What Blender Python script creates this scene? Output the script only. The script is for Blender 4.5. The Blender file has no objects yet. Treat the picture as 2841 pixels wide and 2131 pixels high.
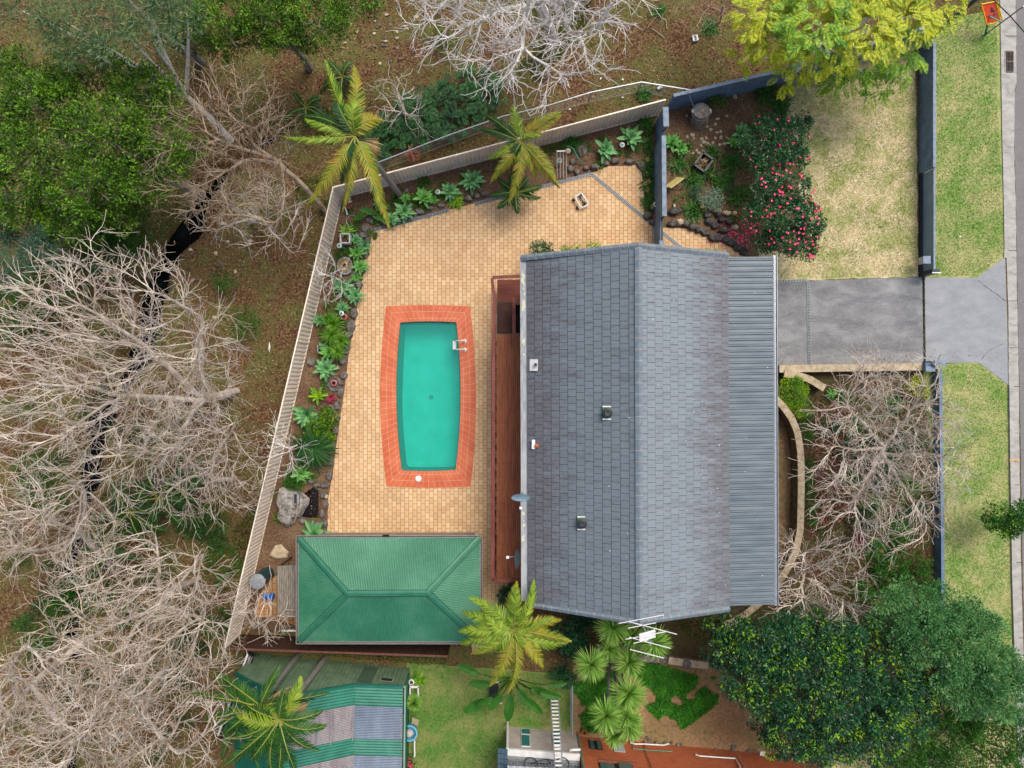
import bpy, math, random
import numpy as np
from mathutils import Vector
from mathutils.geometry import tessellate_polygon

# ---------------------------------------------------------------- camera, light
S = bpy.context.scene
COL = S.collection
HC = 33.8; FP = 1894.0; CX = 1420.5; CY = 1065.5      # camera height, focal length in photo pixels
cam = bpy.data.cameras.new("camera"); camo = bpy.data.objects.new("camera", cam); COL.objects.link(camo)
camo.location = (0, 0, HC); camo.rotation_euler = (0, 0, 0)
cam.sensor_width = 36; cam.lens = 24.0; cam.clip_end = 2000
S.camera = camo
W = bpy.data.worlds.new("World"); S.world = W; W.use_nodes = True
wn = W.node_tree.nodes; wl = W.node_tree.links
sky = wn.new('ShaderNodeTexSky'); sky.sky_type = 'NISHITA'; sky.sun_disc = False
SUN_EL = math.radians(58); SUN_AZ = math.radians(35)
sky.sun_elevation = SUN_EL; sky.sun_rotation = SUN_AZ
sky.air_density = 1.0; sky.dust_density = 5.0; sky.ozone_density = 0.6
wl.new(sky.outputs[0], wn['Background'].inputs[0]); wn['Background'].inputs[1].default_value = 0.15
sl = bpy.data.lights.new("sun", 'SUN'); sl.energy = 1.5; sl.angle = math.radians(28); sl.color = (1, .96, .9)
so = bpy.data.objects.new("sun", sl); COL.objects.link(so)
so.rotation_euler = (math.radians(90) - SUN_EL, 0, math.pi - SUN_AZ)
so.location = (0, 0, 60)
S.view_settings.view_transform = 'Standard'; S.view_settings.look = 'None'
S.view_settings.exposure = 0.45; S.view_settings.gamma = 1
S.view_settings.use_curve_mapping = False

# ---------------------------------------------------------------- helpers
R = np.random.RandomState(7); random.seed(7)
def P(px, py, z=0.0):
    s = (HC - z) / FP
    return np.array([(px - CX) * s, (CY - py) * s, z])
def P2(px, py, z=0.0): return P(px, py, z)[:2]
def onwall(px, py, A, B):          # point of the vertical plane through A,B met by a sight line
    d = np.array([(px - CX) / FP, (CY - py) / FP]); n = np.array([-(B[1]-A[1]), B[0]-A[0]])
    t = n.dot(A[:2]) / n.dot(d); return np.array([d[0]*t, d[1]*t, HC - t])
def hexc(h, k=1.0):
    h = h.lstrip('#'); v = [int(h[i:i+2], 16)/255 for i in (0, 2, 4)]
    v = [x/12.92 if x <= .04045 else ((x+.055)/1.055)**2.4 for x in v]
    return tuple(min(.95, x*k) for x in v) + (1,)
def unit(v):
    v = np.asarray(v, float); return v / (np.linalg.norm(v, axis=-1, keepdims=True) + 1e-9)

ORG = {}
class MB:
    """collects faces of several materials, builds ONE mesh object"""
    def __init__(s): s.V = []; s.F = []; s.n = 0
    def add(s, V, F, m=0):
        V = np.asarray(V, float).reshape(-1, 3); F = np.asarray(F, int)
        if F.ndim == 1: F = F[None]
        s.V.append(V); s.F.append((F + s.n, m)); s.n += len(V); return s
    def box(s, c, size, ang=0, m=0):
        c = np.asarray(c, float); a, b, h = [x/2 for x in size]
        v = np.array([[x, y, z] for z in (-h, h) for x, y in ((-a, -b), (a, -b), (a, b), (-a, b))])
        ca, sa = math.cos(ang), math.sin(ang)
        v = np.c_[v[:, 0]*ca - v[:, 1]*sa, v[:, 0]*sa + v[:, 1]*ca, v[:, 2]] + c
        return s.add(v, [[3, 2, 1, 0], [4, 5, 6, 7], [0, 1, 5, 4], [1, 2, 6, 5], [2, 3, 7, 6], [3, 0, 4, 7]], m)
    def beam(s, p, q, w, h, m=0):       # box between two points, w across, h upright
        p = np.asarray(p, float); q = np.asarray(q, float); d = unit(q-p)
        up = np.array([0, 0, 1.]) if abs(d[2]) < .95 else np.array([0, 1., 0]); sd = unit(np.cross(d, up)); u = np.cross(sd, d)
        v = [b + sd*i*w/2 + u*j*h/2 for b in (p, q) for i, j in ((-1, -1), (1, -1), (1, 1), (-1, 1))]
        return s.add(v, [[3, 2, 1, 0], [4, 5, 6, 7], [0, 1, 5, 4], [1, 2, 6, 5], [2, 3, 7, 6], [3, 0, 4, 7]], m)
    def tube(s, pts, rad, n=8, m=0, cap=True):
        pts = np.asarray(pts, float); k = len(pts); rad = np.broadcast_to(rad, (k,))
        d = unit(np.gradient(pts, axis=0)); a = np.where(np.abs(d[:, 2:3]) < .9, [[0, 0, 1.]], [[1., 0, 0]])
        if np.abs(d[:, 2]).max() >= .9 and np.abs(d[:, 2]).min() < .9: a = np.tile([[.3, .9, .1]], (k, 1))
        u = unit(np.cross(d, a)); w = np.cross(d, u)
        th = np.arange(n)*2*math.pi/n
        v = pts[:, None] + rad[:, None, None]*(u[:, None]*np.cos(th)[None, :, None] + w[:, None]*np.sin(th)[None, :, None])
        f = [[i*n+j, i*n+(j+1) % n, (i+1)*n+(j+1) % n, (i+1)*n+j] for i in range(k-1) for j in range(n)]
        s.add(v.reshape(-1, 3), f, m)
        if cap:
            s.add(v[-1], [list(range(n))], m); s.add(v[0], [list(range(n))[::-1]], m)
        return s
    def lathe(s, c, prof, n=20, m=0, sx=1, sy=1):
        c = np.asarray(c, float); th = np.arange(n)*2*math.pi/n
        v = np.array([[c[0]+r*sx*math.cos(t), c[1]+r*sy*math.sin(t), c[2]+z] for r, z in prof for t in th])
        k = len(prof)
        f = [[i*n+j, i*n+(j+1) % n, (i+1)*n+(j+1) % n, (i+1)*n+j] for i in range(k-1) for j in range(n)]
        return s.add(v, f, m)
    def poly(s, pts, z=None, m=0):
        v = [(p[0], p[1], p[2] if z is None else z) for p in pts]
        t = tessellate_polygon([[Vector(q) for q in v]])
        # keep facing up
        v = np.array(v); T = np.array(t)
        nz = np.cross(v[T[:, 1]]-v[T[:, 0]], v[T[:, 2]]-v[T[:, 0]])[:, 2]
        T[nz < 0] = T[nz < 0][:, ::-1]
        return s.add(v, T, m)
    def prism(s, pts, z0, z1, m=0):
        p = np.array([q[:2] for q in pts]); n = len(p)
        a = 0.5*np.sum(p[:, 0]*np.roll(p[:, 1], -1) - np.roll(p[:, 0], -1)*p[:, 1])
        if a < 0: p = p[::-1]
        s.poly([(x, y, z1) for x, y in p], m=m)
        v = np.r_[np.c_[p, np.full(n, z0)], np.c_[p, np.full(n, z1)]]
        return s.add(v, [[i, (i+1) % n, n+(i+1) % n, n+i] for i in range(n)], m)
    def quad(s, a, b, c, d, m=0): return s.add([a, b, c, d], [[0, 1, 2, 3]], m)
    def leaves(s, C, D, N, L, Wd, m=0):
        n = len(C); D = unit(D); Sd = unit(np.cross(D, N)); L = np.broadcast_to(L, (n,))[:, None]; Wd = np.broadcast_to(Wd, (n,))[:, None]
        v = np.stack([C, C+D*L*.45+Sd*Wd*.5, C+D*L, C+D*L*.45-Sd*Wd*.5], 1).reshape(-1, 3)
        return s.add(v, np.arange(4*n).reshape(n, 4), m)
    def strips(s, O, D, L, Wd, droop=.3, seg=4, prof=None, fold=0, m=0, up=None):
        """curved strap leaves: n strips of seg quads"""
        n = len(O); D = unit(D); L = np.broadcast_to(L, (n,)); Wd = np.broadcast_to(Wd, (n,)); droop = np.broadcast_to(droop, (n,))
        U = np.array([0, 0, 1.]) if up is None else up
        Sd = np.cross(D, U); bad = np.linalg.norm(Sd, axis=1) < .05; Sd[bad] = [1, 0, 0]; Sd = unit(Sd)
        t = np.linspace(0, 1, seg+1); pr = np.array([prof(x) for x in t]) if prof else np.sin(np.pi*np.clip(t*.85+.12, 0, 1))**.7
        c = O[:, None] + D[:, None]*(L[:, None]*t)[..., None]; c[..., 2] -= droop[:, None]*L[:, None]*t**2
        off = Sd[:, None]*(Wd[:, None]*pr*.5)[..., None]
        if fold:
            mid = c.copy(); mid[..., 2] -= fold*Wd[:, None]*pr
            v = np.stack([c-off, mid, c+off], 2).reshape(n, -1, 3); k = 3
            f = [[3*i+j, 3*i+j+1, 3*i+j+4, 3*i+j+3] for i in range(seg) for j in (0, 1)]
        else:
            v = np.stack([c-off, c+off], 2).reshape(n, -1, 3); k = 2
            f = [[2*i, 2*i+1, 2*i+3, 2*i+2] for i in range(seg)]
        f = np.array(f); F = (f[None] + (np.arange(n)*k*(seg+1))[:, None, None]).reshape(-1, 4)
        return s.add(v.reshape(-1, 3), F, m)
    def build(s, name, mats, parent=None, loc=None, smooth=False, label=None, cat=None, group=None, kind=None):
        V = np.concatenate(s.V) if s.V else np.zeros((0, 3))
        if not isinstance(mats, (list, tuple)): mats = [mats]
        if parent is not None: org = ORG[parent.name]
        elif loc is not None: org = np.array([loc[0], loc[1], loc[2] if len(loc) > 2 else 0.])
        elif kind == 'structure': org = np.zeros(3)
        else: org = np.array([(V[:, 0].min()+V[:, 0].max())/2, (V[:, 1].min()+V[:, 1].max())/2, V[:, 2].min()])
        me = bpy.data.meshes.new(name)
        tot = np.concatenate([np.full(len(F), F.shape[1]) for F, m in s.F]); idx = np.concatenate([F.ravel() for F, m in s.F])
        mi = np.concatenate([np.full(len(F), m) for F, m in s.F])
        me.vertices.add(len(V)); me.vertices.foreach_set('co', (V-org).ravel().astype(np.float32))
        me.loops.add(len(idx)); me.loops.foreach_set('vertex_index', idx.astype(np.int32))
        me.polygons.add(len(tot)); me.polygons.foreach_set('loop_start', np.r_[0, np.cumsum(tot)[:-1]].astype(np.int32))
        me.polygons.foreach_set('loop_total', tot.astype(np.int32))
        for q in mats: me.materials.append(q)
        me.polygons.foreach_set('material_index', mi.astype(np.int32))
        me.polygons.foreach_set('use_smooth', np.full(len(tot), smooth))
        me.update(calc_edges=True); me.validate()
        o = bpy.data.objects.new(name, me); COL.objects.link(o)
        if parent is not None: o.parent = parent; ORG[o.name] = org
        else: o.location = org; ORG[o.name] = org
        tag(o, label, cat, group, kind); return o
def tag(o, label=None, cat=None, group=None, kind=None):
    if label: o['label'] = label
    if cat: o['category'] = cat
    if group: o['group'] = group
    if kind: o['kind'] = kind
    return o
def thing(name, loc, label, cat, group=None):
    o = bpy.data.objects.new(name, None); COL.objects.link(o); o.empty_display_size = .2
    loc = np.array([loc[0], loc[1], loc[2] if len(loc) > 2 else 0.]); o.location = loc; ORG[o.name] = loc
    return tag(o, label, cat, group)
def dup(src, loc, rz=0., sc=1., label=None, group=None):
    c = src.copy(); COL.objects.link(c); c.location = loc; c.rotation_euler = (0, 0, rz); c.scale = (sc,)*3
    if label: c['label'] = label
    if group: c['group'] = group
    for ch in list(src.children):
        d = ch.copy(); COL.objects.link(d); d.parent = c
        for g in list(ch.children):
            e = g.copy(); COL.objects.link(e); e.parent = d
    return c

# ---------------------------------------------------------------- materials
def newmat(name):
    m = bpy.data.materials.new(name); m.use_nodes = True; nt = m.node_tree
    return m, nt, nt.nodes['Principled BSDF']
def ramp(nt, cols, fac, lo=.3, hi=.7):
    r = nt.nodes.new('ShaderNodeValToRGB'); e = r.color_ramp.elements
    while len(e) < len(cols): e.new(.5)
    for i, c in enumerate(cols):
        e[i].position = lo + (hi-lo)*i/max(1, len(cols)-1); e[i].color = c
    if fac is not None: nt.links.new(fac, r.inputs[0])
    return r.outputs[0]
def pos(nt, stretch=(1, 1, 1), rot=0):
    g = nt.nodes.new('ShaderNodeNewGeometry'); mp = nt.nodes.new('ShaderNodeMapping')
    mp.inputs['Scale'].default_value = stretch; mp.inputs['Rotation'].default_value = (0, 0, rot)
    nt.links.new(g.outputs['Position'], mp.inputs[0]); return mp.outputs[0]
def noise(nt, scale, vec, detail=5, rough=.6, dist=0):
    n = nt.nodes.new('ShaderNodeTexNoise'); n.inputs['Scale'].default_value = scale; n.inputs['Detail'].default_value = detail
    n.inputs['Roughness'].default_value = rough; n.inputs['Distortion'].default_value = dist
    nt.links.new(vec, n.inputs['Vector']); return n.outputs['Fac']
def mixc(nt, fac, a, b, mode='MIX'):
    n = nt.nodes.new('ShaderNodeMix'); n.data_type = 'RGBA'; n.blend_type = mode
    for s_, i in ((fac, 0), (a, 6), (b, 7)):
        if isinstance(s_, (int, float)): n.inputs[i].default_value = s_
        elif isinstance(s_, tuple): n.inputs[i].default_value = s_
        else: nt.links.new(s_, n.inputs[i])
    return n.outputs[2]
def maprange(nt, v, a, b, c=0, d=1):
    n = nt.nodes.new('ShaderNodeMapRange'); n.inputs[1].default_value = a; n.inputs[2].default_value = b
    n.inputs[3].default_value = c; n.inputs[4].default_value = d; nt.links.new(v, n.inputs[0]); return n.outputs[0]
def bumpn(nt, h, st, bs, dist=.02):
    b = nt.nodes.new('ShaderNodeBump'); b.inputs['Strength'].default_value = st; b.inputs['Distance'].default_value = dist
    nt.links.new(h, b.inputs['Height']); nt.links.new(b.outputs[0], bs.inputs['Normal'])
def island(nt):
    g = nt.nodes.new('ShaderNodeNewGeometry'); return g.outputs['Random Per Island']
def math2(nt, op, a, b):
    n = nt.nodes.new('ShaderNodeMath'); n.operation = op
    for i, s_ in enumerate((a, b)):
        if isinstance(s_, (int, float)): n.inputs[i].default_value = s_
        else: nt.links.new(s_, n.inputs[i])
    return n.outputs[0]
def solid(name, cols, rough=.6, scale=3., k=1., bump=0, spec=.35, metal=0, stretch=(1, 1, 1), detail=5):
    """noise mottled surface"""
    m, nt, bs = newmat(name)
    if isinstance(cols, str): cols = [cols]
    cc = [hexc(c, k) for c in cols]
    if len(cc) == 1: cc = [tuple(x*.88 for x in cc[0][:3])+(1,), tuple(min(.95, x*1.1) for x in cc[0][:3])+(1,)]
    f = noise(nt, scale, pos(nt, stretch), detail)
    nt.links.new(ramp(nt, cc, f), bs.inputs['Base Color'])
    bs.inputs['Roughness'].default_value = rough; bs.inputs['Specular IOR Level'].default_value = spec; bs.inputs['Metallic'].default_value = metal
    if bump: bumpn(nt, f, bump, bs)
    return m
def leafm(name, cols, k=.6, rough=.5, spec=.3, clump=.6, clscale=1.5, trans=.25):
    """each leaf its own tone, clumps lean to one or the other"""
    m, nt, bs = newmat(name); cc = [hexc(c, k*1.35) for c in cols]
    f = math2(nt, 'ADD', math2(nt, 'MULTIPLY', island(nt), .75), math2(nt, 'MULTIPLY', math2(nt, 'SUBTRACT', noise(nt, clscale, pos(nt), 3), .5), clump*2))
    c = ramp(nt, cc, f, .0, .85)
    nt.links.new(c, bs.inputs['Base Color']); bs.inputs['Roughness'].default_value = rough; bs.inputs['Specular IOR Level'].default_value = spec
    if trans:
        t = nt.nodes.new('ShaderNodeBsdfTranslucent'); nt.links.new(c, t.inputs[0]); mx = nt.nodes.new('ShaderNodeMixShader'); mx.inputs[0].default_value = trans
        nt.links.new(bs.outputs[0], mx.inputs[1]); nt.links.new(t.outputs[0], mx.inputs[2]); nt.links.new(mx.outputs[0], nt.nodes['Material Output'].inputs[0])
    return m
def twotone(name, A, B, sA, sB, smix, k=.65, thr=(.42, .58), rough=.9, bump=.4, C=None, sC=None):
    """two fine mottles blended by a broad one"""
    m, nt, bs = newmat(name); p = pos(nt)
    na = noise(nt, sA, p, 8, .75); nb = noise(nt, sB, p, 8, .75)
    a = ramp(nt, [hexc(c, k) for c in A], na, .36, .64); b = ramp(nt, [hexc(c, k) for c in B], nb, .36, .64)
    col = mixc(nt, maprange(nt, noise(nt, smix, p, 5, .65), *thr), a, b)
    nt.links.new(col, bs.inputs['Base Color']); bs.inputs['Roughness'].default_value = rough; bs.inputs['Specular IOR Level'].default_value = .15
    if bump: bumpn(nt, na, bump, bs, .03)
    return m

M = {}
M['bush_ground'] = twotone('bush ground', ['#3a271c', '#6b4c34', '#94724e', '#c0a27c'], ['#44481e', '#6c7238', '#8d8450', '#6a5c38'], 9, 7, .5, k=.5)
M['bed_soil'] = twotone('bed soil', ['#4a382c', '#7b5e4a', '#9b7c60'], ['#594435', '#8b7257', '#a58b6b'], 11, 9, .8, k=.6)
M['front_soil'] = twotone('front bed soil', ['#3c3020', '#5d4832', '#7e5c44'], ['#40432a', '#5d5a36', '#7b6a44'], 11, 9, .6, k=.62)
M['bare_dirt'] = twotone('bare dirt', ['#7f6248', '#a48260', '#c0a07a'], ['#6b5a3c', '#8f7c56', '#a58b62'], 8, 6, .6, k=.72)
M['lawn_front'] = twotone('front lawn', ['#b5a678', '#d2c29a', '#e2d6b2'], ['#7c9048', '#a4a868', '#c4bc8c'], 5, 6, .9, k=.8, thr=(.44, .58))
M['lawn_verge'] = twotone('verge lawn', ['#628c3a', '#84a450', '#a8b86e'], ['#98a660', '#bab87c', '#d4c896'], 8, 8, .7, k=.68, thr=(.38, .6))
M['lawn_back'] = twotone('back lawn', ['#5a8c3a', '#78a04c', '#8cab58'], ['#8f9e58', '#a9ab6a', '#7a9348'], 8, 8, .7, k=.55)
M['clover'] = leafm('clover', ['#24661a', '#429422', '#62b430'], .62)
M['water_dark'] = None
def glossy(name, col, rough=.08, k=1, bump=.0, spec=.5):
    m, nt, bs = newmat(name); bs.inputs['Base Color'].default_value = hexc(col, k); bs.inputs['Roughness'].default_value = rough
    bs.inputs['Specular IOR Level'].default_value = spec
    if bump: bumpn(nt, noise(nt, 3, pos(nt), 3), bump, bs)
    return m
M['creek_water'] = glossy('shaded creek water', '#0a0a0a', .12, .5, .15, .25)  # near black base colour paints the deep shade of the gully
M['pond_water'] = glossy('pond water', '#140c05', .1, .5, .2, .5)

def paver_mat(name, c1, c2, mort, bw, bh, offx=0, offy=0, rot=math.pi/2, ms=.009, var=.5):
    m, nt, bs = newmat(name); g = nt.nodes.new('ShaderNodeNewGeometry'); mp = nt.nodes.new('ShaderNodeMapping'); mp.vector_type = 'POINT'
    mp.inputs['Rotation'].default_value = (0, 0, rot); mp.inputs['Location'].default_value = (offx, offy, 0)
    nt.links.new(g.outputs['Position'], mp.inputs[0])
    b = nt.nodes.new('ShaderNodeTexBrick'); b.inputs['Scale'].default_value = 1; b.inputs['Brick Width'].default_value = bw; b.inputs['Row Height'].default_value = bh
    b.inputs['Mortar Size'].default_value = ms; b.inputs['Mortar Smooth'].default_value = .3; b.inputs['Bias'].default_value = 0
    b.inputs['Color1'].default_value = hexc(c1, .75); b.inputs['Color2'].default_value = hexc(c2, .75); b.inputs['Mortar'].default_value = hexc(mort, .7)
    nt.links.new(mp.outputs[0], b.inputs['Vector'])
    n1 = noise(nt, .45, pos(nt), 6, .7); n2 = noise(nt, 12, pos(nt), 4)
    c = mixc(nt, maprange(nt, n1, .45, .75, 0, var), b.outputs['Color'], hexc('#a98460', .65), 'MIX')
    c = mixc(nt, maprange(nt, n2, .3, .7, 0, .25), c, hexc('#e6c592', .8), 'MIX')
    c = mixc(nt, b.outputs['Fac'], c, hexc(mort, .55))
    nt.links.new(c, bs.inputs['Base Color']); bs.inputs['Roughness'].default_value = .8; bs.inputs['Specular IOR Level'].default_value = .2
    inv = math2(nt, 'SUBTRACT', 1, b.outputs['Fac']); bumpn(nt, inv, .5, bs, .01)
    return m
M['pavers'] = paver_mat('sandy pavers', '#efcda0', '#dbb182', '#7c5a38', .304, .2045)
def concrete(name, cols, k=.7, cracks=False, sc=1.2):
    m, nt, bs = newmat(name); p = pos(nt)
    n1 = noise(nt, sc, pos(nt, (.7, 1.5, 1)), 9, .72, .4); n2 = noise(nt, 25, p, 4)
    c = ramp(nt, [hexc(x, k) for x in cols], n1, .32, .68)
    c = mixc(nt, maprange(nt, n2, .3, .7, 0, .22), c, hexc('#cfcfcc', .8))
    nt.links.new(c, bs.inputs['Base Color']); bs.inputs['Roughness'].default_value = .85; bs.inputs['Specular IOR Level'].default_value = .2
    bumpn(nt, n2, .25, bs, .01); return m
M['drive'] = concrete('driveway concrete', ['#606164', '#838587', '#a8aaaa'], .62, sc=.9)
M['crossover'] = concrete('crossover concrete', ['#90959a', '#a0a5a9', '#b0b4b6'], .62)
M['kerb'] = concrete('kerb concrete', ['#8f8d88', '#b5b2aa', '#cdcac2'], .68, sc=2)
M['road'] = concrete('road asphalt', ['#7d7b7a', '#868382', '#8f8c8a'], .55, sc=2)
M['rock'] = solid('rock', ['#4a4642', '#7d7770', '#a29a8f'], .9, 5, .6, .6)
M['rock_dark'] = solid('dark rock', ['#363432', '#5a5653', '#807a74'], .9, 5, .6, .6)
M['pebble'] = solid('pebble', ['#b9a583', '#d9cbae'], .7, 6, .7)
M['sandstone'] = solid('sandstone block', ['#a8957a', '#cbb897', '#dccfb4'], .9, 4, .68, .4)
M['sandstone_dark'] = solid('dark block face', ['#5e5240', '#8a7b62', '#a89a80'], .9, 5, .55, .5)  # wall faces, darker than the capping blocks
M['cream_steel'] = solid('cream fence steel', ['#c8bcaa', '#dacfbf'], .5, 2, 1.15)
M['brown_timber'] = solid('brown paling', ['#33211a', '#5a3a2b', '#6a5030'], .8, 3, .5, .3, stretch=(6, 6, .6))
M['rail_red'] = solid('red brown rail', ['#6a4038', '#8a5a4c'], .6, 6, .6)
M['blue_render'] = solid('blue grey render', ['#4c5e70', '#586c80', '#6a7e92'], .75, 2.5, 1.2, .15)
M['blue_cap'] = solid('blue grey wall cap', ['#76899c', '#8fa1b2', '#9fb0be'], .7, 5, .65, .15)
M['dark_blue'] = solid('dark blue steel', ['#26323c', '#34434f'], .5, 3, .6)
M['grate'] = solid('grate metal', ['#7c8388', '#9aa1a6'], .45, 9, .7, metal=.3)
M['dark'] = solid('dark void', ['#0c0c0e', '#151515'], .9, 3, .6)
M['white'] = solid('white paint', ['#d8d8d4', '#f0f0ee'], .4, 5, .8)
M['black'] = solid('black plastic', ['#141416', '#26262a'], .4, 5, .8)
M['galv'] = solid('galvanised metal', ['#9aa0a4', '#b8bec2'], .35, 6, .75, metal=.4)
M['terracotta'] = solid('terracotta pot', ['#a85a45', '#c77a66'], .7, 6, .7)
M['pink_pot'] = solid('pink glazed pot', ['#c05a5a', '#d98a84'], .4, 6, .75)
M['green_plastic'] = solid('green plastic', ['#0f7a63', '#1f9a80'], .4, 6, .8)
M['blue_plastic'] = solid('blue plastic', ['#0b5fc4', '#1f86e8'], .35, 6, .8)
M['bark_grey'] = solid('grey bark', ['#7a6a58', '#a89884', '#bfb1a0'], .9, 6, .62, .5, stretch=(1, 1, .4))
M['bark_white'] = solid('white bark', ['#a8a29a', '#d2cdc6', '#e4e0da'], .85, 5, 1.0, .3)
M['bark_tan'] = solid('tan twig bark', ['#86745e', '#ac9880', '#c4b29c'], .9, 1.5, .76, .3)
M['bark_pale'] = solid('pale bark', ['#8a7d6e', '#b9ad9f', '#d8cec2'], .9, 1.2, 1.0, .3)
M['bark_brown'] = solid('brown bark', ['#3f3026', '#6b5545', '#8a735e'], .9, 5, .6, .5)
M['bark_palm'] = solid('palm trunk bark', ['#6e6a66', '#8e8984', '#a8a29a'], .9, 8, .62, .4, stretch=(1, 1, 3))
# ---------------------------------------------------------------- the setting
L0, L1 = P2(952, 549), P2(668, 1757)          # foot of the left fence
T1 = P2(1823, 320)                            # foot of the top fence
def sdist(x, y, a, b):                         # signed distance, positive on the left of a->b
    d = (b-a)/np.linalg.norm(b-a); return -(d[1]*(x-a[0]) - d[0]*(y-a[1]))
_k = R.rand(14, 4)
def lump(x, y):
    z = 0
    for i in range(14):
        f = .25*1.32**i; z = z + math.pow(.72, i)*np.sin(f*(x*math.cos(_k[i, 0]*6.3)+y*math.sin(_k[i, 0]*6.3))*2.2+_k[i, 1]*6.3)
    return z/3
CREEK = np.array([P2(*q) for q in [(1260, -160), (1210, 40), (1150, 180), (1085, 285), (930, 330), (800, 350), (690, 395), (610, 470), (545, 560), (505, 625), (455, 690), (425, 770), (405, 850), (372, 960), (335, 1040), (300, 1110), (262, 1180), (232, 1290), (215, 1400), (190, 1500), (170, 1640), (180, 1800), (190, 1950), (180, 2150), (170, 2400)]])
CW = np.interp(np.arange(len(CREEK)), [4, 6, 8, 14, 18, 24], [-.6, -.1, .2, .32, .12, .0])
def creek_d(x, y):
    best = np.full(np.shape(x), 99.)
    for i in range(len(CREEK)-1):
        a, b = CREEK[i], CREEK[i+1]; ab = b-a; t = np.clip(((x-a[0])*ab[0]+(y-a[1])*ab[1])/ab.dot(ab), 0, 1)
        d = np.hypot(x-a[0]-ab[0]*t, y-a[1]-ab[1]*t) - (CW[i]+(CW[i+1]-CW[i])*t); best = np.minimum(best, d)
    return best
def outside(x, y):                             # metres beyond the left or top boundary
    return np.maximum(sdist(x, y, L1, L0), sdist(x, y, L0, T1))
def gz(x, y):
    x = np.asarray(x, float); y = np.asarray(y, float)
    m = np.clip((outside(x, y)-.4)/2, 0, 1); m = m*m*(3-2*m)
    c = creek_d(x, y) + .42*lump(x*2.3, y*2.3)
    h = .22*lump(x*1.1, y*1.1)
    dip = np.clip((.75-c)/.9, 0, 1); dip = dip*dip*(3-2*dip)
    return m*(h - 1.25*dip)
POOLO = [(1071, 850), (1130, 847), (1188, 846), (1246, 847), (1304, 850), (1312, 930), (1319, 1020), (1321, 1110), (1319, 1190), (1313, 1270), (1306, 1350), (1247, 1353), (1188, 1354), (1130, 1353), (1072, 1349), (1064, 1270), (1056, 1180), (1054, 1100), (1056, 1010), (1063, 930)]
POOLI = [(1107, 900), (1113, 893), (1188, 891), (1262, 892), (1268, 899), (1274, 980), (1277, 1060), (1278, 1115), (1276, 1180), (1272, 1250), (1267, 1300), (1260, 1307), (1188, 1309), (1118, 1308), (1111, 1300), (1103, 1230), (1098, 1160), (1097, 1100), (1099, 1030), (1103, 960)]
def pxs(L, z=0): return [tuple(P(a, b, z)) for a, b in L]
# ground: one sheet to the horizon, with the creek bed pressed into it
gx = np.r_[-600, -200, -80, -50, np.arange(-34, 30.01, .22), 50, 80, 200, 600]; gy = np.r_[-600, -200, -80, -40, np.arange(-24, 24.01, .22), 40, 80, 200, 600]
X, Y = np.meshgrid(gx, gy); Z = gz(X, Y); Z[(np.abs(X) > 45) | (np.abs(Y) > 35)] = 0
nx, ny = len(gx), len(gy); I = np.arange(nx*ny).reshape(ny, nx)
Fq = np.stack([I[:-1, :-1], I[:-1, 1:], I[1:, 1:], I[1:, :-1]], -1)
cxm = (X[:-1, :-1]+X[1:, 1:])/2; cym = (Y[:-1, :-1]+Y[1:, 1:])/2
pc = P2(1188, 1100); inpool = (np.abs(cxm-pc[0]) < 2.0) & (np.abs(cym-pc[1]) < 4.15)
pd = P2(862, 1398); inpond = (np.abs(cxm-pd[0]) < .45) & (np.abs(cym-pd[1]) < .75)
Fq = Fq[~(inpool | inpond)]
MB().add(np.stack([X, Y, Z-.004], -1).reshape(-1, 3), Fq).build('ground', M['bush_ground'], kind='structure', smooth=True)
mb = MB(); lft = []; rgt = []
for i, c in enumerate(CREEK):
    d = CREEK[min(i+1, len(CREEK)-1)]-CREEK[max(i-1, 0)]; d = d/np.linalg.norm(d); n_ = np.array([-d[1], d[0]])
    lft.append(np.r_[c+n_*(CW[i]+.9), -.78]); rgt.append(np.r_[c-n_*(CW[i]+.9), -.78])
for i in range(len(CREEK)-1): mb.quad(lft[i], rgt[i], rgt[i+1], lft[i+1])
mb.build('creek_water', M['creek_water'], kind='structure')

def jag(pts, amp=.05, step=.25, closed=True):   # uneven edge
    out = []; n = len(pts)
    for i in range(n if closed else n-1):
        a = np.array(pts[i][:2]); b = np.array(pts[(i+1) % n][:2]); L = np.linalg.norm(b-a); k = max(1, int(L/step)); nrm = np.array([-(b-a)[1], (b-a)[0]])/max(L, 1e-6)
        for j in range(k):
            out.append(a+(b-a)*j/k + nrm*R.uniform(-amp, amp)*(0 if j == 0 else 1))
    return out
def sheet(name, pxl, z, mat, amp=0, step=.3):
    pts = pxs(pxl); pts = jag(pts, amp, step) if amp else pts
    return MB().poly([(p[0], p[1]) for p in pts], z).build(name, mat, kind='structure')
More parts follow.
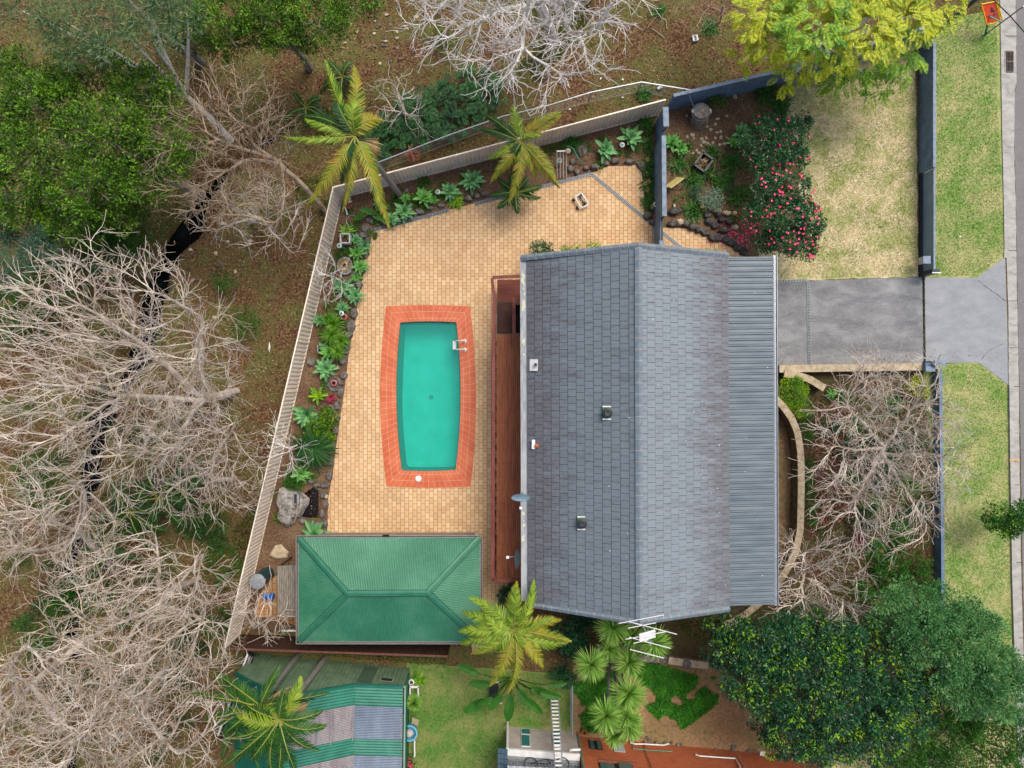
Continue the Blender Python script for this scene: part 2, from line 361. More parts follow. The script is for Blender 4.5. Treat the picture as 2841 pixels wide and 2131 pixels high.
# beds and lawns
sheet('garden_bed', [(952, 549), (1478, 408), (1823, 320), (1834, 316), (1840, 690), (1480, 760), (1100, 800), (1000, 1500), (1000, 1775), (784, 1753), (668, 1757)], .003, M['bed_soil']) if False else None
def holed(name, outer, holes, z, mat):
    pls = [[Vector((p[0], p[1], 0)) for p in q] for q in [outer]+holes]
    t = np.array(tessellate_polygon(pls)); v = np.array([(p[0], p[1], z) for q in [outer]+holes for p in q])
    nz = np.cross(v[t[:, 1]]-v[t[:, 0]], v[t[:, 2]]-v[t[:, 0]])[:, 2]; t[nz < 0] = t[nz < 0][:, ::-1]
    return MB().add(v, t).build(name, mat, kind='structure')
POND = [(840, 1372), (868, 1352), (886, 1362), (892, 1400), (884, 1445), (858, 1440), (832, 1432), (826, 1400)]
holed('garden_bed', [p[:2] for p in pxs([(952, 549), (1478, 408), (1823, 320), (1840, 316), (1840, 700), (1480, 760), (1420, 1640), (1450, 1830), (1250, 1782), (784, 1753), (668, 1757)])],
      [[p[:2] for p in pxs([(1062, 858), (1316, 858), (1316, 1345), (1062, 1345)])], [p[:2] for p in pxs(POND)]], .003, M['bed_soil'])
sheet('garden_bed', [(1846, 312), (2100, 247), (2230, 205), (2200, 330), (2180, 450), (2260, 560), (2200, 720), (2000, 760), (1846, 720)], .003, M['bed_soil'], .04)
sheet('front_garden_bed', [(2149, 1016), (2549, 1010), (2600, 1010), (2610, 1900), (2300, 2140), (2000, 1990), (1960, 1850), (2000, 1690), (2150, 1600)], .003, M['front_soil'], .04)
sheet('side_yard_soil', [(1450, 1640), (2160, 1640), (2000, 1830), (1450, 1825)], .006, M['front_soil'], .03)
sheet('side_path_soil', [(2100, 1030), (2152, 1100), (2200, 1190), (2208, 1350), (2196, 1500), (2140, 1610), (2100, 1640)], .010, M['bare_dirt'], .03)
sheet('neighbour_dirt', [(1590, 1830), (2010, 1850), (2140, 1990), (2220, 2100), (2210, 2200), (1590, 2200)], .004, M['bare_dirt'], .05)
sheet('back_lawn', [(1130, 1838), (1590, 1870), (1596, 2200), (1000, 2260), (1128, 1860)], .007, M['lawn_back'], .04)
sheet('back_lawn', [(2300, 2100), (2610, 1900), (2800, 2000), (2820, 2300), (2200, 2300)], .007, M['lawn_front'], .06)
sheet('front_lawn', [(2185, 228), (2300, 190), (2540, 120), (2547, 768), (2420, 772), (2149, 780), (2120, 785), (2100, 690), (2200, 705), (2250, 640), (2215, 520), (2225, 420), (2180, 330), (2190, 290)], .007, M['lawn_front'], .04)
sheet('grass_verge', [(2552, 150), (2600, 60), (2680, -120), (2774, -120), (2780, 150), (2780, 300), (2782, 350), (2786, 400), (2788, 600), (2790, 690), (2784, 716), (2709, 771), (2630, 772), (2552, 768)], .006, M['lawn_verge'], .03)
sheet('grass_verge', [(2560, 1010), (2712, 1006), (2740, 1022), (2795, 1066), (2801, 1300), (2807, 1600), (2815, 1800), (2822, 2000), (2829, 2260), (2600, 2260), (2600, 1500)], .006, M['lawn_verge'], .03)
# patio paving round the pool
PAVE = [(1029, 639), (1245, 583), (1318, 564), (1641, 481), (1686, 462), (1764, 459), (1779, 478), (1786, 530), (1789, 600), (1823, 634), (1852, 632), (1908, 634), (1953, 646), (1995, 671), (2036, 690), (2066, 712), (2066, 760), (1470, 760), (1470, 1500), (1400, 1640), (1366, 1700), (1352, 1812), (1310, 1810), (1300, 1500), (908, 1488), (911, 1380), (924, 1314), (932, 1243), (938, 1203), (951, 1115), (959, 1062), (970, 963), (985, 904), (993, 836), (1004, 784), (1013, 725), (1026, 683), (1030, 657)]
holed('paving', [p[:2] for p in pxs(PAVE)], [[p[:2] for p in pxs([(1078, 858), (1297, 858), (1312, 1100), (1297, 1343), (1078, 1343), (1064, 1100)])]], .016, M['pavers'])
sheet('paving', [(706, 1712), (716, 1660), (740, 1610), (830, 1570), (840, 1740), (800, 1728), (740, 1712)], .016, paver_mat('worn pavers', '#d9a676', '#c38d5c', '#6b4326', .304, .2045, var=.7))

# swimming pool
pt = thing('swimming_pool', P(1188, 1100, -1.6), 'blue green swimming pool with orange tiled rim set in the sandy paving', 'pool')
mt, nt, bs = newmat('pool coping tile')
def seg_grid(mb, A, B, rows, m=0):             # ring of tiles between outer and inner outlines
    pass
cop = MB(); mcop = [solid('orange tile', ['#c45a34', '#d66e44', '#df7e54'], .55, 1.5, .74, .1), solid('tile grout', ['#d9b49a', '#ead0ba'], .8, 6, .85)]
def resample(pts, n):
    p = np.array(pts+[pts[0]]); d = np.r_[0, np.cumsum(np.linalg.norm(np.diff(p, axis=0), axis=1))]; t = np.linspace(0, d[-1], n, endpoint=False)
    return np.c_[np.interp(t, d, p[:, 0]), np.interp(t, d, p[:, 1])]
oc = [(1071, 850), (1304, 850), (1306, 1350), (1072, 1349)]; ic = [(1110, 895), (1266, 894), (1264, 1304), (1114, 1305)]
def side_pts(a, b, bul, n, z):                 # bowed edge
    a = np.array(a, float); b = np.array(b, float); t = np.linspace(0, 1, n+1)[:, None]; d = b-a; nr = np.array([d[1], -d[0]])/np.linalg.norm(d)
    q = a+(b-a)*t + nr*bul*(4*t*(1-t)); return np.array([P(x, y, z) for x, y in q])
for (k, n, bo, bi) in ((0, 14, 4, 3), (1, 28, 16, 13), (2, 14, 4, 3), (3, 28, 17, 13)):
    Ao = side_pts(oc[k], oc[(k+1) % 4], bo, n, .035); Ai = side_pts(ic[k], ic[(k+1) % 4], bi, n, .035)
    cop.add(np.r_[Ao, Ai]-[0, 0, .006], [[i, i+1, n+2+i, n+1+i][::-1] for i in range(n)], 1)
    rows = [0, .40, .80, 1.0]
    for r in range(3):
        for i in range(n):
            c = [Ao[i]*(1-v)+Ai[i]*v for v in (rows[r], rows[r+1])]+[Ao[i+1]*(1-v)+Ai[i+1]*v for v in (rows[r+1], rows[r])]
            c = np.array(c); ce = c.mean(0); g = .0055
            c = c + unit(ce-c)*np.array([g*1.4, g*1.4, 0]); lo = c-[0, 0, .012]
            cop.add(np.r_[c, lo], [[0, 1, 2, 3], [3, 2, 1, 0][::-1]][:1]+[[0, 3, 7, 4], [3, 2, 6, 7], [2, 1, 5, 6], [1, 0, 4, 5]], 0)
    # lip down to the water and skirt on the outside
    cop.add(np.r_[Ai, Ai-[0, 0, .2]], [[i, i+1, n+2+i, n+1+i] for i in range(n)], 0)
    cop.add(np.r_[Ao, Ao-[0, 0, .04]], [[i, i+1, n+2+i, n+1+i] for i in range(n)], 0)
cop.build('tiled_rim', mcop, pt)
wi = pxs(POOLI, 0)
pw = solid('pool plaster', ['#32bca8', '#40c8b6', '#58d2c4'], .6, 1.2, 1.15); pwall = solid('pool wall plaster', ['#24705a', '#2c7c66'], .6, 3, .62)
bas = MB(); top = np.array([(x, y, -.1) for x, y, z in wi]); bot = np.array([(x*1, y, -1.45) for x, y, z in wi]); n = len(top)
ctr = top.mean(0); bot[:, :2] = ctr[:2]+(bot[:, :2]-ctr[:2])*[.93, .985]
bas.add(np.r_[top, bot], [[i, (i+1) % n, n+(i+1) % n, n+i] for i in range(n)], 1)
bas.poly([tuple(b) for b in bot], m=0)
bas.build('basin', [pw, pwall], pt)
dr = MB(); dc = np.r_[P2(1196, 1102, -1.43), -1.44]; dr.lathe(dc, [(.12, 0), (.1, .03), (.03, .04), (0, .04)], 16); dr.build('drain', M['grate'], pt)
mw, nt, bs = newmat('pool water'); nt.nodes.remove(bs)
tr = nt.nodes.new('ShaderNodeBsdfTransparent'); tr.inputs[0].default_value = (.44, .93, .87, 1); gl = nt.nodes.new('ShaderNodeBsdfGlossy'); gl.inputs['Roughness'].default_value = .04
df = nt.nodes.new('ShaderNodeBsdfDiffuse'); df.inputs[0].default_value = hexc('#3cbcaa', .9); m0 = nt.nodes.new('ShaderNodeMixShader'); m0.inputs[0].default_value = .35
fr = nt.nodes.new('ShaderNodeFresnel'); fr.inputs[0].default_value = 1.33; mx = nt.nodes.new('ShaderNodeMixShader')
nt.links.new(tr.outputs[0], m0.inputs[1]); nt.links.new(df.outputs[0], m0.inputs[2])
nt.links.new(fr.outputs[0], mx.inputs[0]); nt.links.new(m0.outputs[0], mx.inputs[1]); nt.links.new(gl.outputs[0], mx.inputs[2]); nt.links.new(mx.outputs[0], nt.nodes['Material Output'].inputs[0])
bn = nt.nodes.new('ShaderNodeBump'); bn.inputs['Strength'].default_value = .12; nt.links.new(noise(nt, 4, pos(nt), 3), bn.inputs['Height']); nt.links.new(bn.outputs[0], gl.inputs['Normal'])
MB().poly(top-[0, 0, .0], -.12).build('water', mw, pt)
# ladder in the pool
ld = thing('pool_ladder', P(1278, 957, 0), 'white pool ladder with two rails at the right side of the pool', 'ladder')
for dy in (946, 970):
    a = P(1289, dy, .03); b = P(1280, dy, .35); c = P(1268, dy, .3); d = P(1263, dy, -.15); e = P(1263, dy, -1.0)
    MB().tube([a, a+[0, 0, .35], b+[0, 0, .25], c+[0, 0, .1], d, e], .035, 8).build('rail', M['white'], ld)
    MB().lathe(P(1290, dy, .03), [(.09, 0), (.09, .03), (0, .035)], 14).build('foot_plate', M['white'], ld)
for z in (-.12, -.4, -.7): MB().box(P(1261, 958, z), (.16, .42, .04)).build('step', M['white'], ld)
tag(MB().lathe(P(1161, 1328, .035), [(.15, 0), (.15, .02), (.12, .03), (0, .03)], 24).build('skimmer_lid', M['white']), 'round white skimmer lid on the orange tiles below the pool', 'lid')

# driveway, crossover, kerb, road
sheet('driveway', [(2100, 785), (2149, 781), (2558, 769), (2562, 1008), (2149, 1013), (2100, 1014)], .020, M['drive'])
sheet('driveway', [(2565, 770), (2709, 771), (2740, 748), (2784, 716), (2788, 716), (2794, 900), (2796, 1068), (2740, 1024), (2712, 1006), (2568, 1008)], .020, M['crossover'])
dk = MB()
def crack(pts, w):
    q = [P(*p) for p in pts]; q = [np.array(v[:2]) for v in q]; qq = jag([tuple(v) for v in q], .02, .12, False)+[q[-1]]
    for a, b in zip(qq[:-1], qq[1:]):
        d = unit(b-a); nn = np.array([-d[1], d[0]])*w*R.uniform(.4, 1)/2; dk.add([np.r_[a-nn, .0235], np.r_[b-nn, .0235], np.r_[b+nn, .0235], np.r_[a+nn, .0235]], [[0, 1, 2, 3]])
crack([(2709, 776), (2740, 800), (2790, 835)], .03); crack([(2722, 997), (2740, 975), (2772, 958), (2786, 954)], .02)
crack([(2561, 770), (2563, 1007)], .10)
dk.build('expansion_joint', M['dark'], kind='structure')
kl = [(2771, -150), (2775, 150), (2779, 400), (2783, 560), (2785, 690), (2790, 850), (2794, 1060), (2799, 1300), (2804, 1600), (2811, 1830), (2818, 2000), (2826, 2260)]
sheet('kerb', kl[:5]+[(2784, 716)]+[(2792, 716)] + [(2796, 690), (2795, 560), (2792, 400), (2788, 150), (2785, -150)], .05, M['kerb'])
sheet('gutter', [(2785, -150), (2788, 150), (2792, 400), (2795, 560), (2796, 700), (2792, 722), (2797, 850), (2798, 1060)]+[(a+3, b) for a, b in kl[7:]]+[(a+29, b) for a, b in kl[7:][::-1]]+[(2826, 1060), (2822, 850), (2818, 600), (2813, 400), (2815, 250), (2820, 230), (2819, 150), (2817, -150)], .015, M['kerb'], .012)
kb = MB(); kk = [P2(a, b) for a, b in [(2796, 1068)]+kl[7:]]
kb.prism(kk+[k+[.2, 0] for k in kk[::-1]], 0, .11); kb.build('kerb', M['kerb'], kind='structure')
kj = MB()
for a, b, c in ((2786, 100, 34), (2796, 695, 26), (2798, 835, 26), (2800, 965, 26), (2797, 1072, 30), (2803, 1560, 30), (2813, 1770, 30), (2798, 1345, 30)):
    kj.box(P(a+c/2, b, .02), (c/56, .02, .012))
kj.build('kerb_joint', M['dark'], kind='structure')
tag(MB().box(P(2815, 1277, .114), (.5, .06, .006)).build('kerb_mark', solid('yellow paint', ['#c9972b', '#e0b045'], .6, 8, .8)), 'yellow paint line across the kerb by the small street tree', 'kerb mark')
sheet('road', [(2817, -200), (2819, 150), (2819, 240), (2815, 260), (2814, 400), (2819, 600), (2823, 850), (2828, 1060), (2832, 1300), (2837, 1600), (2844, 1830), (2855, 2260), (4500, 2260), (4500, -200)], .009, M['road'], .015)

# drains
def drain(name, a, b, w, lab):
    a = P(*a, .024); b = P(*b, .024); t = thing(name, (a+b)/2, lab, 'drain'); d = unit(b-a); n = int(np.linalg.norm(b-a)/.075)
    MB().beam(a, b, w, .008).build('channel', M['dark'], t); f = MB(); nn = np.array([-d[1], d[0], 0])
    for s_ in (-1, 1): f.beam(a+nn*s_*w*.46+[0, 0, .012], b+nn*s_*w*.46+[0, 0, .012], w*.1, .02)
    for i in range(n+1):
        c = a+(b-a)*i/n+[0, 0, .01]; f.beam(c-nn*w*.42, c+nn*w*.42, .042, .014)
    f.build('grating', M['grate'], t)
drain('channel_drain', (1030, 640), (1245, 584), .16, 'grey grated drain along the top left edge of the patio paving')
drain('channel_drain', (1318, 566), (1641, 483), .16, 'grey grated drain below the second palm along the patio edge')
drain('channel_drain', (1642, 484), (1908, 703), .15, 'grey grated drain running diagonally across the paving to the blue wall')
drain('channel_drain', (2242, 779), (2245, 1010), .15, 'grated drain across the driveway near the garage')
drain('channel_drain', (2150, 781), (2236, 778), .13, 'short grated drain between the front lawn and the driveway')
gt = thing('gutter_grate', P(2799, 171, .02), 'rusty grey stormwater grate in the gutter beside the road', 'grate')
MB().box(P(2799, 171, .021), (.44, 1.0, .008)).build('pit', M['dark'], gt)
f = MB(); c = P(2799, 171, .035)
rust = solid('rusty iron', ['#5a4d48', '#8a7c74'], .8, 9, .6)
for s_ in (-.21, .21): f.box(c+[s_, 0, 0], (.04, 1.02, .03))
for s_ in (-.5, 0, .5): f.box(c+[0, s_, 0], (.38, .05, .03))
for i in range(5): f.box(c+[-.14+.07*i, 0, .001], (.025, .96, .026))
f.build('bars', rust, gt)

# steel fences of the yard
def corr_panel(mb, a, b, z0, z1, pitch, depth, m=0):
    a = np.array(a[:2]); b = np.array(b[:2]); L = np.linalg.norm(b-a); d = (b-a)/L; nn = np.array([-d[1], d[0]]); n = int(L/pitch)
    s_ = []
    for i in range(n):
        for f_, o in ((0, 0), (.38, 0), (.5, depth), (.88, depth)): s_.append(((i+f_)*L/n, o))
    s_.append((L, 0)); q = np.array([a+d*u+nn*o for u, o in s_]); k = len(q)
    mb.add(np.r_[np.c_[q, np.full(k, z0)], np.c_[q, np.full(k, z1)]], [[i, i+1, k+i+1, k+i] for i in range(k-1)], m)
def steel_fence(name, a, b, h, lab, mat, grp=None, pitch=.2, post=2.4, railmat=None):
    a = np.r_[a, 0]; b = np.r_[b, 0]; t = thing(name, (a+b)/2, lab, 'fence', grp); railmat = railmat or mat
    m = MB(); corr_panel(m, a, b, .03, h-.03, pitch, .045); m.build('panel', mat, t)
    d = unit(b-a); nn = np.array([-d[1], d[0], 0])*.02
    for z in (.05, h): MB().beam(a+nn+[0, 0, z], b+nn+[0, 0, z], .06, .05).build('rail', railmat, t)
    n = int(np.linalg.norm(b-a)/post)
    for i in range(n+1):
        c = a+(b-a)*i/n; MB().beam(c+nn+[0, 0, 0], c+nn+[0, 0, h+.01], .075, .075).build('post', railmat, t)
    return t
steel_fence('steel_fence', L1, L0, 1.8, 'long cream steel fence along the left side of the patio', M['cream_steel'])
steel_fence('steel_fence', L0+[.05, 0], T1, 1.8, 'cream steel fence behind the palms along the top of the patio', M['cream_steel'])
# paling fence at the bottom
a = np.r_[P2(672, 1760), 0]; b = np.r_[P2(1252, 1780), 0]
t = thing('paling_fence', (a+b)/2, 'dark brown timber paling fence behind the green roofed shed', 'fence'); mp_ = MB(); n = int(np.linalg.norm(b-a)/.11)
for i in range(n):
    c = a+(b-a)*(i+.5)/n; mp_.box([c[0], c[1]+R.uniform(-.008, .008), .9], (.1, .02, 1.8+R.uniform(-.03, .0)))
mp_.build('palings', M['brown_timber'], t)
for z in (.4, 1.5): MB().beam(a+[0, -.04, z], b+[0, -.04, z], .05, .08).build('rail', M['brown_timber'], t)
MB().beam(a+[0, 0, 1.83], b+[0, 0, 1.83], .09, .05).build('top_rail', M['rail_red'], t)
# rendered walls
def wall_thing(name, pts, h, w, lab, mat, cap=None, capw=.0, brk=()):
    q = [np.array(p) for p in pts]; t = thing(name, np.r_[sum(q)/len(q), 0], lab, 'wall')
    for i in range(len(q)-1):
        a, b = q[i], q[i+1]; m = MB(); m.beam(np.r_[a, h/2], np.r_[b, h/2], w, h); m.build('wall_section', mat, t)
        if cap: MB().beam(np.r_[a, h+.03], np.r_[b, h+.03], w+capw, .06).build('coping', cap, t)
    return t
wall_thing('rendered_wall', [P2(1846, 306), P2(2103, 246), P2(2545, 116)], 1.7, .12, 'blue grey rendered wall along the top behind the tree stump', M['blue_render'], M['blue_cap'], .03)
wall_thing('rendered_wall', [P2(2553, 128), P2(2553, 484)], 1.1, .12, 'dark blue front wall beside the upper part of the front lawn', M['dark_blue'] if False else M['blue_render'], M['blue_cap'], .02)
g_ = thing('sliding_gate', P(2566, 625), 'blue grey steel sliding gate panel with a letterbox at its lower end', 'gate')
MB().box(P(2562, 625)+[-.12, 0, .56], (.05, 4.95, .95)).build('gate_panel', solid('gate steel', ['#6d8496', '#7e94a6'], .45, 1.5, .9), g_)
for z in (.1, 1.05): MB().box(P(2562, 625)+[-.12, 0, z], (.09, 5.0, .06)).build('gate_rail', M['blue_cap'], g_)
MB().box(P(2553, 625)+[0, 0, .1], (.14, 5.1, .2)).build('ground_track', M['dark_blue'], g_)
MB().box(P(2549, 560)+[0, 0, .45], (.1, 7.6, .9)) if False else None
lb = thing('letterbox', P(2566, 741), 'pale grey letterbox fixed behind the sliding gate', 'letterbox')
MB().box(np.r_[P2(2568, 722, 1.0), .9], (.34, .33, .36)).build('box', M['galv'], lb); MB().box(np.r_[P2(2568, 722, 1.0), 1.1], (.36, .36, .03)).build('lid', M['blue_cap'], lb)
MB().box(np.r_[P2(2570, 721), .36], (.1, .1, .72)).build('post', M['dark_blue'], lb)
gp = thing('gate_pillar', P(2562, 765), 'dark blue gate pillar with a white capping bar at the driveway', 'pillar')
MB().box(P(2562, 762)+[-.05, 0, .55], (.36, .2, 1.1)).build('shaft', M['dark_blue'], gp); MB().box(P(2562, 762)+[-.05, -.09, 1.12], (.42, .05, .05)).build('capping', M['white'], gp)
gp = thing('gate_pillar', P(2560, 1014), 'stepped blue grey gate pillar at the lower side of the driveway', 'pillar')
MB().box(P(2550, 1018)+[0, 0, .4], (.34, .36, .8)).build('shaft', M['blue_render'], gp); MB().box(P(2566, 1010)+[.12, 0, .5], (.5, .24, 1.0)).build('shaft', M['blue_render'], gp)
MB().box(P(2566, 1010)+[.12, 0, 1.03], (.56, .28, .06)).build('capping', M['blue_cap'], gp); MB().box(P(2550, 1020)+[.05, -.08, .83], (.46, .26, .05)).build('capping', M['blue_cap'], gp)
wall_thing('rendered_wall', [P2(2590, 1024), P2(2596, 1500), P2(2598, 1895)], .5, .14, 'low dark blue front wall beside the bare front tree', M['blue_render'], M['blue_render'], .02)
# dividing wall with stepped coping
dv = thing('dividing_wall', P(1836, 480), 'tall blue grey dividing wall between the patio and the front garden', 'wall')
for (y0, y1, x, h, cw) in ((298, 352, 1845, 1.9, .26), (352, 377, 1840, 1.4, .1), (377, 600, 1840, 1.9, .2), (600, 668, 1836, 1.45, .08), (668, 705, 1834, 1.8, .22)):
    yb0 = CY-(CY-y0)*(HC-h)/HC*1.0; sc = HC/(HC-h)
    a = P2(x, y0, h); b = P2(x+2 if cw > .15 else x, y1, h); MB().beam(np.r_[a, h/2], np.r_[b, h/2], .14, h).build('wall_section', M['blue_render'], dv)
    MB().beam(np.r_[a+[.02, 0], h+.02], np.r_[b+[.02, 0], h+.02], cw, .05).build('coping', M['blue_cap'] if cw > .15 else M['dark_blue'], dv)

# block retaining walls
def block_wall(pts, h, w, lab, blk=.4, mat=None, side=True):
    q = [np.array(p[:2]) for p in pts]; d = np.r_[0, np.cumsum([np.linalg.norm(b-a) for a, b in zip(q[:-1], q[1:])])]; qa = np.array(q); n = max(1, int(d[-1]/blk))
    t = thing('block_retaining_wall', np.r_[qa.mean(0), 0], lab, 'retaining wall'); m = MB(); c = MB()
    s_ = np.linspace(0, d[-1], n+1); pp = np.c_[np.interp(s_, d, qa[:, 0]), np.interp(s_, d, qa[:, 1])]
    nz = max(1, round(h/.2))
    for i in range(n):
        for k in range(nz):
            a = pp[i]; b = pp[i+1]; g = (b-a)*.02; m.beam(np.r_[a+g, h*(k+.5)/nz], np.r_[b-g, h*(k+.5)/nz], w-.04-R.rand()*.03, h/nz-.015)
        c.beam(np.r_[a+g*.6, h+.03], np.r_[b-g*.6, h+.03+R.uniform(-.006, .006)], w, .07)
    m.build('block_face', M['sandstone_dark'], t); c.build('capping_blocks', mat or M['sandstone'], t)
block_wall(pxs([(2150, 1024), (2548, 1018)]), .5, .36, 'straight pale sandstone block wall along the lower side of the driveway', .3)
block_wall([P(a, b, .9) for a, b in [(2183, 1036), (2215, 1040), (2255, 1052), (2296, 1078)]], .55, .34, 'short curved sandstone block edge above the yellow green shrub', .28)
block_wall([P(a, b, .9) for a, b in [(2144, 1100), (2170, 1125), (2195, 1160), (2212, 1200), (2221, 1260), (2222, 1330), (2221, 1400), (2219, 1470), (2208, 1525), (2185, 1575), (2150, 1630), (2110, 1670), (2060, 1710), (2010, 1735)]], .9, .32, 'long curved sandstone block wall beside the grey metal roof', .34)
block_wall(pxs([(1660, 1822), (1850, 1826)], .2), .35, .3, 'hollow block garden edge below the yucca heads', .35, M['rock'])
block_wall(pxs([(1852, 1828), (1962, 1843)], .2), .35, .34, 'sandstone block garden edge next to the dark hedge tree', .33)
# ---------------------------------------------------------------- main house
def stained(name, base, stain, x0a, x1a, x0b, x1b):
    """painted concrete tile, the paint worn to purple brown near the two eaves"""
    m, nt, bs = newmat(name); p = pos(nt); sp = nt.nodes.new('ShaderNodeSeparateXYZ'); nt.links.new(p, sp.inputs[0])
    nA = noise(nt, 1.3, pos(nt, (.45, 2.6, 1)), 9, .75, .3)
    ga = maprange(nt, sp.outputs[0], x0a, x1a, 1, 0); gb = maprange(nt, sp.outputs[0], x0b, x1b, 0, 1)
    g = math2(nt, 'MAXIMUM', ga, gb)
    f = maprange(nt, math2(nt, 'ADD', nA, math2(nt, 'MULTIPLY', g, .30)), .5, .75, 0, .8)
    isl = island(nt); cc = ramp(nt, [hexc(c, .56) for c in base], isl, 0, 1)
    c = mixc(nt, f, cc, ramp(nt, [hexc(s_, .46) for s_ in stain], isl, 0, 1))
    c = mixc(nt, maprange(nt, noise(nt, 9, p, 4), .35, .65, 0, .18), c, hexc('#a9b4b8', .6))
    nt.links.new(c, bs.inputs['Base Color']); bs.inputs['Roughness'].default_value = .55; bs.inputs['Specular IOR Level'].default_value = .35
    return m
tileL = stained('shaded slope roof tile', ['#7c8992', '#7f8c95', '#828f98'], ['#665f64', '#736c70'], .6, 3.0, 90, 91)  # same tile with the shade of the left slope put into its base tones
tileR = stained('sunlit slope roof tile', ['#929ea6', '#95a1a9', '#98a4ac'], ['#746c70', '#80787c'], -91, -90, 7.0, 9.6)  # paler base tones paint the sunlight on the right slope
capm = solid('ridge cap paint', ['#70828c', '#80909a', '#8e9ca4'], .5, 5, .62)
mort = solid('orange mortar', ['#b89a84', '#cdb5a0'], .9, 5, .7)
ZE, ZR, ZE2 = 4.5, 6.66, 4.8
house = thing('main_house', P(1750, 1200, 0), 'large house with grey blue tiled gable roof and ribbed metal verandah roof', 'house')
e0 = P(1462, 721, ZE+.05); e1 = P(1465, 1672, ZE+.05); rA = P(1771, 690, ZR); rB = P(1774, 1717, ZR); f0 = P(2019, 716, ZE2); f1 = P(2023, 1681, ZE2)
def tile_field(E0, E1, R0, R1, n, tw, mat, nm):
    mb = MB(); L = np.linalg.norm(E1-E0); nt_ = int(round(L/tw)); nrm = unit(np.cross(E1-E0, R0-E0)); nrm = nrm if nrm[2] > 0 else -nrm
    def B(u, v): return (E0*(1-u)+E1*u)*(1-v) + (R0*(1-u)+R1*u)*v
    for i in range(n):
        v0 = i/n; v1 = min(1, (i+1-.055)/n); st = (.5 if i % 2 else 0)+R.uniform(-.06, .06)
        for j in range(-1, nt_+1):
            ua = max(0, (j+st)/nt_); ub = min(1, (j+1+st)/nt_)
            if ub-ua < .15/nt_: continue
            g = .0075/L; ua += g; ub -= g; hh = .045+R.uniform(-.004, .004); hb = .025
            a, b, c, d = B(ua, v0), B(ub, v0), B(ub, v1), B(ua, v1); v = [a+nrm*hh, b+nrm*hh, c+nrm*hb, d+nrm*hb, a, b, c, d]
            mb.add(v, [[0, 1, 2, 3], [4, 5, 1, 0], [5, 6, 2, 1], [7, 4, 0, 3]])
    q = [B(0, 0), B(1, 0), B(1, 1), B(0, 1)]; mb.add([x+nrm*.004 for x in q], [[0, 1, 2, 3]], 1)
    return mb.build(nm, [mat, M['dark']], house)
roofL = tile_field(e0, e1, rA, rB, 13, .30, tileL, 'tiled_roof'); roofR = tile_field(f0, f1, rA, rB, 12, .30, tileR, 'tiled_roof')
def caps(pts, w, step, nm, both=True):
    c = MB(); 
    for a, b in zip(pts[:-1], pts[1:]):
        L = np.linalg.norm(b-a); n = max(1, int(L/step)); d = (b-a)/L; sd = unit(np.cross(d, [0, 0, 1])); up = np.cross(sd, d)
        for i in range(n):
            p = a+(b-a)*i/n; q = a+(b-a)*(i+1.03)/n; h0, h1 = .075, .06
            v = [p-sd*w/2+up*.0, p+up*h0, p+sd*w/2, q-sd*w/2, q+up*h1, q+sd*w/2]
            c.add(v, [[0, 1, 4, 3], [1, 2, 5, 4]], 0); c.add([v[0], v[1], v[2]], [[0, 1, 2]], 1)
            mk = p+d*.0; c.add([mk-sd*w*.5+up*.008, mk-sd*.01+up*(h0+.006), mk+sd*w*.5+up*.008, mk-sd*w*.5-d*.025+up*.008, mk-sd*.01-d*.025+up*(h0+.006), mk+sd*w*.5-d*.025+up*.008], [[0, 1, 4, 3], [1, 2, 5, 4]], 1)
    return c.build(nm, [capm, mort], house)
caps([rA+[0, 0, .04], rB+[0, 0, .04]], .30, .44, 'ridge_cap')
gab = solid('verge cap paint', ['#6c7a86', '#7f8e9a'], .5, 5, .58)
for (a, b, r_) in ((P(1445, 724, ZE+.05), f0, rA), (P(1466, 1668, ZE+.05), f1, rB)):
    o_ = np.array([0, .12 if r_ is rA else -.12, .02]); capm_s = capm
    caps([a+o_, r_+o_, b+o_], .26, .36, 'verge_cap')
# pale gutter strip of the left eave, verandah roof
gut = solid('pale concrete gutter', ['#9a9fa3', '#b4b9bb', '#c4c8c8'], .8, 2.5, .66, stretch=(3, .7, 1))
ga = P(1444, 723, ZE); gb = P(1447, 1668, ZE); gc = P(1469, 1668, ZE+.05); gd = P(1467, 722, ZE+.05)
g_ = MB(); g_.quad(ga, gb, gc, gd); g_.beam(ga, gb, .03, .14); g_.build('eave_gutter', gut, house)
lich = MB()
for yy in list(R.uniform(760, 860, 14))+list(R.uniform(940, 1000, 4))+list(R.uniform(1420, 1500, 8)):
    lich.lathe(P(1449+R.uniform(0, 6), yy, ZE+.03), [(R.uniform(.03, .07), 0), (.02, .006), (0, .007)], 9, sy=R.uniform(.8, 2))
lich.build('lichen_patch', solid('lichen', ['#c9c7a8', '#dcdabf'], .9, 8, .75), house)
def ribbed(mb, a, b, c, d, pitch, h, prof, m=0):
    """sheet a-b (eave) to d-c (top); ribs run from eave to top"""
    a, b, c, d = map(np.asarray, (a, b, c, d)); L = np.linalg.norm(b-a); n = max(1, int(round(L/pitch))); nrm = unit(np.cross(b-a, d-a)); nrm = nrm if nrm[2] > 0 else -nrm
    us = []; hs = []
    for i in range(n):
        for f_, o in prof: us.append((i+f_)/n); hs.append(o*h)
    us.append(1); hs.append(prof[0][1]*h); us = np.array(us)[:, None]; hs = np.array(hs)[:, None]
    lo = a+(b-a)*us+nrm*hs; hi = d+(c-d)*us+nrm*hs; k = len(us)
    mb.add(np.r_[lo, hi], [[i, i+1, k+i+1, k+i] for i in range(k-1)], m)
TRIM2 = [(0, 0), (.26, 0), (.30, -1.1), (.37, -1.1), (.41, .8), (.5, .9), (.59, .8), (.63, -1.1), (.70, -1.1), (.74, 0)]
